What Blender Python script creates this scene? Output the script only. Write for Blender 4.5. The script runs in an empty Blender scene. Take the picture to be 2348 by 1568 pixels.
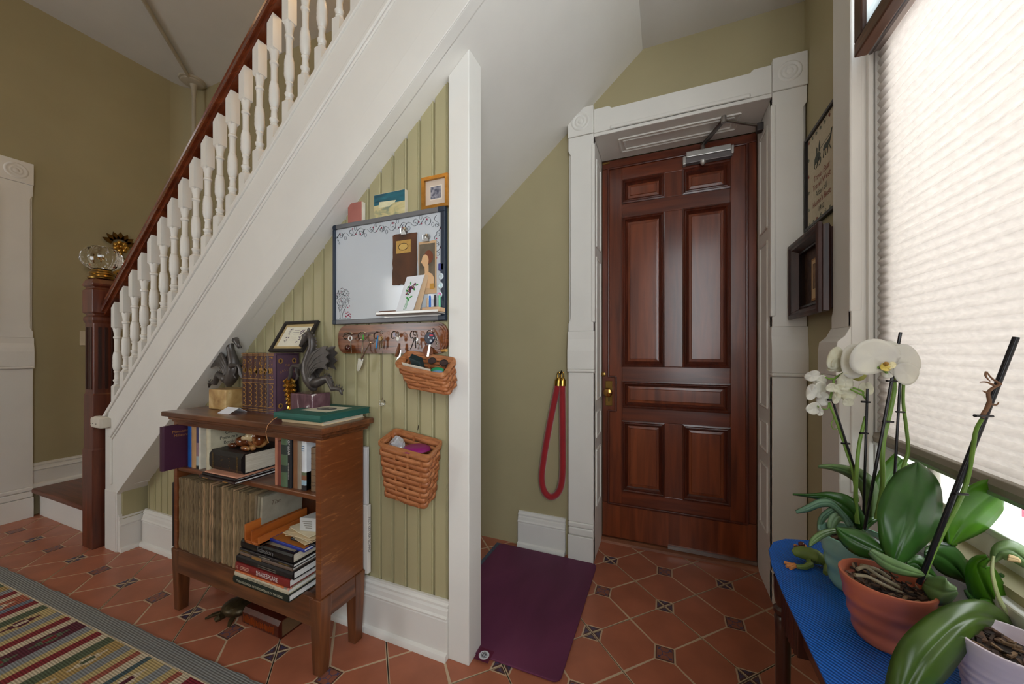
import bpy, bmesh, math, random
from mathutils import Vector, Matrix
R = math.radians
scn = bpy.context.scene
COL = scn.collection
random.seed(7)

# ------------------------------------------------------------------ camera
F, CX, CY, EYE, YAW = 823.6, 1189.9, 806.1, 1.2, R(22.02)
cam_d = bpy.data.cameras.new('camera')
cam = bpy.data.objects.new('camera', cam_d)
COL.objects.link(cam)
cam_d.sensor_width = 36.0
cam_d.lens = 36.0 * F / 2348.0
cam_d.shift_x = -(CX - 1174.0) / 2348.0
cam_d.shift_y = (CY - 784.0) / 2348.0
cam_d.clip_start = 0.02
cam.location = (0, 0, EYE)
cam.rotation_euler = (R(90), 0, YAW)
scn.camera = cam

# ------------------------------------------------------------------ world, lights, exposure
world = bpy.data.worlds.new('sky')
scn.world = world
world.use_nodes = True
bg = world.node_tree.nodes['Background']
bg.inputs[0].default_value = (0.80, 0.90, 1.0, 1)
bg.inputs[1].default_value = 5.0

def area_light(name, loc, target, sx, sy, power, col):
    d = bpy.data.lights.new(name, 'AREA')
    d.shape = 'RECTANGLE'; d.size = sx; d.size_y = sy
    d.energy = power; d.color = col; d.spread = R(120)
    o = bpy.data.objects.new(name, d); COL.objects.link(o)
    o.location = loc
    o.rotation_euler = (Vector(target) - Vector(loc)).to_track_quat('-Z', 'Y').to_euler()
    return o
# daylight entering through the side window, an added unseen window beside the viewer and the front window behind
area_light('daylight_side_window', (1.66, 0.95, 2.10), (0.0, 0.95, 2.0), 3.2, 2.3, 58, (0.92, 0.97, 1.0))
area_light('added_bay_light', (0.57, -0.80, 1.70), (-0.45, 1.7, 1.50), 1.1, 1.9, 15, (0.90, 0.96, 1.0))  # added light in an unseen opening, tilted at soffit and door niche
area_light('daylight_front_window', (-3.78, -2.42, 1.65), (-2.6, 1.2, 1.2), 0.95, 1.5, 9, (1.0, 0.97, 0.93))
scn.view_settings.view_transform = 'Standard'
scn.view_settings.look = 'None'
scn.view_settings.gamma = 1.0
scn.view_settings.use_curve_mapping = False
scn.view_settings.exposure = 0.27

# ------------------------------------------------------------------ pixel -> place helpers (real planes at real distances)
_c, _s = math.cos(YAW), math.sin(YAW)
def ray(u, v):
    a = (u - CX) / F
    return Vector((a * _c - _s, a * _s + _c, -(v - CY) / F))
EYEV = Vector((0, 0, EYE))
def on_y(u, v, y): r = ray(u, v); return EYEV + r * (y / r.y)
def on_x(u, v, x): r = ray(u, v); return EYEV + r * (x / r.x)
def on_z(u, v, z): r = ray(u, v); return EYEV + r * ((z - EYE) / r.z)
def at(u, v, d): return EYEV + ray(u, v) * d

# ------------------------------------------------------------------ materials
def lin(c):
    def f(x):
        x /= 255.0
        return x / 12.92 if x <= 0.04045 else ((x + 0.055) / 1.055) ** 2.4
    return (f(c[0]), f(c[1]), f(c[2]), 1.0)
MATS = {}
def mat(name, col, rough=0.5, metal=0.0, var=0.08, scale=12.0, bump=0.0, bscale=60.0, spec=0.5, trans=0.0,
        stretch=None, coat=0.0, sss=0.0, emit=None, alpha=None, ior=1.45, sheen=0.0):
    """plain procedural paint / plastic / metal: base colour with a soft noise variation and optional fine bump"""
    if name in MATS: return MATS[name]
    m = bpy.data.materials.new(name); m.use_nodes = True
    nt = m.node_tree; b = nt.nodes['Principled BSDF']
    c = lin(col)
    b.inputs['Roughness'].default_value = rough
    b.inputs['Metallic'].default_value = metal
    b.inputs['Specular IOR Level'].default_value = spec
    b.inputs['IOR'].default_value = ior
    if trans: b.inputs['Transmission Weight'].default_value = trans
    if coat: b.inputs['Coat Weight'].default_value = coat; b.inputs['Coat Roughness'].default_value = 0.12
    if sheen: b.inputs['Sheen Weight'].default_value = sheen
    if sss:
        b.inputs['Subsurface Weight'].default_value = sss
        b.inputs['Subsurface Radius'].default_value = (0.01, 0.008, 0.006)
    if emit:
        b.inputs['Emission Color'].default_value = lin(emit[0]); b.inputs['Emission Strength'].default_value = emit[1]
    tc = nt.nodes.new('ShaderNodeTexCoord')
    src = tc.outputs['Object']
    if stretch:
        mp = nt.nodes.new('ShaderNodeMapping'); mp.inputs['Scale'].default_value = stretch
        nt.links.new(src, mp.inputs[0]); src = mp.outputs[0]
    if var > 0:
        n = nt.nodes.new('ShaderNodeTexNoise'); n.inputs['Scale'].default_value = scale; n.inputs['Detail'].default_value = 4
        nt.links.new(src, n.inputs['Vector'])
        mr = nt.nodes.new('ShaderNodeMapRange')
        mr.inputs[1].default_value = 0.3; mr.inputs[2].default_value = 0.7
        mr.inputs[3].default_value = 1 - var; mr.inputs[4].default_value = 1 + var
        nt.links.new(n.outputs[0], mr.inputs[0])
        mx = nt.nodes.new('ShaderNodeVectorMath'); mx.operation = 'SCALE'
        mx.inputs[0].default_value = c[:3]
        nt.links.new(mr.outputs[0], mx.inputs['Scale'])
        nt.links.new(mx.outputs[0], b.inputs['Base Color'])
    else:
        b.inputs['Base Color'].default_value = c
    if bump > 0:
        n2 = nt.nodes.new('ShaderNodeTexNoise'); n2.inputs['Scale'].default_value = bscale; n2.inputs['Detail'].default_value = 3
        nt.links.new(src, n2.inputs['Vector'])
        bp = nt.nodes.new('ShaderNodeBump'); bp.inputs['Strength'].default_value = bump; bp.inputs['Distance'].default_value = 0.004
        nt.links.new(n2.outputs[0], bp.inputs['Height']); nt.links.new(bp.outputs[0], b.inputs['Normal'])
    MATS[name] = m
    return m

def ramp_mat(name, stops, stretch=(1, 1, 1), scale=8.0, rough=0.45, dist=0.0, detail=5.0, kind='NOISE', bump=0.0, coat=0.0,
             spec=0.5, wave_dir='X', metal=0.0, interp='LINEAR'):
    """colour ramp over a stretched noise / wave: wood grain, marble, veneer, printed washes"""
    if name in MATS: return MATS[name]
    m = bpy.data.materials.new(name); m.use_nodes = True
    nt = m.node_tree; b = nt.nodes['Principled BSDF']
    b.inputs['Roughness'].default_value = rough; b.inputs['Specular IOR Level'].default_value = spec
    b.inputs['Metallic'].default_value = metal
    if coat: b.inputs['Coat Weight'].default_value = coat; b.inputs['Coat Roughness'].default_value = 0.15
    tc = nt.nodes.new('ShaderNodeTexCoord')
    mp = nt.nodes.new('ShaderNodeMapping'); mp.inputs['Scale'].default_value = stretch
    nt.links.new(tc.outputs['Object'], mp.inputs[0])
    if kind == 'WAVE':
        n = nt.nodes.new('ShaderNodeTexWave'); n.bands_direction = wave_dir
        n.inputs['Distortion'].default_value = dist; n.inputs['Detail'].default_value = detail
        n.inputs['Detail Scale'].default_value = 1.5
        out = n.outputs['Color']
    else:
        n = nt.nodes.new('ShaderNodeTexNoise'); n.inputs['Detail'].default_value = detail
        n.inputs['Distortion'].default_value = dist
        out = n.outputs[0]
    n.inputs['Scale'].default_value = scale
    nt.links.new(mp.outputs[0], n.inputs['Vector'])
    rp = nt.nodes.new('ShaderNodeValToRGB'); rp.color_ramp.interpolation = interp
    el = rp.color_ramp.elements
    while len(el) < len(stops): el.new(0.5)
    for e, (p, c) in zip(el, stops): e.position = p; e.color = lin(c)
    nt.links.new(out, rp.inputs[0]); nt.links.new(rp.outputs[0], b.inputs['Base Color'])
    if bump:
        bp = nt.nodes.new('ShaderNodeBump'); bp.inputs['Strength'].default_value = bump; bp.inputs['Distance'].default_value = 0.003
        nt.links.new(out, bp.inputs['Height']); nt.links.new(bp.outputs[0], b.inputs['Normal'])
    MATS[name] = m
    return m

def wood(name, dark, light, along='z', scale=9.0, rough=0.38, coat=0.0, bump=0.04, k=0.08):
    st = {'x': (k, 1, 1), 'y': (1, k, 1), 'z': (1, 1, k)}[along]
    mid = tuple((a + b) / 2 for a, b in zip(dark, light))
    return ramp_mat(name, [(0.30, dark), (0.50, mid), (0.72, light)], st, scale * 4, rough, 0.6, 6.0, bump=bump, coat=coat)

# ------------------------------------------------------------------ mesh builder and object helpers
WORLD_LOC = {}
def wloc(o): return WORLD_LOC.get(o.name, Vector((0, 0, 0)))

class MB:
    """collects faces (world coordinates) for ONE mesh object"""
    def __init__(s): s.v = []; s.f = []; s.m = []; s.mats = []; s.cur = 0
    def mat(s, m):
        if m not in s.mats: s.mats.append(m)
        s.cur = s.mats.index(m); return s
    def add(s, verts, faces):
        o = len(s.v); s.v += [Vector(p) for p in verts]
        for f in faces: s.f.append([i + o for i in f]); s.m.append(s.cur)
        return s
    def box(s, x0, x1, y0, y1, z0, z1):
        if x0 > x1: x0, x1 = x1, x0
        if y0 > y1: y0, y1 = y1, y0
        if z0 > z1: z0, z1 = z1, z0
        return s.add([(x0,y0,z0),(x1,y0,z0),(x1,y1,z0),(x0,y1,z0),(x0,y0,z1),(x1,y0,z1),(x1,y1,z1),(x0,y1,z1)],
                     [(0,3,2,1),(4,5,6,7),(0,1,5,4),(1,2,6,5),(2,3,7,6),(3,0,4,7)])
    def hexa(s, p):
        """8 corners: bottom loop then top loop"""
        return s.add(p, [(0,3,2,1),(4,5,6,7),(0,1,5,4),(1,2,6,5),(2,3,7,6),(3,0,4,7)])
    def prism(s, pts, ext):
        """extrude a planar loop by vector ext"""
        n = len(pts); e = Vector(ext); a = [Vector(p) for p in pts]
        return s.add(a + [p + e for p in a], [tuple(range(n))[::-1], tuple(range(n, 2*n))] +
                     [(i, (i+1) % n, n + (i+1) % n, n + i) for i in range(n)])
    def quad(s, a, b, c, d): return s.add([a, b, c, d], [(0, 1, 2, 3)])
    def poly(s, pts): return s.add(pts, [tuple(range(len(pts)))])
    def tube(s, path, rad, n=8, cap=True, closed=False):
        path = [Vector(p) for p in path]; k = len(path)
        if not isinstance(rad, (list, tuple)): rad = [rad] * k
        up = None; rings = []
        for i, p in enumerate(path):
            a = path[(i-1) % k] if (i > 0 or closed) else p
            b = path[(i+1) % k] if (i < k-1 or closed) else p
            t = (b - a)
            if t.length < 1e-9: t = Vector((0, 0, 1))
            t.normalize()
            if up is None:
                up = Vector((0, 0, 1)) if abs(t.z) < 0.9 else Vector((1, 0, 0))
            side = t.cross(up)
            if side.length < 1e-6: side = t.orthogonal()
            side.normalize(); up = side.cross(t).normalized()
            r = rad[i]; rx, ry = r if isinstance(r, (list, tuple)) else (r, r)
            rings.append([p + side * (math.cos(2*math.pi*j/n) * rx) + up * (math.sin(2*math.pi*j/n) * ry) for j in range(n)])
        vs = [q for rg in rings for q in rg]; fs = []
        for i in range(k if closed else k - 1):
            a, b = i * n, ((i+1) % k) * n
            for j in range(n): fs.append((a + j, a + (j+1) % n, b + (j+1) % n, b + j))
        if cap and not closed:
            fs.append(tuple(range(n))[::-1]); fs.append(tuple(range((k-1)*n, k*n)))
        return s.add(vs, fs)
    def lathe(s, prof, c=(0, 0, 0), n=24, axis='z', sx=1.0, sy=1.0, cap=True):
        """prof: list of (radius, height)"""
        c = Vector(c); vs = []; fs = []
        for r, h in prof:
            for j in range(n):
                a = 2*math.pi*j/n; p, q = r*math.cos(a)*sx, r*math.sin(a)*sy
                vs.append(c + {'z': Vector((p, q, h)), 'y': Vector((p, h, q)), 'x': Vector((h, p, q))}[axis])
        for i in range(len(prof)-1):
            for j in range(n):
                f = (i*n+j, i*n+(j+1) % n, (i+1)*n+(j+1) % n, (i+1)*n+j)
                fs.append(f if axis != 'y' else f[::-1])
        if cap:
            fs.append(tuple(range(n))[::-1]); fs.append(tuple(range((len(prof)-1)*n, len(prof)*n)))
        return s.add(vs, fs)
    def grid(s, fn, nu, nv, closed_u=False):
        vs = [fn(i/(nu - (0 if closed_u else 1)), j/(nv-1)) for j in range(nv) for i in range(nu)]
        fs = []
        for j in range(nv-1):
            for i in range(nu if closed_u else nu-1):
                fs.append((j*nu+i, j*nu+(i+1) % nu, (j+1)*nu+(i+1) % nu, (j+1)*nu+i))
        return s.add(vs, fs)
    def ball(s, c, rx, ry=None, rz=None, n=16, m=10):
        ry = rx if ry is None else ry; rz = rx if rz is None else rz; c = Vector(c)
        def fn(u, v):
            a = 2*math.pi*u; t = math.pi*(v*0.998+0.001)
            return c + Vector((rx*math.sin(t)*math.cos(a), ry*math.sin(t)*math.sin(a), -rz*math.cos(t)))
        return s.grid(fn, n, m, closed_u=True)
    def build(s, name, material=None, parent=None, smooth=False, bevel=0.0, seg=2, solid=0.0, sub=0, angle=35, fix=True):
        me = bpy.data.meshes.new(name)
        if parent is not None: off = wloc(parent)
        else:
            xs = [p.x for p in s.v]; ys = [p.y for p in s.v]; zs = [p.z for p in s.v]
            off = Vector(((min(xs)+max(xs))/2, (min(ys)+max(ys))/2, min(zs)))
        me.from_pydata([p - off for p in s.v], [], s.f)
        mats = list(s.mats)
        if material is not None and not mats: mats = [material]
        for m in mats: me.materials.append(m)
        if len(mats) > 1: me.polygons.foreach_set('material_index', s.m)
        me.validate(); me.update()
        if fix:
            b = bmesh.new(); b.from_mesh(me); bmesh.ops.recalc_face_normals(b, faces=b.faces); b.to_mesh(me); b.free()
        if smooth:
            me.polygons.foreach_set('use_smooth', [True] * len(me.polygons))
            if angle < 180: me.set_sharp_from_angle(angle=R(angle))
        o = bpy.data.objects.new(name, me); COL.objects.link(o)
        if parent is not None: o.parent = parent; WORLD_LOC[o.name] = off.copy()
        else: o.location = off; WORLD_LOC[o.name] = off.copy()
        if solid:
            md = o.modifiers.new('thickness', 'SOLIDIFY'); md.thickness = solid; md.offset = 0
        if bevel:
            md = o.modifiers.new('soft_edge', 'BEVEL'); md.width = bevel; md.segments = seg; md.limit_method = 'ANGLE'; md.angle_limit = R(40)
        if sub:
            md = o.modifiers.new('smooth_surface', 'SUBSURF'); md.levels = sub; md.render_levels = sub
        return o

def thing(name, loc, label, category, group=None):
    o = bpy.data.objects.new(name, None); COL.objects.link(o)
    o.empty_display_size = 0.03
    o.location = loc; WORLD_LOC[o.name] = Vector(loc)
    return tag(o, label, category, group)
def tag(o, label, category, group=None):
    o['label'] = label; o['category'] = category
    if group: o['group'] = group
    return o
def structure(o, label, category):
    o['kind'] = 'structure'; o['label'] = label; o['category'] = category
    return o
def root(name, loc, label, category):
    return structure(thing(name, loc, label, category), label, category)
def link_copy(o, parent, offset=(0, 0, 0)):
    c = o.copy(); COL.objects.link(c); c.parent = parent
    c.location = Vector(o.location) + Vector(offset)
    return c

def lettering(name, text, size, origin, xdir, ydir, material, parent, align='LEFT', lift=0.0004, depth=0.0, sx=1.0, shear=0.0):
    """flat printed letters as a thin mesh lying on a surface"""
    cu = bpy.data.curves.new(name, 'FONT'); cu.body = text; cu.size = size; cu.align_x = align; cu.align_y = 'CENTER'
    cu.extrude = depth; cu.shear = shear; cu.resolution_u = 3
    t = bpy.data.objects.new('tmp_text', cu); COL.objects.link(t)
    dg = bpy.context.evaluated_depsgraph_get(); dg.update()
    me = bpy.data.meshes.new_from_object(t.evaluated_get(dg))
    bpy.data.objects.remove(t); bpy.data.curves.remove(cu)
    x = Vector(xdir).normalized(); y = Vector(ydir).normalized(); n = x.cross(y).normalized()
    off = wloc(parent) if parent is not None else Vector((0, 0, 0))
    o0 = Vector(origin) + n * lift - off
    for vv in me.vertices:
        p = vv.co; vv.co = o0 + x * (p.x * sx) + y * p.y + n * p.z
    me.name = name; me.materials.clear(); me.materials.append(material); me.update()
    o = bpy.data.objects.new(name, me); COL.objects.link(o)
    if parent is not None: o.parent = parent; WORLD_LOC[o.name] = off.copy()
    return o
# ================================================================== shared materials
WHITE = mat('white_trim_paint', (226, 222, 214), 0.42, var=0.025, scale=5, bump=0.05, bscale=25)
CEIL = mat('ceiling_paint', (214, 210, 203), 0.7, var=0.03, scale=3)
GREEN = mat('olive_wall_paint', (168, 156, 120), 0.62, var=0.05, scale=2.2, bump=0.06, bscale=40)
BEAD = mat('olive_beadboard_paint', (170, 160, 122), 0.42, var=0.05, scale=4, bump=0.05, bscale=30, stretch=(3, 3, .4))
DOORW = wood('mahogany_door', (80, 34, 17), (124, 58, 30), 'z', 7, 0.30, coat=0.3)
DOORWX = wood('mahogany_door_rail', (78, 32, 16), (120, 55, 28), 'x', 7, 0.30, coat=0.3)
DOORP = wood('mahogany_door_panel', (96, 42, 20), (140, 70, 36), 'z', 6, 0.30, coat=0.3)
DOORM = wood('mahogany_molding', (62, 24, 14), (98, 42, 24), 'z', 9, 0.28, coat=0.3)
STAIRW = wood('stair_wood', (72, 30, 14), (120, 60, 32), 'x', 7, 0.36, coat=0.12)
NEWELW = wood('newel_wood', (66, 26, 14), (112, 54, 30), 'z', 8, 0.36, coat=0.12)
BRASS = mat('aged_brass', (150, 118, 62), 0.28, 0.95, var=0.12, scale=40)
STEEL = mat('brushed_steel', (176, 174, 170), 0.32, 0.95, var=0.06, scale=60)
DARKM = mat('dark_gap', (20, 14, 10), 0.9, var=0)

# ================================================================== floor with tiles
LX, LY, LD = 0.002, 1.827, 0.2873          # a tile corner, and the half diagonal of the 16-inch tiles
ZT = 0.0
TERRA = mat('terracotta_glaze', (164, 98, 72), 0.34, var=0.13, scale=7, bump=0.08, bscale=18, spec=0.45)
CREAMG = mat('cream_joint', (196, 172, 142), 0.6, var=0.06, scale=30)
DGROUT = mat('dark_grout', (52, 44, 36), 0.85, var=0.1, scale=50)
DECOB = mat('deco_blue', (74, 72, 104), 0.35, var=0.15, scale=60)
DECOR = mat('deco_rust', (140, 86, 66), 0.35, var=0.1, scale=50)
DECOD = mat('deco_brown', (84, 54, 48), 0.4, var=0.1, scale=50)
floor = structure(MB().box(-4.6, 1.0, -2.6, 2.6, -0.06, -0.0045).build('floor', DGROUT), 'terracotta tiled floor with small decorated corner squares', 'floor')
def tile_meshes():
    S = LD * math.sqrt(2); h = S/2 - 0.0022
    c45 = math.sqrt(.5)
    def r(p): return Vector((p[0]*c45 - p[1]*c45, p[0]*c45 + p[1]*c45, 0))
    slab = MB().prism([r(p) + Vector((0,0,-0.004)) for p in ((-h,-h),(h,-h),(h,h),(-h,h))], (0,0,0.0032))
    # six sided terracotta face between the tile corner and the middle square, long axis along +x
    g, cut = 0.0056, 0.0405
    def hexf():
        m = LD/2                                # centre of face is at (m,0) from the tile middle
        pts = []
        hw = LD/2 - g*math.sqrt(2)              # half width across
        l = LD/2 - cut
        pts = [(-l, -(LD/2-l) + g*1.0), (-l, (LD/2-l) - g*1.0), (0, hw), (l, (LD/2-l) - g*1.0), (l, -(LD/2-l) + g*1.0), (0, -hw)]
        return [Vector((x, y, -0.0012)) for x, y in pts]
    face = MB().prism(hexf(), (0, 0, 0.0022))
    def sq(a, b=None): b = a if b is None else b; return [Vector((-a,-b,-0.001)),Vector((a,-b,-0.001)),Vector((a,b,-0.001)),Vector((-a,b,-0.001))]
    deco = MB(); deco.mat(DECOD).prism(sq(0.0335), (0,0,0.0016))
    def lift(pts, z): return [Vector((p[0], p[1], z)) for p in pts]
    deco.mat(DECOR).prism(lift(sq(0.029), 0.0004), (0,0,0.0005))
    deco.mat(DECOB)
    for a in range(4):
        ca, sa = math.cos(a*math.pi/2), math.sin(a*math.pi/2)
        rr = lambda p: (p[0]*ca - p[1]*sa, p[0]*sa + p[1]*ca)
        deco.prism(lift([rr(p) for p in ((.026,.026),(.014,.026),(.017,.019),(.010,.011),(.012,.009),(.019,.017),(.026,.014))], .0008), (0,0,.0004))
        deco.prism(lift([rr(p) for p in ((.011,.0095),(-.011,.0095),(-.011,.0075),(.011,.0075))], .0008), (0,0,.0004))
    # triangle that fills a tile corner (two edges along the dark joints), pointing to +x corner
    tri = MB(); L = LD - 0.0335
    a = LD - 0.004*1.0 - 0.004; w = a - L
    tri.mat(DECOD).prism([Vector((L, -w, -.001)), Vector((a, 0, -.001)), Vector((L, w, -.001))], (0,0,.0016))
    tri.mat(DECOB)
    for p in [((L+.003, -w*.62), (L+.009, -w*.25), (L+.003, -w*.18)), ((L+.003, w*.62), (L+.009, w*.25), (L+.003, w*.18)),
              ((L+.004, -.004), (L+.018, 0), (L+.004, .004)), ((L+.011, .0085), (L+.017, .003), (L+.012, .003)), ((L+.011, -.0085), (L+.017, -.003), (L+.012, -.003))]:
        tri.prism([Vector((q[0], q[1], .0006)) for q in p], (0,0,.0005))
    return slab, face, deco, tri
_slab, _face, _deco, _tri = tile_meshes()
def bare(mb, name, material=None):
    me = bpy.data.meshes.new(name); me.from_pydata([p.copy() for p in mb.v], [], mb.f)
    ms = mb.mats or [material]
    for m in ms: me.materials.append(m)
    if len(ms) > 1: me.polygons.foreach_set('material_index', mb.m)
    b = bmesh.new(); b.from_mesh(me); bmesh.ops.recalc_face_normals(b, faces=b.faces); b.to_mesh(me); b.free()
    return me
slab_me, face_me, deco_me, tri_me = bare(_slab, 'tile', CREAMG), bare(_face, 'terracotta_face', TERRA), bare(_deco, 'middle_square'), bare(_tri, 'corner_triangle')
foff = floor.location.copy()
far_field = MB()
def rz(p, a): return Vector((p.x*math.cos(a) - p.y*math.sin(a), p.x*math.sin(a) + p.y*math.cos(a), p.z))
def seen_floor(x, y):
    X, Z = x*_c + y*_s, -x*_s + y*_c
    if Z < 0.25: return False
    u, v = CX + F*X/Z, CY + F*EYE/Z
    return -330 < u < 2348 and v < 2150 and (x < -0.5 or y < 2.45)
for i in range(-17, 5):
    for j in range(-16, 4):
        if (i + j) % 2 == 0: continue
        cx, cy = LX + i*LD, LY + j*LD
        if cx < -4.55 or cx > .95 or cy < -2.5 or cy > 2.55: continue
        near = seen_floor(cx, cy) and -4.45 < cx < 0.75 and cy > 0.15
        if near:
            t = bpy.data.objects.new('tile', slab_me); COL.objects.link(t); t.parent = floor
            t.location = Vector((cx, cy, 0)) - foff
            WORLD_LOC[t.name] = Vector((cx, cy, 0))
            d = bpy.data.objects.new('middle_square', deco_me); COL.objects.link(d); d.parent = t
            for k in range(4):
                f = bpy.data.objects.new('terracotta_face', face_me); COL.objects.link(f); f.parent = t
                f.rotation_euler = (0, 0, k*math.pi/2)
                f.location = rz(Vector((LD/2, 0, 0)), k*math.pi/2) + Vector((0, 0, random.uniform(-.0003, .0003)))
                q = bpy.data.objects.new('corner_triangle', tri_me); COL.objects.link(q); q.parent = t
                q.rotation_euler = (0, 0, k*math.pi/2)
        else:
            far_field.mat(CREAMG).add([v + Vector((cx, cy, 0)) for v in _slab.v], _slab.f)
            for k in range(4):
                far_field.mat(TERRA).add([rz(v + Vector((LD/2, 0, 0)), k*math.pi/2) + Vector((cx, cy, 0)) for v in _face.v], _face.f)
ff = far_field.build('tile_field', None, floor); ff['kind'] = 'stuff'

# ================================================================== walls and ceilings
YB, XR, XL, ZC = 2.08, 0.615, -4.30, 3.74
DX0, DX1, DZ = -0.37, 0.477, 2.415           # door opening
b = MB()
arc = [(-4.30 + 0.2*(1 - math.cos(t)), 1.90 + 0.2*math.sin(t)*0.9) for t in [k*math.pi/2/8 for k in range(9)]]
b.box(-4.12, DX0 - .04, YB, YB + .14, 0, ZC)
b.box(DX1 + .04, XR + .3, YB, YB + .14, 0, ZC)
b.box(DX0 - .04, DX1 + .04, YB, YB + .14, DZ + .03, ZC)
b.box(DX0 - .04, DX1 + .04, YB + .31, YB + .36, -.02, DZ + .1)  # added unseen backing that stops light leaking round the door
b.box(DX0 - .06, DX0 - .04, YB, YB + .36, 0, DZ + .1).box(DX1 + .04, DX1 + .06, YB, YB + .36, 0, DZ + .1).box(DX0 - .06, DX1 + .06, YB + .1, YB + .36, DZ + .04, DZ + .1)  # sides and top of the added light block
structure(b.build('wall_back', GREEN), 'olive green plaster wall around the wooden door', 'wall')
b = MB().box(XL - .14, XL, -2.6, 1.90, 0, ZC)
loop = [(x, y) for x, y in arc] + [(-4.1, 2.3), (-4.5, 2.3), (-4.5, 1.90)]
b.prism([(x, y, 0) for x, y in loop], (0, 0, ZC))
structure(b.build('wall_left', GREEN, smooth=True), 'olive green wall behind the stairs with a rounded corner', 'wall')
# right wall with the window opening
WY0, WY1, WZ0, WZ1 = 0.22, 1.545, 0.745, 2.75
W2a, W2b = -1.45, -.30                      # unseen window added beside the viewer to light soffit and post
b = MB().box(XR, XR + .16, -2.6, W2a, 0, ZC).box(XR, XR + .16, W2b, WY0, 0, ZC).box(XR, XR + .16, W2a, W2b, 0, WZ0).box(XR, XR + .16, W2a, W2b, WZ1, ZC)
b.box(XR, XR + .16, WY1, YB + .14, 0, ZC)
b.box(XR, XR + .16, WY0, WY1, 0, WZ0).box(XR, XR + .16, WY0, WY1, WZ1, ZC)
structure(b.build('wall_right', GREEN), 'olive green wall beside the window', 'wall')
# front wall behind the camera with a glazed opening
b = MB().box(-3.28, XR + .3, -2.38, -2.24, 0, ZC).box(XL - .14, -3.28, -2.38, -2.24, 2.45, ZC).box(XL - .14, -3.28, -2.38, -2.24, 0, .9).box(XL - .14, -4.27, -2.38, -2.24, .9, 2.45)
structure(b.build('wall_front', GREEN), 'olive green wall behind the viewer with a window', 'wall')
b = MB().box(XL - .2, XR + .3, -2.6, 2.4, ZC, ZC + .1)
structure(b.build('ceiling', CEIL), 'high off-white ceiling above the stairs', 'ceiling')

# ================================================================== under-stair beadboard wall, post and baseboards
YBB = 1.21
SLZ, SLM = 0.367, 0.8577                     # underside of the stair: z = SLZ + SLM * (x + 3.009)
def soff(x): return SLZ + SLM*(x + 3.009)
def strtop(x): return 0.782 + 0.871*(x + 3.199)
wall_bead = structure(MB().prism([(-3.0, YBB + .012, 0), (-.76, YBB + .012, 0), (-.76, YBB + .012, soff(-.76) + .03), (-3.0, YBB + .012, soff(-3.0) + .03)], (0, .06, 0)).build('wall_stair', BEAD),
                      'olive beadboard wall closing in the space under the stairs', 'wall')
pitch = 0.0682
x = -0.791
while x > -3.02:
    x0, x1 = max(x - pitch, -2.995), x
    if x1 - x0 > .01:
        g = .0035
        pr = [(x0 + g, YBB + .012), (x0 + g, YBB + .004), (x0 + g*2.2, YBB), (x1 - .0105, YBB), (x1 - .0095, YBB + .003), (x1 - .0080, YBB + .0005), (x1 - .0060, YBB - .001), (x1 - .0036, YBB + .0005), (x1 - .0026, YBB + .012)]
        n = len(pr)
        top = [(px_, py_, soff(px_) + .028) for px_, py_ in pr]; bot = [(px_, py_, 0.18) for px_, py_ in pr]
        MB().add(bot + top, [tuple(range(n))[::-1], tuple(range(n, 2*n))] + [(i, (i+1) % n, n + (i+1) % n, n + i) for i in range(n)]).build('board', BEAD, wall_bead)
    x -= pitch
# white end post of the under-stair wall
b = MB().prism([(-.782, 1.197, 0), (-.690, 1.197, 0), (-.690, 1.197, soff(-.69)), (-.782, 1.197, soff(-.782))], (0, .10, 0))
structure(b.build('trim_1', WHITE, bevel=.004), 'tall white post at the end of the beadboard wall', 'post')

def base_profile(h=.215, t=.022):
    """(depth, height) outline of the tall moulded baseboard"""
    return [(0, 0), (t + .016, 0), (t + .016, .012), (t + .012, .022), (t, .028), (t, h*.66), (t - .004, h*.685), (t + .004, h*.70), (t + .005, h*.73), (t - .001, h*.76), (t - .003, h*.84), (t - .010, h*.875), (t - .004, h*.895), (t - .004, h*.93), (t - .012, h*.955), (t - .012, h), (0, h)]
def baseboard(name, p0, p1, nrm, h, label, t=.022):
    p0, p1, n = Vector(p0), Vector(p1), Vector(nrm)
    pr = base_profile(h, t)
    loop = [p0 + n*d + Vector((0, 0, z)) for d, z in pr]
    o = MB().prism(loop, p1 - p0).build(name, WHITE, smooth=True, angle=25)
    return structure(o, label, 'baseboard')
baseboard('baseboard_stair', (-3.0, YBB, 0), (-.782, YBB, 0), (0, -1, 0), .222, 'white moulded baseboard below the beadboard wall')
baseboard('baseboard_return', (-3.036, 1.095, 0), (-3.036, YBB + .01, 0), (1, 0, 0), .222, 'short white baseboard return beside the stair foot')
baseboard('baseboard_back', (-.84, YB, 0), (-.54, YB, 0), (0, -1, 0), .213, 'white moulded baseboard left of the door casing')
baseboard('baseboard_left', (XL, 1.09, .205), (XL, 2.0, .205), (1, 0, 0), .175, 'white moulded baseboard above the stair landing')

# ================================================================== stair
stair = thing('staircase', (-2.2, 1.15, 0), 'white staircase with turned balusters and dark wooden handrail', 'staircase')
YS = 1.09
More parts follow.
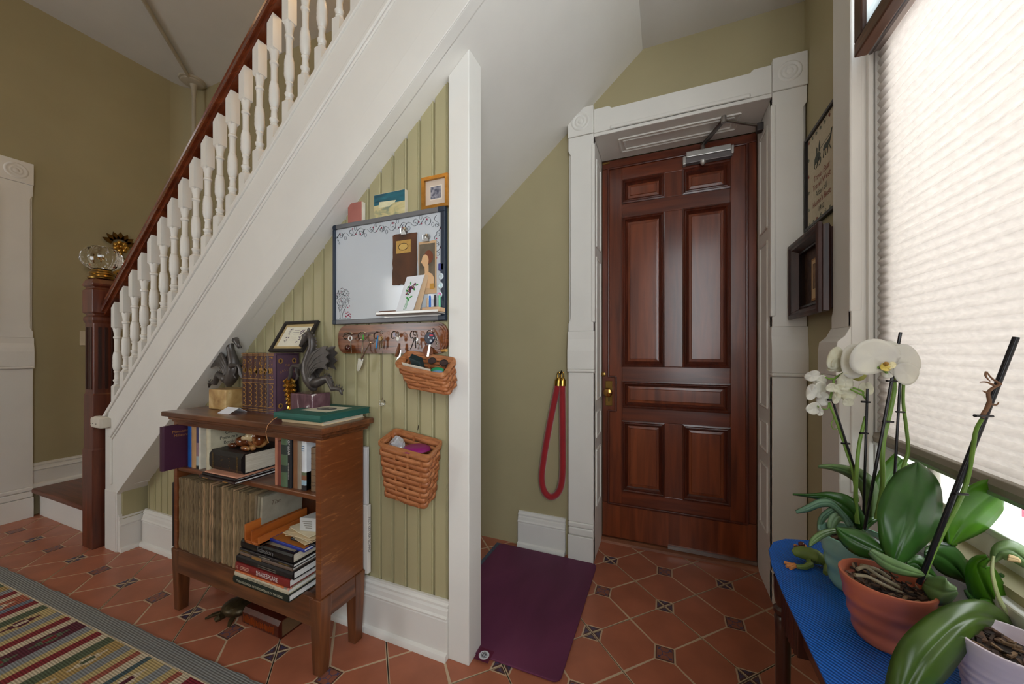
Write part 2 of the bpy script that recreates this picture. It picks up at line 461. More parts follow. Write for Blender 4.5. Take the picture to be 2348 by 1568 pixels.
# stringer board
L0, L1 = -3.175, 0.35
b = MB().prism([(L0, YS, 0), (-3.036, YS, 0), (-3.036, YS, soff(-3.036)), (-.10, YS, soff(-.10)), (.3, YS, soff(-.10)), (.3, YS, strtop(.3)), (L0, YS, strtop(L0))], (0, .045, 0))
b.build('stringer', WHITE, stair, bevel=.002)
def slope_strip(z0, z1, x0, x1, yf, th, name, fn=strtop, bev=.002):
    MB().prism([(x0, yf, fn(x0) + z0), (x1, yf, fn(x1) + z0), (x1, yf, fn(x1) + z1), (x0, yf, fn(x0) + z1)], (0, th, 0)).build(name, WHITE, stair, bevel=bev)
slope_strip(-.020, .006, L0 - .012, .3, YS - .014, .075, 'stringer_cap')
slope_strip(-.168, -.020, -3.12, .3, YS - .006, .007, 'upper_fascia')
slope_strip(-.196, -.166, -3.09, .3, YS - .013, .014, 'stringer_molding', bev=.005)
slope_strip(-.212, -.198, -3.085, .3, YS - .007, .008, 'stringer_molding', bev=.003)
slope_strip(0.0, .135, -3.03, -.1, YS - .005, .006, 'lower_fascia', fn=soff)
MB().box(-3.105, -3.085, YS - .01, YS + .001, .40, .70).build('end_molding', WHITE, stair, bevel=.004)
MB().box(-3.170, -3.045, YS - .004, YS + .001, 0.0, .36).build('end_board', WHITE, stair, bevel=.002)
# sloping underside and the flat underside by the door
sx = lambda x, y: (x, y, soff(x))
b = MB().hexa([sx(-3.03, 1.13), sx(-.11, 1.13), sx(-.11, YB + .01), sx(-3.03, YB + .01)] + [(p[0], p[1], p[2] + .02) for p in (sx(-3.03, 1.13), sx(-.11, 1.13), sx(-.11, YB + .01), sx(-3.03, YB + .01))])
b.build('underside', WHITE, stair)
MB().box(-3.036, -3.022, 1.11, YBB + .02, 0, soff(-3.0)).build('end_panel', BEAD, stair)
structure(MB().box(-.125, XR + .05, 1.09, YB + .02, soff(-.11) + .004, soff(-.11) + .12).build('ceiling_entry', CEIL), 'low off-white ceiling in front of the door', 'ceiling')
# landing and flight
MB().box(-4.262, -3.20, 1.09, YB, .172, .206).build('landing_tread', STAIRW, stair, bevel=.008, seg=3)
MB().box(-4.262, -3.19, 1.128, 1.15, 0, .172).build('landing_riser', WHITE, stair)
for k in range(12):
    x0 = -3.20 + k*.215; z0 = .266 + k*.186
    MB().box(x0, x0 + .02, 1.14, YB, z0 - (.05 if k else .06), z0 + .155).build('riser', WHITE, stair)
    MB().box(x0 - .025, x0 + .20, 1.14, YB, z0 + .155, z0 + .187).build('tread', STAIRW, stair, bevel=.005)
# newel post
nx0, nx1, ny0, ny1 = -3.332, -3.205, 1.045, 1.172
ncx, ncy = (nx0+nx1)/2, (ny0+ny1)/2
def sqlathe(mb, prof, cx, cy):
    """square section (half width, z)"""
    vs = []; fs = []
    for h, z in prof:
        vs += [(cx-h, cy-h, z), (cx+h, cy-h, z), (cx+h, cy+h, z), (cx-h, cy+h, z)]
    for i in range(len(prof)-1):
        for j in range(4): fs.append((i*4+j, i*4+(j+1) % 4, (i+1)*4+(j+1) % 4, (i+1)*4+j))
    fs.append((3,2,1,0)); k = (len(prof)-1)*4; fs.append((k, k+1, k+2, k+3))
    return mb.add(vs, fs)
hw = .0635
b = MB(); sqlathe(b, [(hw, 0), (hw, .60), (hw-.004, .604), (hw-.004, .935), (hw-.009, .945), (hw-.009, 1.375), (hw-.002, 1.392), (hw-.002, 1.412), (hw-.012, 1.422), (hw-.012, 1.43), (hw, 1.44), (hw, 1.578), (hw-.010, 1.588), (hw-.010, 1.597), (hw, 1.606), (hw, 1.618), (hw-.010, 1.645), (hw-.022, 1.652)], ncx, ncy)
newel = b.build('newel_post', NEWELW, stair, bevel=.004)
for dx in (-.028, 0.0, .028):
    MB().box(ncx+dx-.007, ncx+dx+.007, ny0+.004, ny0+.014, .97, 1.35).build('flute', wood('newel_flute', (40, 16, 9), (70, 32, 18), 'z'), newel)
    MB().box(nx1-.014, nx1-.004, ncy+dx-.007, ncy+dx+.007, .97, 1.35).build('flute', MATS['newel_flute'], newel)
# handrail
def railz(x): return 1.475 + .8635*(x + 3.204)
rp = [(-.035, -.022), (-.037, -.006), (-.030, .004), (-.034, .014), (-.026, .026), (-.010, .033), (.010, .033), (.026, .026), (.034, .014), (.030, .004), (.037, -.006), (.035, -.022)]
RY = 1.118; sl = Vector((1, 0, .8635)).normalized(); upn = Vector((-.8635, 0, 1)).normalized()
x0, x1 = -3.225, 0.1
loop0 = [Vector((x0, RY + a, railz(x0))) + upn*bb for a, bb in rp]
MB().prism(loop0, Vector((x1 - x0, 0, .8635*(x1-x0)))).build('handrail', wood('handrail_wood', (78, 30, 14), (126, 60, 30), 'x', 8, .2, coat=.6), stair, smooth=True, angle=50)
MB().prism([Vector((x0, RY + a, railz(x0))) + upn*bb for a, bb in ((-.024, -.045), (.024, -.045), (.024, -.021), (-.024, -.021))], Vector((x1-x0, 0, .8635*(x1-x0)))).build('rail_fillet', MATS['handrail_wood'], stair)
# balusters
BALW = mat('white_baluster_paint', (228, 224, 216), 0.35, var=.02, scale=6)
SQ = .0205
def baluster_mesh():
    """local: x=y=0 on the axis; z=0 where the stringer top crosses the axis"""
    top = railz(0) - strtop(0) - .052
    sl_s, sl_r = .871, .8635
    b = MB()
    lo = .125                                    # lower square block top at axis
    H = top
    def block(z0, z1, cut0, cut1):
        p = []
        for (X, Y) in ((-SQ,-SQ),(SQ,-SQ),(SQ,SQ),(-SQ,SQ)): p.append((X, Y, z0 + cut0*X))
        for (X, Y) in ((-SQ,-SQ),(SQ,-SQ),(SQ,SQ),(-SQ,SQ)): p.append((X, Y, z1 + cut1*X))
        b.hexa(p)
    block(-.002, lo, sl_s, 0)
    block(H - .135, H, 0, sl_r)
    z0, z1 = lo, H - .135; T = z1 - z0
    b.add([(-SQ,-SQ,z0),(SQ,-SQ,z0),(SQ,SQ,z0),(-SQ,SQ,z0),(-.012,-.012,z0+.012),(.012,-.012,z0+.012),(.012,.012,z0+.012),(-.012,.012,z0+.012)], [(0,1,5,4),(1,2,6,5),(2,3,7,6),(3,0,4,7),(4,5,6,7)])
    b.add([(-SQ,-SQ,z1),(SQ,-SQ,z1),(SQ,SQ,z1),(-SQ,SQ,z1),(-.012,-.012,z1-.014),(.012,-.012,z1-.014),(.012,.012,z1-.014),(-.012,.012,z1-.014)], [(0,1,5,4),(1,2,6,5),(2,3,7,6),(3,0,4,7),(4,5,6,7)])
    pr = [(.016, 0), (.0165, .02), (.013, .03), (.0165, .045), (.0135, .06), (.018, .09), (.0195, .105), (.0185, .115), (.0135, .125), (.0135, .17), (.012, .215), (.0165, .245), (.014, .262), (.0175, .285), (.021, .33), (.0215, .36), (.0205, .39), (.0212, .40), (.0205, .45), (.0212, .46), (.0195, .53), (.0165, .565), (.0175, .575), (.0135, .585), (.0135, .75), (.0145, .80), (.0185, .815), (.0185, .835), (.014, .85), (.0155, .90), (.0195, .96), (.0195, 1.0)]
    b.lathe([(r, z0 + t*T) for r, t in pr], (0, 0, 0), 14)
    return b
bm0 = baluster_mesh()
bal_me = bpy.data.meshes.new('baluster'); bal_me.from_pydata(bm0.v, [], bm0.f); bal_me.materials.append(BALW)
bb = bmesh.new(); bb.from_mesh(bal_me); bmesh.ops.recalc_face_normals(bb, faces=bb.faces); bb.to_mesh(bal_me); bb.free()
bal_me.polygons.foreach_set('use_smooth', [True]*len(bal_me.polygons)); bal_me.set_sharp_from_angle(angle=R(32))
so = wloc(stair)
for k in range(26):
    bx = -3.106 + k*.1022
    o = bpy.data.objects.new('baluster', bal_me); COL.objects.link(o); o.parent = stair
    o.location = Vector((bx, RY, strtop(bx))) - so
# ================================================================== moulded casings
def casing_set(parent, place, s0, s1, ztop, outer, low_extra=0.0, d_up=.045, cap_z=(1.081, 1.10, 1.205, 1.317), parts=('p', 'l', 'c', 'u', 'r'), edge=.013):
    """vertical moulded casing; s = along the wall, d = out of the wall; outer = +1/-1 side away from the opening"""
    def pr(loop_sz, d0, d1, name, bev=.003):
        a = [place(s, d0, z) for s, z in loop_sz]; e = place(0, d1, 0) - place(0, d0, 0)
        MB().prism(a, e).build(name, WHITE, parent, bevel=bev)
    lo, hi = min(s0, s1), max(s0, s1)
    so, si = (hi, lo) if outer > 0 else (lo, hi)
    k = 1 if outer > 0 else -1
    z0, z1, z2, z3 = cap_z
    dl = d_up + low_extra
    if 'p' in parts:
        pr([(lo, 0), (hi, 0), (hi, .145), (lo, .145)], 0, dl + .008, 'plinth', .002)
        pr([(lo, .147), (hi, .147), (hi, .192), (lo, .192)], 0, dl + .004, 'plinth_bead', .008)
        pr([(lo, .194), (hi, .194), (hi, .222), (lo, .222)], 0, dl + .006, 'plinth_bead', .006)
    if 'l' in parts:
        pr([(lo, .222), (hi, .222), (hi, z0), (lo, z0)], 0, dl, 'lower_casing', .004)
    if 'c' in parts:
        pr([(lo - .006, z0), (hi + .006, z0), (hi + .006, z1), (lo - .006, z1)], 0, dl + .014, 'cap_bead', .008)
        a = [place(s, d, z) for s in (lo - .004,) for d, z in ((0, z1), (dl + .010, z1), (dl + .010, z2), (dl + .006, z2 + .03), (dl - low_extra*.5, (z2+z3)/2 + .01), (d_up + .001, z3), (0, z3))]
        MB().prism(a, place(hi + .004, 0, 0) - place(lo - .004, 0, 0)).build('cap_block', WHITE, parent, bevel=.002)
    if 'u' in parts:
        zt = ztop - .155
        e = edge
        loop = [(si, z3), (so, z3), (so, z3 + .045), (so - k*e*.4, z3 + .055), (so - k*e, z3 + .075), (so - k*e, zt - .10), (so - k*e*.4, zt - .085), (so, zt - .075), (so, zt), (si, zt)]
        pr(loop, 0, d_up, 'upper_casing', .003)
        pr([(so, z3 + .05), (so - k*.02, z3 + .05), (so - k*.02, zt - .08), (so, zt - .08)], 0, d_up - .02, 'casing_backband', .003)
        pr([(si - k*.008, z3 + .05), (si + k*.012, z3 + .05), (si + k*.012, zt - .06), (si - k*.008, zt - .06)], 0, d_up + .004, 'casing_bead', .005)
    if 'r' in parts:
        rosette(parent, place, lo - .001, hi + .001, ztop - .155, ztop, d_up + .008)
def rosette(parent, place, s0, s1, z0, z1, d):
    a = [place(s, 0, z) for s, z in ((s0, z0), (s1, z0), (s1, z1), (s0, z1))]
    blk = MB().prism(a, place(0, d, 0) - place(0, 0, 0)).build('corner_block', WHITE, parent, bevel=.003)
    cs, cz = (s0+s1)/2, (z0+z1)/2; k = (s1-s0)/.147
    prof = [(.0005, .006), (.008, .007), (.013, .003), (.017, .001), (.022, .006), (.028, .004), (.034, -.001), (.041, .005), (.048, .004), (.052, .0)]
    vs = []; n = 28
    for r, h in prof:
        for j in range(n):
            t = 2*math.pi*j/n; vs.append(place(cs + r*k*math.cos(t), d + h, cz + r*k*math.sin(t)))
    fs = [(i*n+j, i*n+(j+1) % n, (i+1)*n+(j+1) % n, (i+1)*n+j) for i in range(len(prof)-1) for j in range(n)]
    MB().add(vs, fs + [tuple(range(n))]).build('turned_rings', WHITE, blk, smooth=True, angle=80)

# ================================================================== the wooden door in the back wall
door = root('door_1', (.05, 2.2, 0), 'dark red-brown panelled wooden door in a white moulded frame', 'door')
pb = lambda s, d, z: Vector((s, YB - d, z))
casing_set(door, pb, -.515, -.37, 2.587, -1)
casing_set(door, pb, .477, .612, 2.587, 1)
# head casing
zt, zb = 2.565, 2.432
a = [pb(s, 0, z) for s, z in ((-.368, zb), (.475, zb), (.475, zt), (.40, zt), (.385, zt - .014), (-.27, zt - .014), (-.285, zt), (-.368, zt))]
MB().prism(a, (0, -.045, 0)).build('head_casing', WHITE, door, bevel=.003)
MB().box(-.28, .39, YB - .051, YB - .03, zb, zb + .022).build('head_bead', WHITE, door, bevel=.008)
# jamb lining with sunk panels
YJ = 2.335
b = MB().box(DX0 - .05, DX0, YB - .038, YJ, 0, DZ + .02); b.build('jamb', WHITE, door, bevel=.004)
b = MB().box(DX1, DX1 + .05, YB - .038, YJ, 0, DZ + .02); b.build('jamb', WHITE, door, bevel=.004)
b = MB().box(DX0, DX1, YB - .038, YJ, DZ, DZ + .03); b.build('head_jamb', WHITE, door, bevel=.004)
def sunk(p):       # moulded frame of a sunk panel; p = four corners
    c = sum(p, Vector())/4
    for i in range(4):
        q, r_ = p[i], p[(i+1) % 4]
        MB().tube([q, r_], .007, 6).build('jamb_molding', WHITE, door, smooth=True)
for (za, zbb) in ((.30, .62), (.70, .84), (.92, 1.75), (1.82, 2.32)):
    for xx in (DX0, DX1): sunk([Vector((xx, 2.12, za)), Vector((xx, 2.26, za)), Vector((xx, 2.26, zbb)), Vector((xx, 2.12, zbb))])
sunk([Vector((-.24, 2.12, DZ)), Vector((.36, 2.12, DZ)), Vector((.36, 2.26, DZ)), Vector((-.24, 2.26, DZ))])
sunk([Vector((-.215, 2.145, DZ)), Vector((.335, 2.145, DZ)), Vector((.335, 2.235, DZ)), Vector((-.215, 2.235, DZ))])
# threshold
MB().prism([(DX0, 2.296, -.002), (DX0, 2.302, .014), (DX0, 2.325, .022), (DX0, 2.40, .022), (DX0, 2.40, -.002)], (DX1 - DX0, 0, 0)).build('threshold', wood('worn_threshold', (110, 62, 40), (160, 104, 74), 'x', 8, .55), door)
MB().box(.02, DX1 - .004, 2.318, 2.329, .024, .042).build('draught_strip', STEEL, door)
# leaf
yd = 2.33
leaf = MB().box(DX0 + .003, DX1 - .003, yd + .016, yd + .05, .028, DZ - .004).build('leaf', DOORM, door)
def piece(x0, x1, z0, z1, name, m, y0=yd): return MB().box(x0, x1, y0, yd + .018, z0, z1).build(name, m, leaf, bevel=.0025)
XA, XB, XC, XD = -.2445, .002, .1025, .3465
piece(DX0 + .003, XA, .245, 2.36, 'stile', DOORW); piece(XD, DX1 - .003, .245, 2.36, 'stile', DOORW)
piece(DX0 + .003, DX1 - .003, .030, .243, 'bottom_rail', DOORP)
piece(DX0 + .003, DX1 - .003, 2.362, DZ - .005, 'top_rail', DOORWX)
piece(XA, XD, .245, .328, 'rail', DOORWX); piece(XA, XD, .769, .852, 'rail', DOORWX); piece(XA, XD, 1.016, 1.108, 'rail', DOORWX)
piece(XA, XD, 2.041, 2.126, 'rail', DOORWX); piece(XA, XD, 2.272, 2.36, 'rail', DOORWX)
for z0, z1 in ((.328, .769), (1.108, 2.041), (2.126, 2.272)): piece(XB, XC, z0, z1, 'mullion', DOORW)
def door_panel(x0, x1, z0, z1):
    # molding ring (stepped profile), then a raised field
    def ring(o, y):  return [(x0+o, y, z0+o), (x1-o, y, z0+o), (x1-o, y, z1-o), (x0+o, y, z1-o)]
    prof = [(-.002, yd + .004), (-.002, yd - .008), (.006, yd - .010), (.012, yd - .004), (.017, yd - .006), (.024, yd + .006), (.032, yd + .014)]
    vs = [p for o, y in prof for p in ring(o, y)]
    fs = [(i*4+j, i*4+(j+1) % 4, (i+1)*4+(j+1) % 4, (i+1)*4+j) for i in range(len(prof)-1) for j in range(4)]
    MB().add(vs, fs).build('panel_molding', DOORM, leaf)
    pr = [(.028, yd + .016), (.034, yd + .0135), (.046, yd + .012), (.049, yd + .008)]
    vs = [p for o, y in pr for p in ring(o, y)]
    fs = [(i*4+j, i*4+(j+1) % 4, (i+1)*4+(j+1) % 4, (i+1)*4+j) for i in range(len(pr)-1) for j in range(4)] + [(12, 13, 14, 15)]
    MB().add(vs, fs).build('panel', DOORP, leaf)
for x0, x1 in ((XA, XB), (XC, XD)):
    for z0, z1 in ((.328, .769), (1.108, 2.041), (2.126, 2.272)): door_panel(x0, x1, z0, z1)
door_panel(XA, XD, .852, 1.016)
# applied edge molding with the jog around the lock
pth = [(.428, .240), (-.329, .240), (-.329, .826), (-.283, .826), (-.283, 1.041), (-.329, 1.041), (-.329, 2.358), (.428, 2.358), (.428, .240)]
for i in range(len(pth)-1):
    (xa, za), (xb, zbb) = pth[i], pth[i+1]
    MB().tube([(xa, yd - .003, za), (xb, yd - .003, zbb)], [(.006, .008)]*2, 8).build('edge_molding', DOORM, leaf, smooth=True)
# lock furniture
MB().box(-.347, -.304, yd - .006, yd, .858, 1.014).build('lock_plate', BRASS, leaf, bevel=.003)
MB().box(-.331, -.319, yd - .0075, yd - .005, .885, .915).build('keyhole_cover', mat('tarnished_brass', (110, 88, 46), .4, .9), leaf, bevel=.002)
MB().lathe([(.0, -.062), (.013, -.062), (.024, -.058), (.028, -.05), (.027, -.042), (.018, -.036), (.009, -.03), (.009, -.006), (.016, -.004), (.016, 0)], (-.326, yd, .945), 24, 'y').build('door_knob', mat('polished_brass', (178, 132, 70), .2, 1, var=.05), leaf, smooth=True)
MB().lathe([(0, -.012), (.010, -.012), (.015, -.009), (.016, 0)], (-.359, yd, 1.055), 20, 'y').build('bolt_knob', BRASS, leaf, smooth=True)
MB().box(-.366, -.320, yd - .006, yd + .004, DZ - .022, DZ - .012).build('hinge_tip', BRASS, leaf, bevel=.002)
# door closer
ALU = mat('closer_aluminium', (196, 194, 190), .35, .7, var=.04, scale=30)
clo = MB().box(.117, .345, yd - .050, yd - .004, 2.318, 2.352).build('door_closer', ALU, door, bevel=.004)
MB().box(.112, .350, yd - .040, yd - .004, 2.288, 2.319).build('closer_body', mat('closer_grey', (120, 114, 114), .4, .5), clo, bevel=.003)
MB().box(.100, .117, yd - .046, yd - .004, 2.283, 2.330).build('closer_cap', ALU, clo, bevel=.003)
MB().box(.345, .358, yd - .046, yd - .004, 2.300, 2.345).build('closer_cap', ALU, clo, bevel=.003)
MB().lathe([(0, -.03), (.008, -.026), (.016, -.012), (.016, 0), (.012, .004)], (.205, yd - .030, 2.295), 18).build('valve_knob', ALU, clo, smooth=True)
MB().lathe([(.012, 0), (.012, .035), (.009, .04)], (.205, yd - .028, 2.35), 14).build('spindle', STEEL, clo, smooth=True)
elbow = Vector((.285, 2.115, 2.428 - .035))
MB().tube([(.205, yd - .028, 2.383), elbow], [(.014, .004)]*2, 8).build('closer_arm', mat('arm_steel', (120, 116, 112), .38, .9), clo)
MB().lathe([(.013, -.012), (.013, .02), (.009, .024)], elbow, 14).build('elbow', STEEL, clo, smooth=True)
MB().tube([elbow, (.458, 2.21, DZ - .035)], [(.010, .006), (.006, .006)], 8).build('closer_rod', mat('rod_steel', (150, 146, 140), .35, .9), clo, smooth=True)
MB().box(.448, .477, 2.195, 2.235, DZ - .065, DZ - .025).build('frame_bracket', mat('bracket_steel', (92, 86, 84), .45, .9), clo, bevel=.003)

# ================================================================== door casing on the left wall (cut by the frame edge)
trim2 = root('trim_2', (-4.27, 1.02, 0), 'white moulded doorway casing at the left edge of the view', 'door casing')
pl_ = lambda s, d, z: Vector((XL + d, s, z))
casing_set(trim2, pl_, .945, 1.098, 2.56, 1, cap_z=(1.076, 1.095, 1.20, 1.30))
casing_set(trim2, pl_, -.15, 0.0, 2.56, -1, cap_z=(1.076, 1.095, 1.20, 1.30))
MB().box(XL, XL + .045, 0, .945, 2.40, 2.54).build('head_casing', WHITE, trim2, bevel=.003)
MB().box(XL + .001, XL + .012, 0, .945, 0, 2.40).build('doorway_panel', mat('hall_door_paint', (214, 208, 198), .5), trim2)

# ================================================================== window with pleated shade
win = root('window_1', (.64, .9, .74), 'tall white framed window with deep moulded casing', 'window')
pr_ = lambda s, d, z: Vector((XR - d, s, z))
casing_set(win, pr_, 1.55, 1.70, 2.95, 1, low_extra=.03, d_up=.03, cap_z=(1.10, 1.118, 1.205, 1.285), parts=('p', 'l', 'c', 'u', 'r'))
casing_set(win, pr_, .065, .215, 2.95, -1, low_extra=.03, d_up=.03, cap_z=(1.10, 1.118, 1.205, 1.285), parts=('p', 'l', 'c', 'u', 'r'))
b = MB().box(XR - .03, XR + .16, WY1 - .002, WY1 + .02, WZ0 - .02, WZ1); b.build('jamb', WHITE, win, bevel=.003)
b = MB().box(XR - .03, XR + .16, WY0 - .02, WY0 + .002, WZ0 - .02, WZ1); b.build('jamb', WHITE, win, bevel=.003)
MB().box(XR - .03, XR + .16, WY0, WY1, WZ1 - .01, WZ1 + .02).build('head_jamb', WHITE, win)
MB().box(XR - .03, XR, .215, 1.55, WZ1, WZ1 + .14).build('head_casing', WHITE, win)
MB().box(XR + .008, XR + .022, WY1 - .018, WY1, WZ0, WZ1).build('stop_bead', WHITE, win, bevel=.003)
MB().box(XR + .028, XR + .034, WY1 - .012, WY1, WZ0, WZ1).build('stop_bead', WHITE, win, bevel=.002)
MB().box(XR - .02, XR + .16, WY0, WY1, WZ0 - .05, WZ0 - .018).build('stool', WHITE, win, bevel=.004)
MB().box(XR - .004, XR + .02, .215, 1.55, WZ0 - .13, WZ0 - .05).build('apron', WHITE, win, bevel=.004)
# sash
SX0, SX1 = XR + .055, XR + .095
MB().box(SX0, SX1, WY0, WY1, WZ0 - .018, .81).build('sash_rail', WHITE, win, bevel=.004)
MB().box(SX0 - .006, SX0 + .01, WY0, WY1, .795, .812).build('sash_bead', WHITE, win, bevel=.003)
MB().box(SX0, SX1, WY1 - .065, WY1, .81, WZ1).build('sash_stile', WHITE, win, bevel=.003)
MB().box(SX0, SX1, WY0, WY0 + .065, .81, WZ1).build('sash_stile', WHITE, win, bevel=.003)
MB().box(SX0, SX1, WY0, WY1, WZ1 - .07, WZ1).build('sash_rail', WHITE, win)
def glass_mat(name='window_glass', tint=(1, 1, 1, 1)):
    if name in MATS: return MATS[name]
    m = bpy.data.materials.new(name); m.use_nodes = True; nt = m.node_tree
    nt.nodes.remove(nt.nodes['Principled BSDF'])
    t = nt.nodes.new('ShaderNodeBsdfTransparent'); t.inputs[0].default_value = tint
    g = nt.nodes.new('ShaderNodeBsdfGlossy'); g.inputs['Roughness'].default_value = .02
    mx = nt.nodes.new('ShaderNodeMixShader')
    mx.inputs[0].default_value = .05; nt.links.new(t.outputs[0], mx.inputs[1]); nt.links.new(g.outputs[0], mx.inputs[2])
    nt.links.new(mx.outputs[0], nt.nodes['Material Output'].inputs[0])
    MATS[name] = m; return m
GLASS = glass_mat()
MB().box(SX0 + .018, SX0 + .022, WY0 + .06, WY1 - .06, .80, WZ1 - .06).build('pane', GLASS, win)

# pleated shade
def shade_mat(name, col, f):
    m = bpy.data.materials.new(name); m.use_nodes = True; nt = m.node_tree
    nt.nodes.remove(nt.nodes['Principled BSDF'])
    tc = nt.nodes.new('ShaderNodeTexCoord'); n = nt.nodes.new('ShaderNodeTexNoise'); n.inputs['Scale'].default_value = 45; n.inputs['Detail'].default_value = 6
    mp = nt.nodes.new('ShaderNodeMapping'); mp.inputs['Scale'].default_value = (1, 1, 2.2)
    nt.links.new(tc.outputs['Object'], mp.inputs[0]); nt.links.new(mp.outputs[0], n.inputs['Vector'])
    rp = nt.nodes.new('ShaderNodeValToRGB'); c = lin(col)
    rp.color_ramp.elements[0].position = .3; rp.color_ramp.elements[0].color = (c[0]*.86, c[1]*.86, c[2]*.86, 1)
    rp.color_ramp.elements[1].position = .7; rp.color_ramp.elements[1].color = c
    nt.links.new(n.outputs[0], rp.inputs[0])
    d = nt.nodes.new('ShaderNodeBsdfDiffuse'); t = nt.nodes.new('ShaderNodeBsdfTranslucent')
    nt.links.new(rp.outputs[0], d.inputs[0]); nt.links.new(rp.outputs[0], t.inputs[0])
    mx = nt.nodes.new('ShaderNodeMixShader'); mx.inputs[0].default_value = f
    nt.links.new(d.outputs[0], mx.inputs[1]); nt.links.new(t.outputs[0], mx.inputs[2]); nt.links.new(mx.outputs[0], nt.nodes['Material Output'].inputs[0])
    MATS[name] = m; return m
SHADE = shade_mat('shade_fabric', (236, 230, 225), .62)
shade = thing('pleated_shade', (.655, .89, .90), 'cream pleated shade pulled most of the way down the window', 'window shade')
npl, za, zb = 46, .935, 2.185
b = MB(); ys0, ys1 = .235, 1.530
for side, xo in ((0, .655), (1, .664)):
    prof = []
    for k in range(npl + 1):
        z = za + (zb - za)*k/npl
        prof.append((xo, z))
        if k < npl:
            zm = z + (zb - za)/npl*.5
            prof.append((xo - .0085 if not side else xo + .0085, zm))
    vs = [(x_, ys0, z) for x_, z in prof] + [(x_, ys1, z) for x_, z in prof]
    n = len(prof)
    b.add(vs, [(i, i+1, n+i+1, n+i) for i in range(n-1)])
b.build('fabric', SHADE, shade, fix=False)
RAILM = mat('shade_rail_taupe', (150, 142, 128), .45, .2, var=.05)
MB().prism([(.636, ys0 - .008, .902), (.672, ys0 - .008, .902), (.676, ys0 - .008, .912), (.672, ys0 - .008, .936), (.640, ys0 - .008, .936), (.633, ys0 - .008, .922)], (0, ys1 - ys0 + .016, 0)).build('bottom_rail', RAILM, shade, bevel=.002)
MB().box(.632, .640, ys0 - .008, ys1 + .008, .900, .908).build('rail_edge', mat('rail_silver', (186, 188, 186), .3, .8), shade)
HEADM = mat('headrail_silver', (190, 178, 172), .35, .4, var=.04)
MB().prism([(.628, ys0, 2.186), (.690, ys0, 2.186), (.690, ys0, 2.235), (.634, ys0, 2.235), (.626, ys0, 2.215)], (0, ys1 - ys0 + .004, 0)).build('head_rail', HEADM, shade, bevel=.002)
MB().box(.624, .632, ys0, ys1 + .003, 2.176, 2.186).build('head_lip', mat('headrail_dark', (110, 100, 98), .4, .5), shade)
# wood framed frosted glass panel hung in front of the upper window
FRW = wood('walnut_frame', (46, 26, 18), (92, 54, 36), 'z', 9, .35)
hp = thing('hanging_glass_panel', (.575, 1.15, 2.145), 'brown wooden framed frosted glass panel hanging at the upper window', 'glass panel')
hx0, hx1, hy0, hy1, hz0, hz1 = .565, .600, .78, 1.475, 2.142, 2.62
MB().box(hx0, hx1, hy0, hy1, hz0, hz0 + .045).build('frame_rail', wood('walnut_frame_y', (70, 40, 26), (120, 76, 50), 'y', 9, .35), hp, bevel=.004)
MB().box(hx0, hx1, hy0, hy1, hz1 - .045, hz1).build('frame_rail', MATS['walnut_frame_y'], hp, bevel=.004)
MB().box(hx0, hx1, hy1 - .045, hy1, hz0 + .045, hz1 - .045).build('frame_stile', FRW, hp, bevel=.004)
MB().box(hx0, hx1, hy0, hy0 + .045, hz0 + .045, hz1 - .045).build('frame_stile', FRW, hp, bevel=.004)
MB().box(hx0 + .004, hx1 - .004, hy0 + .05, hy1 - .05, hz0 + .045, hz0 + .052).build('glazing_bead', mat('dark_bead', (34, 20, 16), .4), hp)
MB().box(hx0 + .014, hx0 + .02, hy0 + .04, hy1 - .04, hz0 + .04, hz1 - .04).build('frosted_pane', shade_mat('frosted_glass', (232, 236, 236), .75), hp)

# ================================================================== outside: painted brick of the neighbouring wall, sill and ground
EXT = mat('exterior_render', (232, 234, 234), .8, var=.04, scale=4, bump=.2, bscale=20)
ext = structure(MB().box(1.72, 1.9, -1.5, 4.2, -.6, 2.6).build('wall_exterior', EXT), 'painted brick wall of the neighbouring house outside the window', 'wall')
BRK = [mat('brick_paint_white', (222, 214, 212), .8, var=.07, scale=10, bump=.5, bscale=40), mat('brick_paint_rose', (196, 150, 152), .8, var=.08, scale=9, bump=.4), mat('brick_paint_blue', (186, 202, 206), .8, var=.06, scale=9, bump=.4), mat('brick_paint_red', (160, 78, 92), .8, var=.08, scale=9, bump=.4)]
rb = random.Random(3)
for r_ in range(12):
    z0 = -.25 + r_*.086
    for k in range(7):
        y0 = 1.0 + k*.225 + (r_ % 2)*.112
        mi = 0 if k % 3 else (1 if r_ % 3 == 0 else (3 if r_ > 6 else 2))
        MB().box(1.70 - rb.uniform(0, .006), 1.725, y0, y0 + .215, z0, z0 + .076).build('brick', BRK[mi], ext, bevel=.004)
structure(MB().box(.78, 4.0, -3.0, 5.0, -.7, -.6).build('ground_outside', mat('pavement', (170, 166, 160), .85, bump=.1)), 'pale paving outside the window', 'ground')
structure(MB().box(.775, .90, WY0 - .05, WY1 + .05, WZ0 - .09, WZ0 - .03).build('trim_3', EXT, bevel=.005), 'weathered white outer window sill', 'sill')
structure(MB().box(.79, .86, WY1 - .03, WY1 + .10, WZ0 - .03, WZ1 + .05).build('trim_4', WHITE, bevel=.004), 'white outer window casing seen below the shade', 'trim')
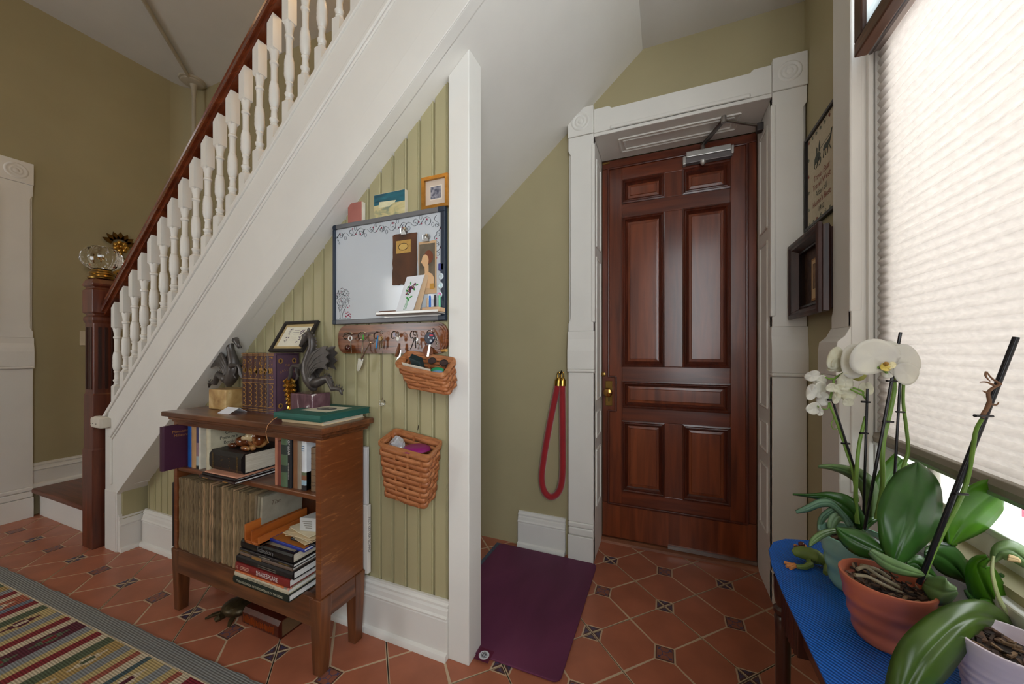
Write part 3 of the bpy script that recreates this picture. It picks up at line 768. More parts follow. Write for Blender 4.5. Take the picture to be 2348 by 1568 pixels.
# ================================================================== front window behind the viewer (seen only in reflections)
d2 = root('window_3', (-3.78, -2.31, .9), 'front window behind the viewer', 'window')
for x0, x1, z0, z1 in ((-4.27, -4.2, .9, 2.45), (-3.35, -3.28, .9, 2.45), (-4.2, -3.35, 2.38, 2.45), (-4.2, -3.35, .9, .97), (-4.2, -3.35, 1.66, 1.71), (-3.80, -3.76, 1.71, 2.38)):
    MB().box(x0, x1, -2.33, -2.29, z0, z1).build('sash_bar', WHITE, d2)
MB().box(-4.2, -3.35, -2.312, -2.308, .97, 2.38).build('pane', GLASS, d2)
w2 = root('added_window', (.66, -.87, .745), 'unseen white framed window added beside the viewer for its light', 'window')  # frame of the window put in to brighten soffit, post and casing
for y0, y1, z0, z1 in ((W2a, W2a + .06, WZ0, WZ1), (W2b - .06, W2b, WZ0, WZ1), (W2a, W2b, WZ0, WZ0 + .07), (W2a, W2b, WZ1 - .06, WZ1), (W2a, W2b, 1.78, 1.83)):
    MB().box(SX0, SX1, y0, y1, z0, z1).build('sash_bar', WHITE, w2)
MB().box(SX0 + .018, SX0 + .022, W2a + .05, W2b - .05, WZ0 + .05, WZ1 - .05).build('pane', GLASS, w2)
# hall pendant and stair lamp, both above the picture
def lamp(name, loc, r_, power, col, label, drop):
    t = thing(name, (loc[0], loc[1], loc[2] - r_), label, 'lamp')
    m = mat('opal_' + name, (255, 236, 206), .4, var=0, emit=((255, 206, 150), 3.0))
    MB().ball(loc, r_, n=20, m=12).build('globe', m, t, smooth=True)
    MB().tube([(loc[0], loc[1], loc[2] + r_ - .005), (loc[0], loc[1], loc[2] + drop)], .012, 8).build('stem', BRASS, t, smooth=True)
    for dx, dy in ((.0, -r_ - .06), (-r_ - .06, 0), (r_ + .06, 0), (0, r_ + .06)):
        d = bpy.data.lights.new(name, 'POINT'); d.energy = power/4; d.color = col; d.shadow_soft_size = .05
        o = bpy.data.objects.new(name + '_bulb', d); COL.objects.link(o); o.location = Vector(loc) + Vector((dx, dy, 0))
lamp('hall_pendant', (-2.1, -.55, 3.05), .11, 6, (1.0, .74, .46), 'opal glass hall pendant lamp above the view', ZC - 3.05)
lamp('stair_lamp', (-1.15, 1.62, 3.45), .07, 10, (1.0, .62, .26), 'small warm lamp over the upper stairs', ZC - 3.45)
# ================================================================== oak bookcase
def oak_mat(name, along):
    return wood(name, (70, 34, 16), (126, 74, 40), along, 9, .32, coat=.35)
OAKX, OAKZ, OAKY = oak_mat('oak_x', 'x'), oak_mat('oak_z', 'z'), oak_mat('oak_y', 'y')
def ray_fleck():
    m = ramp_mat('oak_side_fleck', [(.0, (92, 48, 22)), (.46, (112, 60, 30)), (.62, (118, 66, 34)), (.70, (150, 94, 50)), (.76, (122, 70, 36)), (1, (104, 56, 28))], (1, 2.4, 16), 5, .32, .9, 3, bump=.03, coat=.35)
    return m
OAKS = ray_fleck()
BX0, BX1, BY0, BY1 = -2.12, -1.170, .950, 1.152
bc = thing('bookcase', (-1.645, 1.05, 0), 'low open oak bookcase crowded with books under the stairs', 'bookcase')
MB().box(-2.180, -1.141, .928, 1.182, .898, .921).build('top', OAKX, bc, bevel=.004)
for (o, z0, z1) in ((.016, .884, .899), (.026, .872, .885)):
    MB().prism([(BX0 - .045 + o, .928 + o - .004, z0), (-1.141 - o + .002, .928 + o - .004, z0), (-1.141 - o + .002, 1.175, z0), (BX0 - .045 + o, 1.175, z0)], (0, 0, z1 - z0)).build('cornice', OAKX, bc, bevel=.005)
MB().box(BX0, BX0 + .024, BY0, BY1, .285, .874).build('side_panel', OAKS, bc, bevel=.002)
MB().box(BX1 - .026, BX1, BY0, BY1, .285, .874).build('side_panel', OAKS, bc, bevel=.002)
MB().box(BX0 + .024, BX1 - .026, BY0, BY0 + .02, .862, .876).build('frieze', OAKX, bc)
MB().box(BX0 + .024, BX1 - .026, BY0 + .004, BY1 - .012, .646, .666).build('shelf', OAKX, bc, bevel=.004)
MB().box(BX0 + .024, BX1 - .026, BY0 + .002, BY1 - .012, .268, .287).build('bottom_shelf', OAKX, bc)
MB().box(BX0 + .02, BX1 - .02, BY1 - .012, BY1 - .002, .285, .87).build('back_panel', wood('oak_back', (52, 26, 14), (90, 50, 28), 'z'), bc)
MB().box(BX0 + .03, BX1 - .03, BY0 - .006, BY0 + .018, .182, .290).build('apron', OAKX, bc, bevel=.003)
MB().box(BX1 - .022, BX1 + .004, BY0 + .02, BY1 - .02, .205, .287).build('side_apron', OAKY, bc, bevel=.002)
MB().box(BX0 - .004, BX0 + .022, BY0 + .02, BY1 - .02, .205, .287).build('side_apron', OAKY, bc, bevel=.002)
for lx in (BX0 + .022, BX1 - .022):
    for ly in (BY0 + .018, BY1 - .022):
        b = MB()
        b.hexa([(lx-.019, ly-.019, 0), (lx+.019, ly-.019, 0), (lx+.019, ly+.019, 0), (lx-.019, ly+.019, 0), (lx-.029, ly-.026, .287), (lx+.029, ly-.026, .287), (lx+.029, ly+.026, .287), (lx-.029, ly+.026, .287)])
        b.build('leg', OAKZ, bc, bevel=.003)

# ================================================================== book builders
PAGE = ramp_mat('book_pages', [(.3, (188, 176, 152)), (.7, (222, 214, 196))], (1, 1, 60), 9, .8)
PAGEV = ramp_mat('book_pages_upright', [(.3, (188, 176, 152)), (.7, (222, 214, 196))], (60, 1, 1), 9, .8)
PAGEW = ramp_mat('book_pages_white', [(.3, (206, 204, 198)), (.7, (238, 238, 234))], (1, 1, 60), 9, .8)
def book_stand(x0, x1, y0, dep, z0, h, cover, label, group=None, rough=.5, pages=None, bands=(), round_=.004, bt=.0028):
    """upright book, spine towards the viewer (-y)"""
    m = cover if not isinstance(cover, tuple) else mat('cover_%d_%d_%d' % cover, cover, rough, var=.1, scale=25, bump=.04, bscale=120)
    t = thing('book', ((x0+x1)/2, y0 + dep/2, z0), label, 'book', group)
    xm = (x0+x1)/2
    loop = [(x0, y0+dep), (x0, y0+round_), (x0+(xm-x0)*.35, y0+.0008), (xm, y0), (x1-(x1-xm)*.35, y0+.0008), (x1, y0+round_), (x1, y0+dep), (x1-bt, y0+dep), (x1-bt, y0+round_+bt), (x0+bt, y0+round_+bt), (x0+bt, y0+dep)]
    MB().prism([(x, y, z0) for x, y in loop], (0, 0, h)).build('cover', m, t)
    MB().box(x0+bt, x1-bt, y0+round_+bt, y0+dep-.004, z0+.002, z0+h-.004).build('pages', pages or PAGEV, t)
    for (f0, f1, bm_) in bands:
        MB().prism([(x, y - .0006, z0 + h*f0) for x, y in loop[:7]], (0, 0, h*(f1-f0))).build('spine_band', bm_, t)
    return t
def book_flat(x0, x1, y0, dep, z0, th, cover, label, group=None, rough=.45, pages=None, rot=0.0, round_=.003, bt=.0022):
    """book lying flat, spine towards the viewer (-y), head to the right"""
    m = cover if not isinstance(cover, tuple) else mat('cover_%d_%d_%d' % cover, cover, rough, var=.1, scale=25, bump=.03, bscale=120)
    t = thing('book', ((x0+x1)/2, y0 + dep/2, z0), label, 'book', group)
    zm = z0 + th/2
    loop = [(y0+dep, z0), (y0+round_, z0), (y0+.0008, z0+th*.2), (y0, zm), (y0+.0008, z0+th*.8), (y0+round_, z0+th), (y0+dep, z0+th), (y0+dep, z0+th-bt), (y0+round_+bt, z0+th-bt), (y0+round_+bt, z0+bt), (y0+dep, z0+bt)]
    MB().prism([(x0, y, z) for y, z in loop], (x1-x0, 0, 0)).build('cover', m, t)
    MB().box(x0+.004, x1-.004, y0+round_+bt, y0+dep-.004, z0+bt, z0+th-bt).build('pages', pages or PAGE, t)
    t.rotation_euler = (0, 0, rot)
    return t
GOLD = mat('gilt_print', (196, 148, 78), .35, .6, var=.1, scale=60)
WHITEP = mat('white_print', (226, 224, 218), .6, var=0)
BLACKP = mat('black_print', (26, 22, 22), .6, var=0)
def spine_text(t, s, size, x, y, z, m=WHITEP, sx=1.0, shear=0.0): return lettering('lettering', s, size, (x, y, z), (1, 0, 0), (0, 0, 1), m, t, 'CENTER', .0007, sx=sx, shear=shear)

# ------------------------------------------------------------------ six matching volumes on top
LEATH = mat('brown_leather', (70, 40, 34), .42, var=.2, scale=30, bump=.08, bscale=80)
PURPC = mat('plum_cloth', (84, 58, 72), .6, var=.1, scale=30, bump=.08, bscale=200)
DKMED = mat('dark_medallion', (44, 34, 42), .5, var=.1)
xs = [-1.834, -1.791, -1.748, -1.712, -1.677, -1.649, -1.603]
ords = ['first', 'second', 'third', 'fourth', 'fifth', 'last']
for i in range(6):
    x0, x1 = xs[i] + .0006, xs[i+1] - .0006
    h = .274 - .002*(i % 2)
    t = book_stand(x0, x1, 1.070, .116, .921, h, LEATH if i < 5 else PURPC, 'gilt brown leather volume, %s from the left of the six-volume set' % ords[i] if i < 5 else 'rightmost volume of the gilt set, plum cover facing the wall post', 'six volumes between the bookends', round_=.006)
    xm, w = (x0+x1)/2, (x1-x0)
    g = MB(); yf = 1.0690
    def flat(pts): g.prism([(px_, yf, pz_) for px_, pz_ in pts], (0, .0012, 0))
    for zz in (.930, .938, .950, 1.056, 1.075, 1.182, 1.188): flat([(x0+.002, zz), (x1-.002, zz), (x1-.002, zz+.0022), (x0+.002, zz+.0022)])
    for k in range(5):
        cz = .964 + k*.0195; rr = w*.42
        pts = [(xm - rr*.2 + rr*math.cos(a), cz + .0105*math.sin(a)) for a in [R(-100) + R(200)*q/10 for q in range(11)]]
        for q in range(10):
            (xa, za), (xb, zb_) = pts[q], pts[q+1]
            kx, kz = .80, .80
            fx = lambda p: (xm - rr*.2 + (p[0]-xm + rr*.2)*kx, cz + (p[1]-cz)*kz)
            flat([pts[q], pts[q+1], fx(pts[q+1]), fx(pts[q])])
    rr_ = random.Random(i)
    for k in range(26):
        zz = rr_.uniform(1.082, 1.178); xx = xm + rr_.uniform(-.28, .28)*w; s_ = rr_.uniform(.0015, .004)
        flat([(xx-s_*.6, zz), (xx, zz-s_), (xx+s_*.6, zz), (xx, zz+s_)])
    for k in range(9):
        xx = xm + rr_.uniform(-.32, .32)*w; zz = 1.112 + rr_.uniform(-.008, .008)
        flat([(xx-.003, zz-.006), (xx+.003, zz-.006), (xx+.0024, zz+.006), (xx-.0024, zz+.006)])
    g.build('gilt_ornament', GOLD, t)
    if i == 5:
        cx = x1 + .0004
        def cflat(pts, m, nm): MB().prism([(cx, a, z) for a, z in pts], (.0007, 0, 0)).build(nm, m, t)
        rim = [(1.080, .928), (1.180, .928), (1.180, 1.186), (1.080, 1.186)]
        for (a, b2) in ((0, 1), (1, 2), (2, 3), (3, 0)):
            (ya, za), (yb, zb_) = rim[a], rim[b2]; e = .0016
            cflat([(ya-e, za-e), (yb+e, za-e if za == zb_ else zb_+e), (yb+e, zb_+e), (ya-e, zb_+e if za == zb_ else za-e)] if za == zb_ else [(ya-e, min(za, zb_)), (ya+e, min(za, zb_)), (ya+e, max(za, zb_)), (ya-e, max(za, zb_))], mat('plum_dark', (52, 34, 52), .6), 'cover_border')
        for cy_, cz in ((1.098, 1.158), (1.162, 1.158), (1.098, .955), (1.162, .955)):
            cflat([(cy_ + .0105*math.cos(a), cz + .0125*math.sin(a)) for a in [k*math.pi/8 for k in range(16)]], GOLD, 'cover_roundel')
            MB().prism([(cx + .0008, cy_ + p*.0068, cz + q*.008) for p, q in ((1, 0), (0, 1), (-1, 0), (0, -1))], (.0006, 0, 0)).build('roundel_diamond', DKMED, t)
        lettering('lettering', 'THE', .0125, (x1, 1.130, 1.138), (0, 1, 0), (0, 0, 1), GOLD, t, 'CENTER', .0009)
        for q, ch in enumerate('GALLERY'):
            a = (q - 3)*.20
            lettering('lettering', ch, .013, (x1, 1.130 + .055*math.sin(a), 1.055 + .062*math.cos(a)), (0, math.cos(a), -math.sin(a)), (0, math.sin(a), math.cos(a)), GOLD, t, 'CENTER', .0009)
# ------------------------------------------------------------------ winged horse-dragon bookends
BRONZE = mat('dark_bronze', (84, 78, 74), .36, .35, var=.25, scale=35, bump=.1, bscale=60)
def dragon(mirror, cx, cy, z0, label, basem, blabel, bd):
    """cast dragon on a stone block; drawn facing left, mirror=-1 turns it to face right"""
    S, SX = .000292, .000395
    t = thing('dragon_bookend', (cx, cy, .921), label, 'bookend', 'pair of dragon bookends')
    def w(px_, pz_, d=0.0): return Vector((cx + mirror*(px_ - 720)*SX, cy + d, z0 + (1085 - pz_)*S))
    rs = lambda seq: [r*S*.86 for r in seq]
    b = MB()
    body = [(700, 215), (735, 300), (742, 400), (705, 520), (668, 640), (668, 760), (705, 890), (760, 990), (770, 1060)]
    b.tube([w(*p) for p in body], rs([48, 58, 62, 76, 92, 104, 112, 90, 40]), 14)
    head = [(712, 190), (660, 230), (620, 290), (585, 345), (560, 392)]
    b.tube([w(*p) for p in head], [(q*S*.8, q*S) for q in (40, 62, 48, 36, 30)], 12)
    b.tube([w(690, 190), w(684, 150), w(690, 118)], rs([24, 24, 14]), 8)
    b.tube([w(545, 372, .003), w(548, 402, .003)], rs([20, 14]), 8)
    b.ball(w(640, 232, -.012), .005); b.ball(w(640, 232, .012), .005)
    tail = [(770, 950), (850, 920), (930, 880), (985, 860), (1020, 930), (1052, 1015), (1105, 1005), (1160, 1020), (1188, 1095)]
    b.tube([w(*p) for p in tail], rs([92, 82, 66, 58, 54, 46, 38, 32, 14]), 12)
    for k, p in enumerate([(935, 812), (965, 800), (1000, 808), (1030, 850), (1050, 900), (1065, 950), (1110, 962), (1150, 960), (1185, 985), (1200, 1030)]):
        b.ball(w(*p), 15*S, 10*S, 15*S, 8, 6)
    for k in range(9):   # mane along the neck
        a = [(740, 190), (770, 230), (790, 280), (802, 330), (806, 380), (806, 430), (796, 470), (780, 510), (760, 550)][k]
        b.ball(w(*a), 18*S, 12*S, 20*S, 8, 6)
    body_o = b.build('figure', BRONZE, t, smooth=True, angle=180)
    for sgn in (-1, 1):
        off = sgn*.016
        outer = [(1030, 400), (1012, 450), (1066, 496), (1010, 555), (1062, 608), (1004, 665), (1046, 738)]
        inner = [(950, 706), (870, 728), (812, 790), (770, 830)]
        rootp = [(690, 850), (700, 720), (740, 600), (800, 500), (900, 425), (980, 398)]
        loop = [w(*p, off) for p in outer + inner + rootp]
        wing = MB().prism(loop, (0, .006*sgn, 0)).build('wing', BRONZE, t)
        for pth in ([(1030, 400), (930, 425), (820, 520), (740, 660), (720, 800)], [(1066, 496), (960, 505), (850, 580), (760, 700), (730, 830)], [(1062, 608), (960, 608), (860, 650), (780, 740), (750, 850)], [(1046, 738), (930, 690), (850, 700), (790, 780), (770, 860)]):
            MB().tube([w(*p, off + .004*sgn) for p in pth], rs([6, 14, 18, 20, 14]), 7).build('wing_rib', BRONZE, wing, smooth=True)
        leg = [(640, 700), (560, 690), (500, 690), (468, 740), (460, 830), (425, 905)]
        MB().tube([w(*p, sgn*.018) for p in leg], rs([56, 34, 30, 30, 32, 16]), 9).build('foreleg', BRONZE, t, smooth=True)
        leg = [(548, 700), (545, 770), (580, 850), (545, 905)]
        MB().tube([w(*p, sgn*.018) for p in leg], rs([18, 15, 20, 12]), 8).build('foreleg_web', BRONZE, t, smooth=True)
    MB().box(cx - .068, cx + .068, cy - bd, cy + bd, .9212, z0 - .0005).build('stone_base', basem, t, bevel=.006, seg=3)['label'] = blabel
    return t
TANM = ramp_mat('tan_marble', [(.3, (150, 108, 56)), (.5, (196, 160, 104)), (.62, (214, 184, 132)), (.66, (140, 92, 46)), (.7, (204, 170, 116))], (1, 1.3, 1.6), 7, .3, 1.2, 6, coat=.3)
PURM = ramp_mat('purple_marble', [(.30, (70, 40, 50)), (.52, (104, 70, 80)), (.575, (116, 84, 92)), (.60, (226, 218, 212)), (.625, (120, 88, 96)), (.70, (80, 48, 58))], (1.6, 1.2, .55), 8, .25, 2.2, 4, coat=.4)
dragon(-1, -1.997, 1.120, 1.018, 'dark bronze dragon bookend on a tan marble block', TANM, 'tan veined marble block', .062)
dragon(1, -1.432, 1.114, 1.022, 'dark bronze dragon bookend on a purple marble block', PURM, 'purple marble block with white veins', .046)
# ------------------------------------------------------------------ gilt ornament behind the purple block
orn = thing('brass_ornament', (-1.555, 1.12, .921), 'small gilt scalloped ornament in front of the plum book cover', 'ornament')
MB().lathe([(.036, 0), (.038, .006), (.034, .010), (.036, .015), (.032, .020), (.0, .020)], (-1.552, 1.115, .921), 28).build('foot', BRASS, orn, smooth=True)
GILT = mat('bright_gilt', (190, 146, 70), .25, .95, var=.2, scale=60)
b = MB(); n = 40
rings = [(.014, .942), (.012, .955), (.017, .965), (.013, .974), (.019, .984), (.014, .992), (.021, 1.003), (.015, 1.011), (.023, 1.023), (.016, 1.031), (.024, 1.043), (.017, 1.052), (.022, 1.064), (.010, 1.075), (.002, 1.085)]
vs = []
for i, (r_, z) in enumerate(rings):
    for j in range(n):
        a = 2*math.pi*j/n; q = r_*(1 + .16*math.cos(8*a))
        vs.append((-1.552 - (z - .94)*.10 + q*math.cos(a), 1.112 + q*math.sin(a), z + .004*math.cos(8*a)))
b.add(vs, [(i*n+j, i*n+(j+1) % n, (i+1)*n+(j+1) % n, (i+1)*n+j) for i in range(len(rings)-1) for j in range(n)])
b.build('fluted_body', GILT, orn, smooth=True)
MB().prism([(-1.580 + .024*math.cos(a), 1.150, 1.00 + .078*math.sin(a)) for a in [k*math.pi/12 for k in range(24)]], (0, .005, 0)).build('dark_backplate', mat('ornament_black', (24, 18, 18), .5), orn)
# ------------------------------------------------------------------ small framed verse leaning above the set
fv = thing('framed_verse', (-1.592, 1.12, 1.1955), 'small black framed floral verse leaning above the six volumes', 'picture frame')
FBLK = mat('black_frame', (34, 30, 30), .4, var=.1)
P0, UX, UZ = Vector((-1.705, 1.118, 1.1965)), Vector((1, 0, 0)), Vector((.0, .086, .150)).normalized()
NN = UX.cross(UZ)
def fp(a, b_, d=0.0): return P0 + UX*a + UZ*b_ + NN*d
def slab(pts, d0, d1, m, nm, par, fr): return MB().prism([fr(a, b_, d0) for a, b_ in pts], fr(0, 0, d1) - fr(0, 0, d0)).build(nm, m, par)
def rect(a0, a1, b0, b1): return [(a0, b0), (a1, b0), (a1, b1), (a0, b1)]
def framed(t, fr, W, H, fw, fd, fm, layers):
    """frame of four mitred bars and flat layers: (inset, colour material, name)"""
    for nm, pts in (('frame_bar', [(0, 0), (W, 0), (W-fw, fw), (fw, fw)]), ('frame_bar', [(W, 0), (W, H), (W-fw, H-fw), (W-fw, fw)]), ('frame_bar', [(W, H), (0, H), (fw, H-fw), (W-fw, H-fw)]), ('frame_bar', [(0, H), (0, 0), (fw, fw), (fw, H-fw)])):
        slab(pts, 0, fd, fm, nm, t, fr)
    for k, (ins, m, nm) in enumerate(layers):
        il, ir, ib, it = ins if isinstance(ins, tuple) else (ins,)*4
        slab(rect(il, W-ir, ib, H-it), 0, fd*.35 + k*.0008, m, nm, t, fr)
framed(fv, fp, .225, .165, .014, .012, FBLK, [(.008, mat('mat_tan', (184, 160, 112), .8), 'outer_mat'), (.030, mat('verse_paper', (224, 218, 198), .8), 'verse_sheet')])
g = MB(); rr_ = random.Random(5)
INKP = mat('flower_ink', (92, 72, 92), .7, var=.3, scale=80)
for k in range(60):
    sd = rr_.choice((-1, 1)); a = .1125 + sd*rr_.uniform(.028, .052); bb_ = rr_.uniform(.05, .125)
    s_ = rr_.uniform(.0015, .0045)
    slabpts = [(a-s_, bb_), (a, bb_-s_*.8), (a+s_, bb_+s_*.3), (a, bb_+s_)]
    g.prism([fp(p, q, .0056) for p, q in slabpts], NN*.0004)
for k in range(6):
    g.prism([fp(p, q, .0056) for p, q in rect(.092 + .004*(k % 2), .138 - .005*(k % 3), .062 + k*.0105, .0632 + k*.0105)], NN*.0004)
g.build('floral_print', INKP, fv)
# ------------------------------------------------------------------ folded card, cream and green books with ribbon
cd = MB(); A, B_, C_ = Vector((-1.880, .998, .9215)), Vector((-1.800, 1.000, .9215)), .046
cd.add([A, B_, B_ + Vector((.004, .040, .022)), A + Vector((.004, .040, .022)), B_ + Vector((.006, .072, 0)), A + Vector((.006, .072, 0))], [(0, 1, 2, 3), (3, 2, 4, 5)])
tag(cd.build('folded_card', mat('white_card', (226, 226, 230), .7, var=.02), solid=.0012), 'small white folded card standing at the front of the bookcase top', 'card')
t = book_flat(-1.405, -1.185, .968, .205, .9215, .0165, mat('cream_cloth', (216, 190, 150), .7), 'thin cream book lying beneath the green book', 'books on the bookcase top', pages=PAGE)
t = book_flat(-1.425, -1.172, .948, .245, .9382, .0245, mat('green_cloth', (36, 92, 80), .55, var=.08, bump=.05, bscale=200), 'dark green clothbound book on top of the cream book', 'books on the bookcase top', pages=mat('green_page_edge', (30, 84, 76), .6))
MB().box(-1.372, -1.225, 1.020, 1.145, .9627, .9632).build('cover_label', mat('label_paper', (206, 200, 176), .8), t)
MB().prism([(-1.298 + .046*math.cos(a), 1.083 + .030*math.sin(a), .9633) for a in [k*math.pi/14 for k in range(28)]], (0, 0, .0004)).build('oval_portrait', ramp_mat('portrait_grey', [(.35, (60, 60, 58)), (.6, (150, 148, 140))], (1, 1, 1), 60, .7), t)
MB().tube([(-1.405, .950, .944), (-1.410, .936, .936), (-1.424, .925, .915), (-1.430, .922, .890), (-1.422, .922, .862), (-1.416, .924, .848)], [(.0028, .0012)]*6, 8).build('ribbon', mat('tan_leather_cord', (186, 132, 84), .5), t, smooth=True)

# ================================================================== upper shelf
ZS = .6665
US = 'books on the upper shelf'
t = book_stand(-2.092, -2.064, .884, .225, ZS, .197, mat('plum_cover', (66, 26, 50), .5, var=.08), 'tall plum book with gold title jutting out of the left end of the shelf', US, round_=.007)
lettering('lettering', 'Memories of', .0165, (-2.064, .918, ZS + .168), (0, 1, 0), (0, 0, 1), GOLD, t, 'LEFT', .0004)
lettering('lettering', 'Millennium', .0165, (-2.064, .924, ZS + .150), (0, 1, 0), (0, 0, 1), GOLD, t, 'LEFT', .0004)
t = book_stand(-2.053, -2.027, .968, .16, ZS, .192, (26, 92, 178), 'bright blue book beside the plum book', US)
lettering('lettering', 'I I II III I I', .007, (-2.046, .968, ZS + .095), (0, 0, 1), (-1, 0, 0), WHITEP, t, 'CENTER', .0008) if False else None
t = book_stand(-2.026, -1.988, .968, .15, ZS, .190, (184, 144, 100), 'tan book right of the bright blue one', US)
t = book_stand(-1.986, -1.963, .968, .15, ZS, .190, (56, 52, 92), 'navy spined book with a pale lower half', US, bands=((.05, .30, mat('pale_sky_band', (164, 176, 178), .6)), (.30, .62, mat('fade_band', (140, 112, 120), .6)), (0, .08, BLACKP)))
t = book_stand(-1.961, -1.950, .966, .155, ZS, .190, (206, 198, 180), 'slim off-white book with a small photo on its cover', US)
MB().box(-1.9500, -1.9495, .990, 1.060, .715, .800).build('cover_photo', ramp_mat('violet_photo', [(.35, (66, 48, 70)), (.6, (150, 140, 150))], (1, 1, 2), 30, .6), t)
t = book_stand(-1.906, -1.880, .966, .168, ZS, .192, (202, 192, 164), 'cream poetry book facing right behind the glazed figurine', US, round_=.006)
for k, s_ in enumerate(('Old', "Possum's", 'Book', 'of Practical', 'Cats')):
    lettering('lettering', s_, .0205 if k < 3 else .017, (-1.880, 1.045, .826 - k*.0225), (0, 1, 0), (0, 0, 1), BLACKP, t, 'CENTER', .0004)
lettering('lettering', 'T. S. Eliot', .011, (-1.880, 1.045, .846), (0, 1, 0), (0, 0, 1), mat('red_print', (150, 70, 50), .6), t, 'CENTER', .0004)
# lying pile
t = book_flat(-1.828, -1.594, .903, .215, ZS, .0105, (46, 30, 28), 'thin dark book at the very bottom under the black dictionary', US, pages=PAGEW)
for xx in (-1.80, -1.665): MB().box(xx, xx + .034, .9015, .9022, ZS + .0035, ZS + .0068).build('spine_title', GOLD, t)
t = book_flat(-1.826, -1.600, .912, .205, ZS + .0108, .0075, (32, 26, 28), 'thin black book second from the bottom under the dictionary', US, pages=PAGEW)
t = book_flat(-1.818, -1.604, .918, .198, ZS + .0186, .0058, (206, 148, 120), 'thin peach coloured booklet directly under the black dictionary', US, pages=PAGEW)
t = book_flat(-1.828, -1.612, .940, .20, ZS + .0247, .084, mat('black_leather', (30, 29, 30), .36, var=.15, scale=40, bump=.06, bscale=150), 'thick black leather dictionary with gilt spine lying flat', US, round_=.012, bt=.004)
g = MB(); rr_ = random.Random(11)
for fx in (.10, .14, .86, .90):
    xx = -1.828 + .216*fx; g.box(xx, xx + .0022, .9392, .9402, ZS + .032, ZS + .1)
for k in range(36):
    xx = -1.828 + .216*rr_.choice((.12, .88, .38, .40, .62, .64)) + rr_.uniform(-.003, .003); zz = ZS + rr_.uniform(.038, .095)
    g.box(xx, xx + rr_.uniform(.001, .003), .9390, .9402, zz, zz + rr_.uniform(.001, .004))
g.build('gilt_tooling', mat('dull_gilt', (120, 96, 54), .45, .5), t)
# glazed spaniel figurine
GLZ = ramp_mat('brown_glaze', [(.3, (70, 30, 14)), (.55, (122, 62, 28)), (.75, (196, 150, 92))], (1, 1, 1), 22, .12, .4, 3, coat=.8)
fz = ZS + .1087
fig = thing('glazed_animal_figurine', (-1.70, 1.02, fz), 'shiny brown glazed reclining animal figurine on the black dictionary', 'figurine')
b = MB(); b.ball((-1.665, 1.035, fz + .030), .062, .032, .030, 20, 12); b.ball((-1.735, 1.020, fz + .026), .045, .026, .024, 18, 10)
b.ball((-1.632, 1.022, fz + .045), .030, .026, .030, 16, 10)
b.build('body', GLZ, fig, smooth=True, angle=180)
b = MB(); b.ball((-1.643, 1.000, fz + .062), .026, .024, .022, 18, 12); b.ball((-1.664, .985, fz + .056), .013, .014, .011, 14, 8)
b.build('head', mat('cream_glaze', (206, 182, 140), .15, var=.2, scale=30, coat=.8), fig, smooth=True, angle=180)
for e in (-1, 1): MB().ball((-1.636 + .014*e, 1.012 - .012*e, fz + .060), .010, .012, .022, 12, 8).build('ear', GLZ, fig, smooth=True, angle=180)
for q in ((-1.775, 1.000, .010, .030), (-1.770, 1.025, .010, .028), (-1.660, .985, .011, .030), (-1.640, 1.0, .011, .022)):
    MB().ball((q[0], q[1], fz + q[2]), q[3], .011, .011, 14, 8).build('paw', GLZ, fig, smooth=True, angle=180)
# right hand run of upright books
R1 = 'upright books at the right of the shelf'
book_stand(-1.4465, -1.435, .966, .15, ZS, .190, (176, 112, 84), 'slim salmon coloured book, first of the right-hand upright books', R1)
book_stand(-1.434, -1.416, .968, .15, ZS, .176, (112, 56, 44), 'red-brown book second among the right-hand upright books', R1)
GB = mat('dark_green_band', (44, 54, 46), .6)
book_stand(-1.415, -1.373, .966, .155, ZS, .193, (84, 104, 76), 'green book with dark bands across its spine', R1, round_=.009, bands=((.30, .44, GB), (.66, .86, GB)))
t = book_stand(-1.371, -1.349, .964, .15, ZS, .192, (26, 26, 30), 'black spined book with white vertical lettering', R1)
lettering('lettering', 'OF LEAR', .0155, (-1.360, .964, ZS + .188), (0, 0, -1), (1, 0, 0), WHITEP, t, 'LEFT', .0008, sx=1.0)
g = MB(); rr_ = random.Random(2)
for k in range(14): g.box(-1.3635, -1.3575, .9630, .9638, ZS + .035 + k*.0046, ZS + .035 + k*.0046 + .0026)
g.build('author_print', mat('grey_print', (150, 148, 142), .6), t)
book_stand(-1.348, -1.325, .970, .145, ZS, .190, (124, 82, 50), 'brown book right of the black lettered spine', R1)
book_stand(-1.3235, -1.303, .970, .145, ZS, .192, (140, 128, 112), 'grey cloth book right of the brown one', R1)
t = book_stand(-1.3015, -1.2745, .970, .14, ZS, .193, (214, 216, 218), 'white paperback with a landscape photo on its lower spine', R1, bands=((0, .10, mat('pb_dark', (40, 34, 34), .5)), (.10, .20, mat('pb_sky', (150, 176, 190), .5)), (.20, .30, mat('pb_rust', (130, 84, 58), .5)), (.30, .36, mat('pb_green', (96, 106, 78), .5))))
for k in range(3): MB().box(-1.296, -1.281, .9690, .9696, ZS + .168 - k*.009, ZS + .171 - k*.009).build('spine_line', mat('blue_print', (86, 120, 150), .6), t)
for k, (a, c_) in enumerate(((-1.2575, -1.2365), (-1.235, -1.210))):
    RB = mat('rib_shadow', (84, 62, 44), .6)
    book_stand(a, c_, .976, .13, ZS, .166 - .004*k, (122, 96, 70), 'old tan ribbed volume, %s of the pair at the right end' % ('left' if k == 0 else 'right'), R1, round_=.006, bands=tuple((f, f + .012, RB) for f in (.12, .2, .36, .5, .62, .74, .86)))

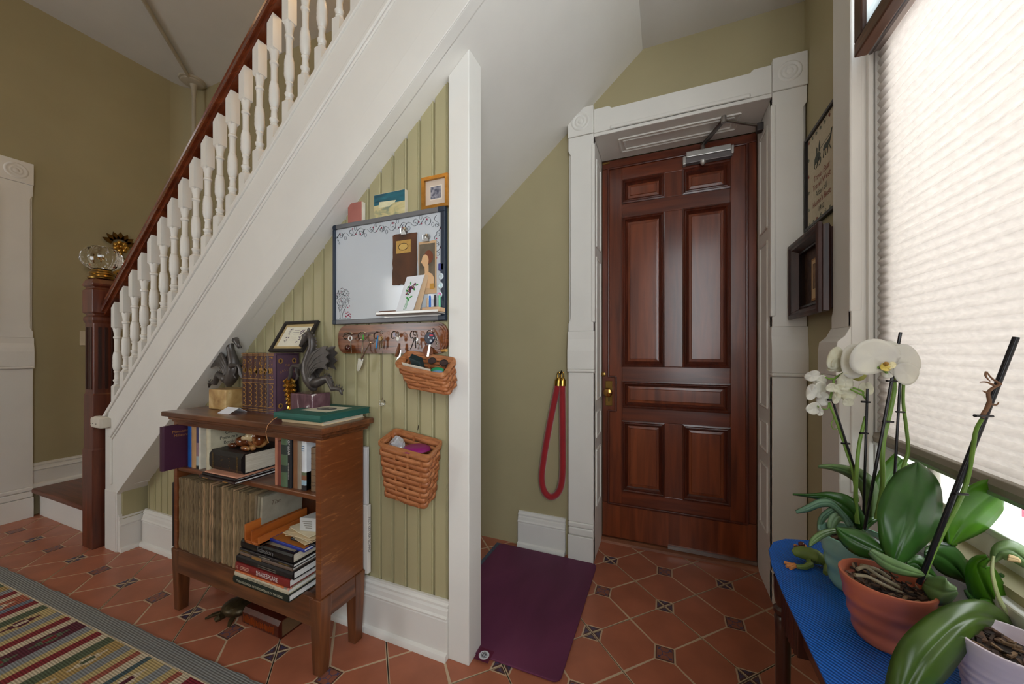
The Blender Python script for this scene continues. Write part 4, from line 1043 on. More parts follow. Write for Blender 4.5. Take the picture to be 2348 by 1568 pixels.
# ================================================================== lower section: row of old periodicals
rr_ = random.Random(21)
PM = [ramp_mat('old_paper_%d' % k, [(.25, d), (.55, m_), (.8, l)], (30, 1, 1.2), 14, .85, .3, 5, bump=.3) for k, (d, m_, l) in enumerate((((92, 74, 50), (130, 108, 76), (152, 130, 96)), ((80, 64, 44), (112, 92, 64), (140, 118, 84)), ((104, 84, 58), (142, 118, 84), (164, 140, 104)), ((150, 116, 84), (176, 140, 104), (186, 152, 116))))]
def ragged(th, h, dep, seed, m):
    q = random.Random(seed); n = 14; b = MB()
    fr, bk = [], []
    for i in range(n + 1):
        z = h*i/n; j = q.uniform(-.0026, .0018)
        fr.append((q.uniform(-.0006, .0006), j, z + (q.uniform(-.003, .003) if i in (0, n) else 0)))
        bk.append(j)
    vs = []
    for i in range(n + 1):
        a, y, z = fr[i]; vs += [(a - th/2, y, z), (a - th*.1, y - .0014*q.random(), z), (a + th/2, y, z), (th/2, dep, z), (-th/2, dep, z)]
    fs = [(i*5+j, i*5+(j+1) % 5, (i+1)*5+(j+1) % 5, (i+1)*5+j) for i in range(n) for j in range(5)]
    b.add(vs, fs + [(4, 3, 2, 1, 0), tuple(range(n*5, n*5+5))])
    return bare(b, 'periodical', m)
variants = [ragged(.0096, .331, .17, s_, PM[s_ % 3]) for s_ in range(9)] + [ragged(.0068, .331, .17, 50 + s_, PM[3]) for s_ in range(2)]
x = -2.090; k = 0
while x < -1.585:
    th = rr_.uniform(.0095, .0112)
    me = variants[rr_.randrange(9)] if k not in (19, 23, 25, 31, 39) else variants[9 + k % 2]
    o = bpy.data.objects.new('periodical', me); COL.objects.link(o)
    lean = 0 if x < -1.68 else (x + 1.68)*.35
    o.location = (x + th/2, .953 + rr_.uniform(-.004, .005), .2885)
    o.scale = (th/.0096, 1, rr_.uniform(.985, 1.005) * (1 if lean == 0 else .99))
    o.rotation_euler = (0, R(.35) + lean*.5, 0)
    tag(o, 'thin ragged brown periodical in the tightly packed upright row' if me in variants[:9] else 'thin periodical with a pinkish tan spine in the packed row', 'magazine', 'old periodicals in the lower section')
    x += th; k += 1
for k in range(3):
    o = MB().box(-.0055, .0055, 0, .175, 0, .322).build('periodical', mat('grey_cover_%d' % k, [(120, 104, 82), (132, 122, 100), (150, 142, 124)][k], .8, var=.15, scale=20, bump=.1))
    o.location = (-1.570 + k*.0155, 1.048 - .002*k, .290); o.rotation_euler = (0, R(3.5 + 1.2*k), 0)
    tag(o, ['brown', 'tan', 'pale grey'][k] + ' covered periodical leaning at the right end of the row', 'magazine', 'old periodicals in the lower section')
lettering('lettering', 'The', .026, (.0056, -.055, .286), (0, 1, 0), (0, 0, 1), mat('brown_print', (96, 78, 60), .7), None, 'LEFT', .0004, shear=.2).parent = o

# ================================================================== stack of art books overhanging the lower shelf
ST = 'stack of books on the lower shelf'
def sbook(x0, x1, y0, z0, th, col, label, pages=PAGEW, dep=.225, rot=0.0, round_=.002): return book_flat(x0, x1, y0, dep, z0, th, col, label, ST, pages=pages, rot=R(rot), round_=round_)
zz = .2885
t = sbook(-1.582, -1.262, .893, zz, .0250, (24, 34, 28), 'dark green chateaux book at the bottom of the stack', rot=0)
spine_text(t, 'THE GREAT BOOK OF THE CHATEAUX OF THE LOIRE', .0118, -1.425, .893, zz + .0125, mat('cream_print', (214, 210, 184), .6), sx=.93)
zz += .0253
t = sbook(-1.578, -1.270, .896, zz, .0165, (198, 186, 160), 'cream book of decorative tiles, second from the bottom of the stack')
spine_text(t, 'A HISTORY OF DECORATIVE TILES', .0105, -1.42, .896, zz + .008, BLACKP)
zz += .0168
WOODP = mat('pencil_yellow', (190, 150, 88), .5)
for nm, dy, m, lb in (('pencil', .006, WOODP, 'yellow pencil with a metal eraser end across the stack of books'), ('pencil', -.0015, mat('pencil_orange', (196, 104, 52), .5), 'orange pencil with a metal eraser end along the front of the book stack')):
    pt = thing('pencil', (-1.40, .896 + dy, zz), lb, 'pencil', 'pencils on the book stack')
    y_ = .900 + dy; zc = zz + .0036
    MB().tube([(-1.572, y_, zc), (-1.290, y_, zc)], .0035, 6).build('shaft', m, pt)
    MB().tube([(-1.290, y_, zc), (-1.274, y_, zc)], .0036, 10).build('ferrule', STEEL, pt)
    MB().tube([(-1.274, y_, zc), (-1.266, y_, zc)], .0034, 10).build('eraser', mat('eraser_pink', (206, 140, 120), .7), pt)
zz += .0074
t = sbook(-1.576, -1.266, .898, zz, .0285, (128, 38, 36), 'red book with large white SHAKESPEARE lettering on its spine')
spine_text(t, 'SHAKESPEARE', .0245, -1.388, .898, zz + .0145, WHITEP, sx=.80)
spine_text(t, 'q', .022, -1.562, .898, zz + .015, mat('pale_red_print', (216, 170, 150), .6))
for k in range(3): MB().box(-1.545, -1.492, .8966, .8974, zz + .008 + k*.0055, zz + .0095 + k*.0055).build('small_print', MATS['pale_red_print'], t)
zz += .0288
t = sbook(-1.574, -1.252, .900, zz, .0275, (28, 24, 26), 'black hardback lying on the red SHAKESPEARE book', round_=.006)
for k in range(2): MB().box(-1.44, -1.34, .8985, .8994, zz + .009 + k*.007, zz + .0105 + k*.007).build('spine_title', mat('dull_print', (120, 112, 100), .6), t)
zz += .0278
t = sbook(-1.560, -1.262, .906, zz, .0130, (104, 84, 72), 'thin brown and grey paperback above the black hardback')
spine_text(t, 'SHAKESPEARE', .0085, -1.525, .906, zz + .0065, mat('tan_print', (176, 136, 104), .6))
MB().box(-1.485, -1.43, .9045, .9054, zz + .001, zz + .012).build('spine_picture', mat('ochre_patch', (150, 110, 60), .6), t)
zz += .0132
t = sbook(-1.562, -1.256, .905, zz, .0135, (34, 28, 28), 'thin black book just below the thick Shakespeare hardback')
for k, a in enumerate((-1.555, -1.44, -1.33)): MB().box(a, a + .06, .9035, .9044, zz + .005, zz + .009).build('spine_title', MATS['dull_gilt'] if k != 1 else MATS['dull_print'], t)
zz += .0138
t = sbook(-1.556, -1.262, .906, zz, .0345, mat('gloss_black', (22, 21, 23), .22, var=.05), 'thick glossy black Shakespeare hardback near the top of the stack', dep=.22, round_=.005, pages=PAGE)
spine_text(t, 'Shakespeare', .026, -1.41, .906, zz + .017, mat('grey_script', (120, 118, 118), .5), sx=.72, shear=.15)
MB().box(-1.545, -1.275, .925, 1.10, zz + .0345, zz + .0349).build('cover_picture', ramp_mat('jacket_print', [(.4, (60, 52, 44)), (.6, (150, 138, 108))], (1, 1, 1), 14, .4), t)
zs = zz + .0350
t = sbook(-1.430, -1.232, .935, zs, .0120, mat('cobalt_cover', (32, 48, 140), .35), 'thin cobalt blue paperback on the black Shakespeare book', dep=.19, rot=-2)
MB().box(-1.425, -1.236, .94, 1.12, zs + .0120, zs + .0123).build('cover_top', mat('orange_cover', (170, 104, 44), .5), t)
# orange wood letter rack
rk = thing('letter_rack', (-1.47, 1.0, zs), 'orange wooden letter rack with stepped slots on the book stack', 'letter rack')
RKM = wood('orange_wood', (150, 74, 26), (196, 112, 48), 'y', 6, .38)
MB().box(-1.520, -1.432, .898, 1.13, zs, zs + .010).build('base', RKM, rk, bevel=.0015)
for x_, hh in ((-1.520, .070), (-1.482, .050), (-1.440, .034)):
    MB().box(x_, x_ + .008, .898, 1.13, zs, zs + hh).build('divider', RKM, rk, bevel=.0015)
# papers, tablet and small box
zp = zs + .0126
tab = MB().box(-1.345, -1.205, .958, 1.10, zp, zp + .011).build('black_case', mat('black_plastic', (30, 32, 38), .3), bevel=.004)
tag(tab, 'flat black plastic case under the pile of loose papers', 'case')
rr_ = random.Random(4)
for k in range(9):
    z_ = zp + .0115 + k*.0034
    cxp, cyp = -1.285 + rr_.uniform(-.012, .012), 1.02 + rr_.uniform(-.01, .014); w_, d_ = rr_.uniform(.065, .08), rr_.uniform(.055, .07); an = rr_.uniform(-.3, .3)
    pts = []
    for a, c_ in ((-1, -1), (0, -1.06), (1, -1), (1, 1), (-1, 1)):
        pts.append((cxp + a*w_*math.cos(an) - c_*d_*math.sin(an), cyp + a*w_*math.sin(an) + c_*d_*math.cos(an), z_))
    pts = [(min(p[0], -1.205), p[1], p[2]) for p in pts]
    o = MB().prism(pts, (0, 0, .0026)).build('loose_paper', mat('old_sheet_%d' % (k % 3), [(206, 184, 146), (190, 166, 128), (214, 200, 168)][k % 3], .85, var=.1))
    tag(o, 'yellowed loose paper in the untidy pile beside the letter rack', 'paper', 'pile of loose papers')
zb2 = zp + .0115 + 9*.0034
bxo = thing('small_box', (-1.245, 1.02, zb2), 'small pale grey cardboard box on top of the paper pile', 'box')
MB().hexa([(-1.300, .965, zb2), (-1.222, .985, zb2), (-1.205, 1.09, zb2), (-1.275, 1.09, zb2), (-1.300, .965, zb2 + .05), (-1.222, .985, zb2 + .05), (-1.205, 1.09, zb2 + .05), (-1.275, 1.09, zb2 + .05)]).build('carton', mat('grey_carton', (186, 184, 180), .6), bxo, bevel=.001)
for k in range(4):
    MB().hexa([(-1.288 + .004*k, .9670 + .001*k, zb2 + .036 - k*.008), (-1.250, .9770, zb2 + .036 - k*.008), (-1.250, .979, zb2 + .036 - k*.008), (-1.288 + .004*k, .971, zb2 + .036 - k*.008), (-1.288 + .004*k, .9670 + .001*k, zb2 + .038 - k*.008), (-1.250, .9770, zb2 + .038 - k*.008), (-1.250, .979, zb2 + .038 - k*.008), (-1.288 + .004*k, .971, zb2 + .038 - k*.008)]).build('print_line', MATS['dull_print'], bxo)
# black folder tucked at the left side, boards behind the right side
fo = thing('black_folder', (-2.135, .99, .25), 'narrow black folder with a white tag tucked against the left side of the bookcase', 'folder')
MB().box(-2.148, -2.1215, .955, 1.09, .262, .585).build('cover', mat('folder_black', (22, 22, 24), .4), fo, bevel=.003)
MB().box(-2.149, -2.121, .953, .965, .258, .285).build('tag_label', WHITEP, fo)
o = MB().box(-1.42, -1.158, 1.163, 1.182, .262, .552).build('letter_board_box', mat('white_carton', (214, 208, 200), .6, var=.03), bevel=.002)
tag(o, 'flat white letter board box standing behind the right side of the bookcase', 'box')
lettering('lettering', 'FELT LETTER BOARD', .016, (-1.158, 1.1725, .50), (0, 0, -1), (0, 1, 0), BLACKP, o, 'LEFT', .0005)
o = MB().box(-1.40, -1.166, 1.166, 1.180, .5525, .795).build('white_board', mat('white_foam', (206, 202, 200), .7, var=.02), bevel=.0015)
tag(o, 'plain white foam board standing on the letter board box', 'board')
# things on the floor under the bookcase
t = book_flat(-1.712, -1.480, 1.004, .125, .001, .076, mat('oxblood_leather', (74, 24, 14), .28, var=.2, scale=30, coat=.4), 'thick oxblood book with gilt spine on the floor under the bookcase', None, round_=.012, bt=.004, pages=mat('brown_page', (104, 76, 48), .8))
g = MB(); rr_ = random.Random(8)
for k in range(40):
    xx = -1.705 + .005*k + rr_.uniform(0, .002); g.box(xx, xx + rr_.uniform(.001, .0028), 1.0030, 1.0042, .020 + rr_.uniform(0, .008), .052 + rr_.uniform(-.008, .004))
g.build('gilt_spine', mat('copper_gilt', (170, 84, 34), .35, .5), t)
tu = thing('turtle_figurine', (-1.82, 1.04, 0), 'dark bronze turtle figurine on the floor under the bookcase', 'figurine')
TUR = mat('turtle_bronze', (70, 58, 36), .4, .6, var=.35, scale=40, bump=.3, bscale=70)
b = MB(); b.ball((-1.82, 1.045, .028), .070, .055, .030, 22, 12)
b.build('shell', TUR, tu, smooth=True, angle=180)
for k in range(7):
    a = k*2*math.pi/6
    q = (0, 0) if k == 6 else (.040*math.cos(a), .032*math.sin(a))
    MB().ball((-1.82 + q[0], 1.045 + q[1], .048 - .006*(k < 6)), .018, .015, .010, 10, 6).build('shell_plate', TUR, tu, smooth=True, angle=180)
MB().tube([(-1.825, 1.0, .020), (-1.828, .975, .022), (-1.832, .962, .018)], [.012, .014, .009], 10).build('head', TUR, tu, smooth=True)
for q in ((-1.865, 1.005, -1.905, .965), (-1.775, 1.0, -1.755, .975), (-1.87, 1.08, -1.90, 1.10), (-1.77, 1.085, -1.745, 1.105)):
    MB().tube([(q[0], q[1], .016), ((q[0]+q[2])/2, (q[1]+q[3])/2, .014), (q[2], q[3], .005)], [(.012, .008), (.011, .007), (.006, .004)], 8).build('flipper', TUR, tu, smooth=True)
# ================================================================== whiteboard on the beadboard wall
YW = 1.2075                                   # front of the beadboard
wb = thing('whiteboard', (-1.088, 1.198, 1.322), 'grey framed whiteboard with marker scrolls above the key rack', 'whiteboard')
WX0, WX1, WZa, WZb = -1.385, -.790, 1.322, 1.768
GRYF = mat('board_frame_grey', (112, 112, 114), .4, .2, var=.05); NAVF = mat('board_frame_navy', (38, 48, 62), .4, var=.05)
MB().box(WX0 + .006, WX1 - .006, 1.192, YW - .001, WZa + .006, WZb - .006).build('panel', mat('whiteboard_enamel', (196, 200, 204), .09, var=.03, scale=4), wb)
MB().box(WX0 + .02, WX1 - .03, 1.184, YW - .001, WZb - .020, WZb).build('frame_bar', GRYF, wb, bevel=.003)
MB().box(WX0 + .02, WX1 - .03, 1.184, YW - .001, WZa, WZa + .020).build('frame_bar', GRYF, wb, bevel=.003)
MB().box(WX0, WX0 + .014, 1.184, YW - .001, WZa + .02, WZb - .02).build('frame_bar', NAVF, wb, bevel=.003)
MB().box(WX1 - .020, WX1, 1.184, YW - .001, WZa + .02, WZb - .02).build('frame_bar', NAVF, wb, bevel=.003)
for xa, xb in ((WX0, WX0 + .022), (WX1 - .032, WX1)):
    for za_, zb_ in ((WZa, WZa + .021), (WZb - .021, WZb)): MB().box(xa, xb, 1.183, YW - .001, za_, zb_).build('frame_corner', NAVF, wb, bevel=.003)
YI = 1.1915
INK, INKR, INKT = mat('marker_black', (34, 34, 38), .6, var=0), mat('marker_red', (150, 34, 66), .6, var=0), mat('marker_teal', (60, 110, 104), .6, var=0)
def stroke(mb, pts, w=.0019): mb.tube([(x, YI, z) for x, z in pts], [(w, .0004)]*len(pts), 4)
def spiral(cx, cz, r0, turns, a0, d=1, n=22): return [(cx + r0*(1 - .82*k/n)*math.cos(a0 + d*2*math.pi*turns*k/n), cz + r0*(1 - .82*k/n)*math.sin(a0 + d*2*math.pi*turns*k/n)) for k in range(n+1)]
g = MB(); gr = MB(); rr_ = random.Random(14)
x = WX0 + .045; k = 0
while x < WX1 - .075:
    up = 1 if k % 2 else -1; cz = 1.722 + .004*up; r_ = .015 + .004*(k % 3)
    sp = spiral(x, cz, r_, 1.35, R(200 if up > 0 else 160), up)
    stroke(g, sp)
    stroke(g, [(sp[0][0] - .034*q, sp[0][1] + up*.012*math.sin(q*math.pi) - .006*q) for q in [i/8 for i in range(9)]])
    lp = [(x + .026 + .006*math.cos(a), cz + up*.014 + .009*math.sin(a)) for a in [i*math.pi/5 for i in range(11)]]
    stroke(g, lp, .0010)
    gr.ball((x + rr_.uniform(-.01, .02), YI, cz + rr_.uniform(-.014, .016)), .0032, .0006, .0040, 8, 6)
    if k % 2: gr.ball((x + .03, YI, cz - .012), .0026, .0006, .0034, 8, 6)
    x += .058; k += 1
for k in range(4):
    cz = 1.70 - k*.038; d = 1 if k % 2 else -1
    sp = spiral(WX1 - .038 + .004*d, cz, .012, 1.3, R(90), d); stroke(g, sp)
    stroke(g, [(sp[0][0] + d*.010*math.sin(q*math.pi), sp[0][1] + .026*q) for q in [i/6 for i in range(7)]])
    gr.ball((WX1 - .034 - .008*d, YI, cz - .016), .0028, .0006, .0036, 8, 6)
for k in range(3): stroke(g, spiral(WX0 + .022 + .006*k, 1.712 - k*.013, .006, 1.1, R(90*k), 1, 12), .0010)
# little tree at the lower left
stroke(g, [(-1.345, 1.345), (-1.347, 1.375), (-1.356, 1.400)], .0013); stroke(g, [(-1.335, 1.345), (-1.330, 1.372), (-1.312, 1.396)], .0013)
for a in ((-1.347, 1.38, -1.325, 1.42), (-1.345, 1.385, -1.365, 1.42), (-1.328, 1.38, -1.305, 1.41), (-1.338, 1.375, -1.335, 1.43)): stroke(g, [(a[0], a[1]), ((a[0]+a[2])/2 + .004, (a[1]+a[3])/2), (a[2], a[3])], .0009)
for k in range(230):
    a = rr_.uniform(0, 2*math.pi); q = math.sqrt(rr_.random())
    xx, zz = -1.330 + .042*q*math.cos(a), 1.440 + .044*q*math.sin(a)
    if xx < WX0 + .016: continue
    b2 = rr_.uniform(0, math.pi); L = rr_.uniform(.0018, .0036)
    (gr if k % 9 == 0 else g).tube([(xx - L*math.cos(b2), YI, zz - L*math.sin(b2)), (xx + L*math.cos(b2), YI, zz + L*math.sin(b2))], [(.0009, .0004)]*2, 4)
for k in range(15):
    xx, zz = -1.318 + rr_.uniform(0, .04), 1.352 + rr_.uniform(0, .052); gr.ball((xx, YI, zz), .0026, .0006, .0036, 8, 6)
g.build('scroll_drawing', INK, wb)['kind'] = 'stuff'; gr.build('red_drawing', INKR, wb)['kind'] = 'stuff'
g = MB()
for k in range(7): stroke(g, [(WX0 + .02 + k*.012, 1.3445), (WX0 + .026 + k*.012, 1.3475 + .002*(k % 2)), (WX0 + .03 + k*.012, 1.3445)], .0014)
g.build('grass_drawing', INKT, wb)
# leather-look tablet and portrait card held by clips
def wavy(x0, x1, z0, z1, amp, n, seed):
    q = random.Random(seed); pts = []
    cs = [(x0, z0), (x1, z0), (x1, z1), (x0, z1)]
    for i in range(4):
        (xa, za_), (xb, zb_) = cs[i], cs[(i+1) % 4]
        for j in range(n):
            t = j/n; pts.append((xa + (xb-xa)*t + q.uniform(-amp, amp), za_ + (zb_-za_)*t + q.uniform(-amp, amp)))
    return pts
tb = thing('leather_tablet', (-.985, 1.188, 1.476), 'brown rough-edged leather tablet with a gold label clipped to the whiteboard', 'tablet')
MB().prism([(x, 1.1905, z) for x, z in wavy(-1.045, -.925, 1.476, 1.682, .0022, 9, 3)], (0, -.0055, 0)).build('leather_sheet', ramp_mat('burnt_leather', [(.3, (58, 36, 20)), (.6, (92, 54, 30)), (.8, (112, 68, 38))], (1, 1, .8), 9, .6, .5), tb)
MB().box(-1.026, -.952, 1.1840, 1.1852, 1.603, 1.655).build('gold_plate', mat('gold_label', (190, 150, 80), .4, .4, var=.12, scale=60), tb)
MB().tube([(-.989 + .024*math.cos(a), 1.1838, 1.629 + .014*math.sin(a)) for a in [k*math.pi/14 for k in range(28)]], .0011, 5, closed=True).build('oval_border', INK, tb)
MB().prism([(-.989 + .021*math.cos(a), 1.1838, 1.629 + .0115*math.sin(a)) for a in [k*math.pi/14 for k in range(28)]], (0, -.0004, 0)).build('oval_plate', mat('gold_oval', (206, 170, 96), .4, .3), tb)
pc = thing('portrait_card', (-.875, 1.190, 1.430), 'sepia portrait card of a woman in profile clipped to the whiteboard', 'card')
MB().prism([(x, 1.1912, z) for x, z in wavy(-.918, -.832, 1.430, 1.640, .0012, 6, 9)], (0, -.0018, 0)).build('card_sheet', mat('card_cream', (200, 164, 124), .8, var=.06), pc)
def pcf(pts, y, m, nm): MB().prism([(x, y, z) for x, z in pts], (0, -.0004, 0)).build(nm, m, pc)
pcf([(-.913, 1.452), (-.838, 1.452), (-.838, 1.630), (-.913, 1.630)], 1.1893, ramp_mat('card_background', [(.3, (78, 68, 56)), (.7, (120, 106, 86))], (1, 1, 1), 12, .8), 'print_background')
SKIN = mat('print_skin', (214, 172, 128), .8, var=.05)
ell = lambda cx, cz, rx, rz_, n=18: [(cx + rx*math.cos(2*math.pi*k/n), cz + rz_*math.sin(2*math.pi*k/n)) for k in range(n)]
pcf([(-.892, 1.452), (-.843, 1.452), (-.842, 1.492), (-.852, 1.508), (-.868, 1.516), (-.868, 1.545), (-.888, 1.545), (-.886, 1.515), (-.893, 1.495)], 1.1888, SKIN, 'print_shoulder')
pcf(ell(-.868, 1.576, .0215, .027), 1.1887, mat('print_hair', (116, 66, 44), .8), 'print_hair')
pcf(ell(-.884, 1.563, .0165, .0245), 1.1883, SKIN, 'print_face')
pcf([(-.899, 1.568), (-.906, 1.556), (-.898, 1.553)], 1.1882, SKIN, 'print_nose')
pcf([(-.912, 1.470), (-.890, 1.500), (-.878, 1.505), (-.884, 1.47), (-.888, 1.452), (-.912, 1.452)], 1.1884, mat('print_cloth', (84, 66, 68), .8), 'print_cloth')
pcf([(-.862, 1.448), (-.840, 1.448), (-.840, 1.470), (-.862, 1.470)], 1.1882, mat('print_gold', (190, 140, 60), .7), 'print_motif')
def clip(cx, z, label):
    t = thing('bulldog_clip', (cx, 1.182, z), label, 'clip', 'silver clips on the whiteboard')
    MB().prism([(cx - .013, 1.190, z), (cx + .013, 1.190, z), (cx + .010, 1.186, z + .012), (cx - .010, 1.186, z + .012)], (0, -.010, .001)).build('jaw', STEEL, t)
    MB().lathe([(.0, -.014), (.010, -.012), (.0125, -.004), (.0125, 0)], (cx + .004, 1.190, z + .020), 18, 'y').build('round_grip', STEEL, t, smooth=True)
    MB().tube([(cx - .012, 1.180, z + .008), (cx - .010, 1.176, z + .026)], [(.004, .003)]*2, 6).build('lever', STEEL, t)
clip(-.985, 1.676, 'silver bulldog clip holding the brown leather tablet'); clip(-.876, 1.636, 'silver bulldog clip holding the portrait card')
# magnets down the right side
p = on_y(1013, 612, 1.190); o = MB().box(p.x - .0135, p.x + .0135, 1.184, 1.1915, p.z - .0145, p.z + .0145).build('square_magnet', mat('blue_magnet', (62, 66, 132), .35, var=.15, scale=60), bevel=.003); tag(o, 'square dark blue magnet at the right of the whiteboard', 'magnet', 'magnets on the whiteboard')
for (u, v, c_, lb) in ((1013, 634, (178, 190, 192), 'round clear patterned magnet below the blue square one'), (1012, 655, (176, 204, 206), 'round pale aqua glass magnet'), (1010, 676, (198, 88, 150), 'round pink magnet lowest on the whiteboard')):
    p = on_y(u, v, 1.190); t = thing('round_magnet', (p.x, 1.19, p.z - .014), lb, 'magnet', 'magnets on the whiteboard')
    MB().lathe([(0, -.009), (.007, -.0088), (.012, -.0065), (.0145, -.002), (.0145, .0015)], (p.x, 1.190, p.z), 22, 'y').build('dome', mat('magnet_clear', (206, 216, 220), .1, var=.05, coat=.6), t, smooth=True)
    MB().lathe([(0, -.0095), (.0075, -.0093), (.0085, -.0085)], (p.x, 1.190, p.z), 18, 'y').build('centre', mat('magnet_%d' % c_[0], c_, .2, coat=.5), t, smooth=True)
# magnetic tray and its load
tr = thing('magnetic_tray', (-.945, 1.165, 1.338), 'silver magnetic pen tray on the lower right of the whiteboard', 'tray')
tz = 1.3515
MB().prism([(-1.090, 1.190, tz - .004), (-1.090, 1.140, tz - .004), (-1.086, 1.134, tz - .002), (-1.086, 1.134, tz + .008), (-1.090, 1.137, tz + .008), (-1.090, 1.139, tz), (-1.090, 1.190, tz)], (.30, 0, 0)).build('ledge', ALU, tr, bevel=.001)
MB().box(-1.088, -.792, 1.186, 1.1905, tz - .012, tz + .02).build('back_strip', ALU, tr)
o = thing('board_eraser', (-1.045, 1.158, tz), 'narrow brown wooden board eraser at the left of the tray', 'eraser')
MB().box(-1.082, -.998, 1.145, 1.170, tz + .0005, tz + .012).build('block', wood('eraser_wood', (118, 70, 50), (150, 96, 70), 'x'), o, bevel=.002)
MB().box(-1.080, -1.000, 1.147, 1.168, tz + .012, tz + .014).build('felt', mat('eraser_felt', (96, 74, 64), .9), o)
def lean_card(x0, z0, y0, y1, w, h, skew, m, nm, label):
    a = Vector((x0, y0, z0)); ux = Vector((w, .006, .004)); uz = Vector((skew, y1 - y0, h))
    n = ux.cross(uz).normalized()
    t = thing(nm, (x0 + w/2, y0, z0), label, 'card', 'cards on the whiteboard tray')
    MB().prism([a, a + ux, a + ux + uz, a + uz], -n*.002).build('sheet', m, t)
    return t, a, ux, uz, n
t, a, ux, uz, n = lean_card(-.972, tz + .001, 1.162, 1.183, .075, .150, .030, mat('card_tan', (196, 166, 132), .8), 'brown_edged_card', 'tan edged card standing behind the flower card')
t, a, ux, uz, n = lean_card(-1.000, tz + .001, 1.148, 1.178, .082, .150, .034, mat('card_white', (216, 216, 218), .7, var=.02), 'flower_card', 'white greeting card with purple flowers standing on the tray')
def oncard(p, q): return a + ux*p + uz*q + n*.0004
def petal(cx, cz, s_, nk, m, nm, sq=1.0):
    MB().prism([oncard(cx + s_*math.cos(2*math.pi*k/nk), cz + s_*.55*sq*math.sin(2*math.pi*k/nk)) for k in range(nk)], n*.0003).build(nm, m, t)
PUR, YEL, GRN = mat('print_purple', (84, 26, 72), .7, var=.1), mat('print_yellow', (220, 196, 100), .7), mat('print_green', (52, 140, 60), .7, var=.15)
for p in ((.30, .70, 50), (.36, .80, 120), (.75, .74, 20), (.45, .50, 60), (.62, .42, 20), (.28, .60, 140), (.68, .62, -40), (.55, .36, 100), (.42, .40, 130)):
    L = .10; ca, sa = math.cos(R(p[2])), math.sin(R(p[2]))
    MB().prism([oncard(p[0] + L*ca, p[1] + L*.6*sa), oncard(p[0] + .04*sa, p[1] - .03*ca), oncard(p[0] - L*ca, p[1] - L*.6*sa), oncard(p[0] - .04*sa, p[1] + .03*ca)], n*.0003).build('leaf_print', GRN, t)
for p in ((.32, .52), (.36, .60), (.46, .64), (.53, .70), (.60, .66), (.48, .57), (.62, .76), (.40, .68)): petal(p[0], p[1], .075, 7, PUR, 'flower_print')
for p in ((.32, .53), (.36, .61), (.53, .71), (.62, .77), (.48, .58), (.61, .67)):
    MB().prism([oncard(p[0] + .022*math.cos(q), p[1] + .014*math.sin(q)) + n*.0004 for q in (0, 1.26, 2.5, 3.77, 5.0)], n*.0003).build('flower_eye', YEL, t)
for p in ((.42, .08, .46, .40), (.50, .08, .50, .40), (.56, .10, .53, .38)):
    MB().tube([oncard(p[0], p[1]), oncard(p[2], p[3])], .0009, 4).build('stem_print', GRN, t)
cup = thing('pen_block', (-.822, 1.160, tz), 'pale wooden pen block at the right end of the tray', 'pen holder')
MB().box(-.862, -.785, 1.136, 1.182, tz + .0005, tz + .018).build('block', wood('pale_wood', (176, 138, 100), (214, 178, 140), 'x'), cup, bevel=.003)
for x_, c_, lb, h_ in ((-.862, (196, 170, 140), 'wooden pencil stub nearest the flower card', .040), (-.850, (40, 110, 200), 'blue marker standing in the pen block', .048), (-.826, (36, 36, 44), 'black pen standing in the pen block', .050), (-.806, (120, 206, 160), 'mint green highlighter standing in the pen block', .050)):
    t = thing('marker', (x_, 1.165, tz + .0185), lb, 'pen', 'pens on the whiteboard tray')
    MB().tube([(x_ + .006, 1.165, tz + .019), (x_ + .001, 1.172, tz + .019 + h_*.72)], .0042, 10).build('barrel', mat('pen_%d' % c_[0], c_, .35), t, smooth=True)
    MB().tube([(x_ + .001, 1.172, tz + .019 + h_*.72), (x_ - .001, 1.174, tz + .019 + h_)], [.0045, .0034], 10).build('cap', mat('pen_%d' % c_[0], c_, .35), t, smooth=True)
# things standing on the top edge of the whiteboard
zt_ = WZb + .0005
t = thing('small_pink_book', (-1.255, 1.197, zt_), 'small dusty pink book on the left of the whiteboard top', 'book')
MB().box(-1.296, -1.218, 1.188, YW - .001, zt_, zt_ + .084).build('cover', mat('dusty_pink', (170, 104, 92), .6), t, bevel=.001)
MB().box(-1.2185, -1.213, 1.190, YW - .002, zt_ + .002, zt_ + .082).build('pages', PAGEV, t)
t = thing('seascape_tile', (-1.065, 1.197, zt_), 'small teal seascape picture on the whiteboard top', 'picture')
MB().box(-1.148, -.984, 1.189, YW - .001, zt_, zt_ + .098).build('panel', mat('canvas_edge', (206, 194, 170), .7), t)
MB().box(-1.1465, -.9855, 1.1882, 1.1892, zt_ + .050, zt_ + .0965).build('sea_print', ramp_mat('teal_sea', [(.3, (4, 50, 66)), (.6, (18, 98, 112)), (.8, (70, 140, 146))], (.4, 1, 2.2), 20, .5, .6), t)
MB().box(-1.1465, -.9855, 1.1880, 1.1892, zt_ + .001, zt_ + .051).build('sand_print', ramp_mat('sand_wash', [(.3, (110, 128, 112)), (.5, (196, 182, 130)), (.75, (216, 204, 160))], (.6, 1, 1.3), 26, .6, .8), t)
MB().prism([(x, 1.1878, z) for x, z in ((-1.122, zt_ + .040), (-1.068, zt_ + .038), (-1.035, zt_ + .052), (-1.03, zt_ + .060), (-1.118, zt_ + .064))], (0, .0006, 0)).build('cliff_print', mat('chalk_print', (214, 208, 170), .7, var=.08, scale=60), t)
t = thing('gold_framed_print', (-.842, 1.195, zt_), 'small gold framed etching at the right end of the whiteboard top', 'picture frame')
gf = lambda a_, b_, d=0.0: Vector((-.904 + a_, 1.2065 - d, zt_ + b_))
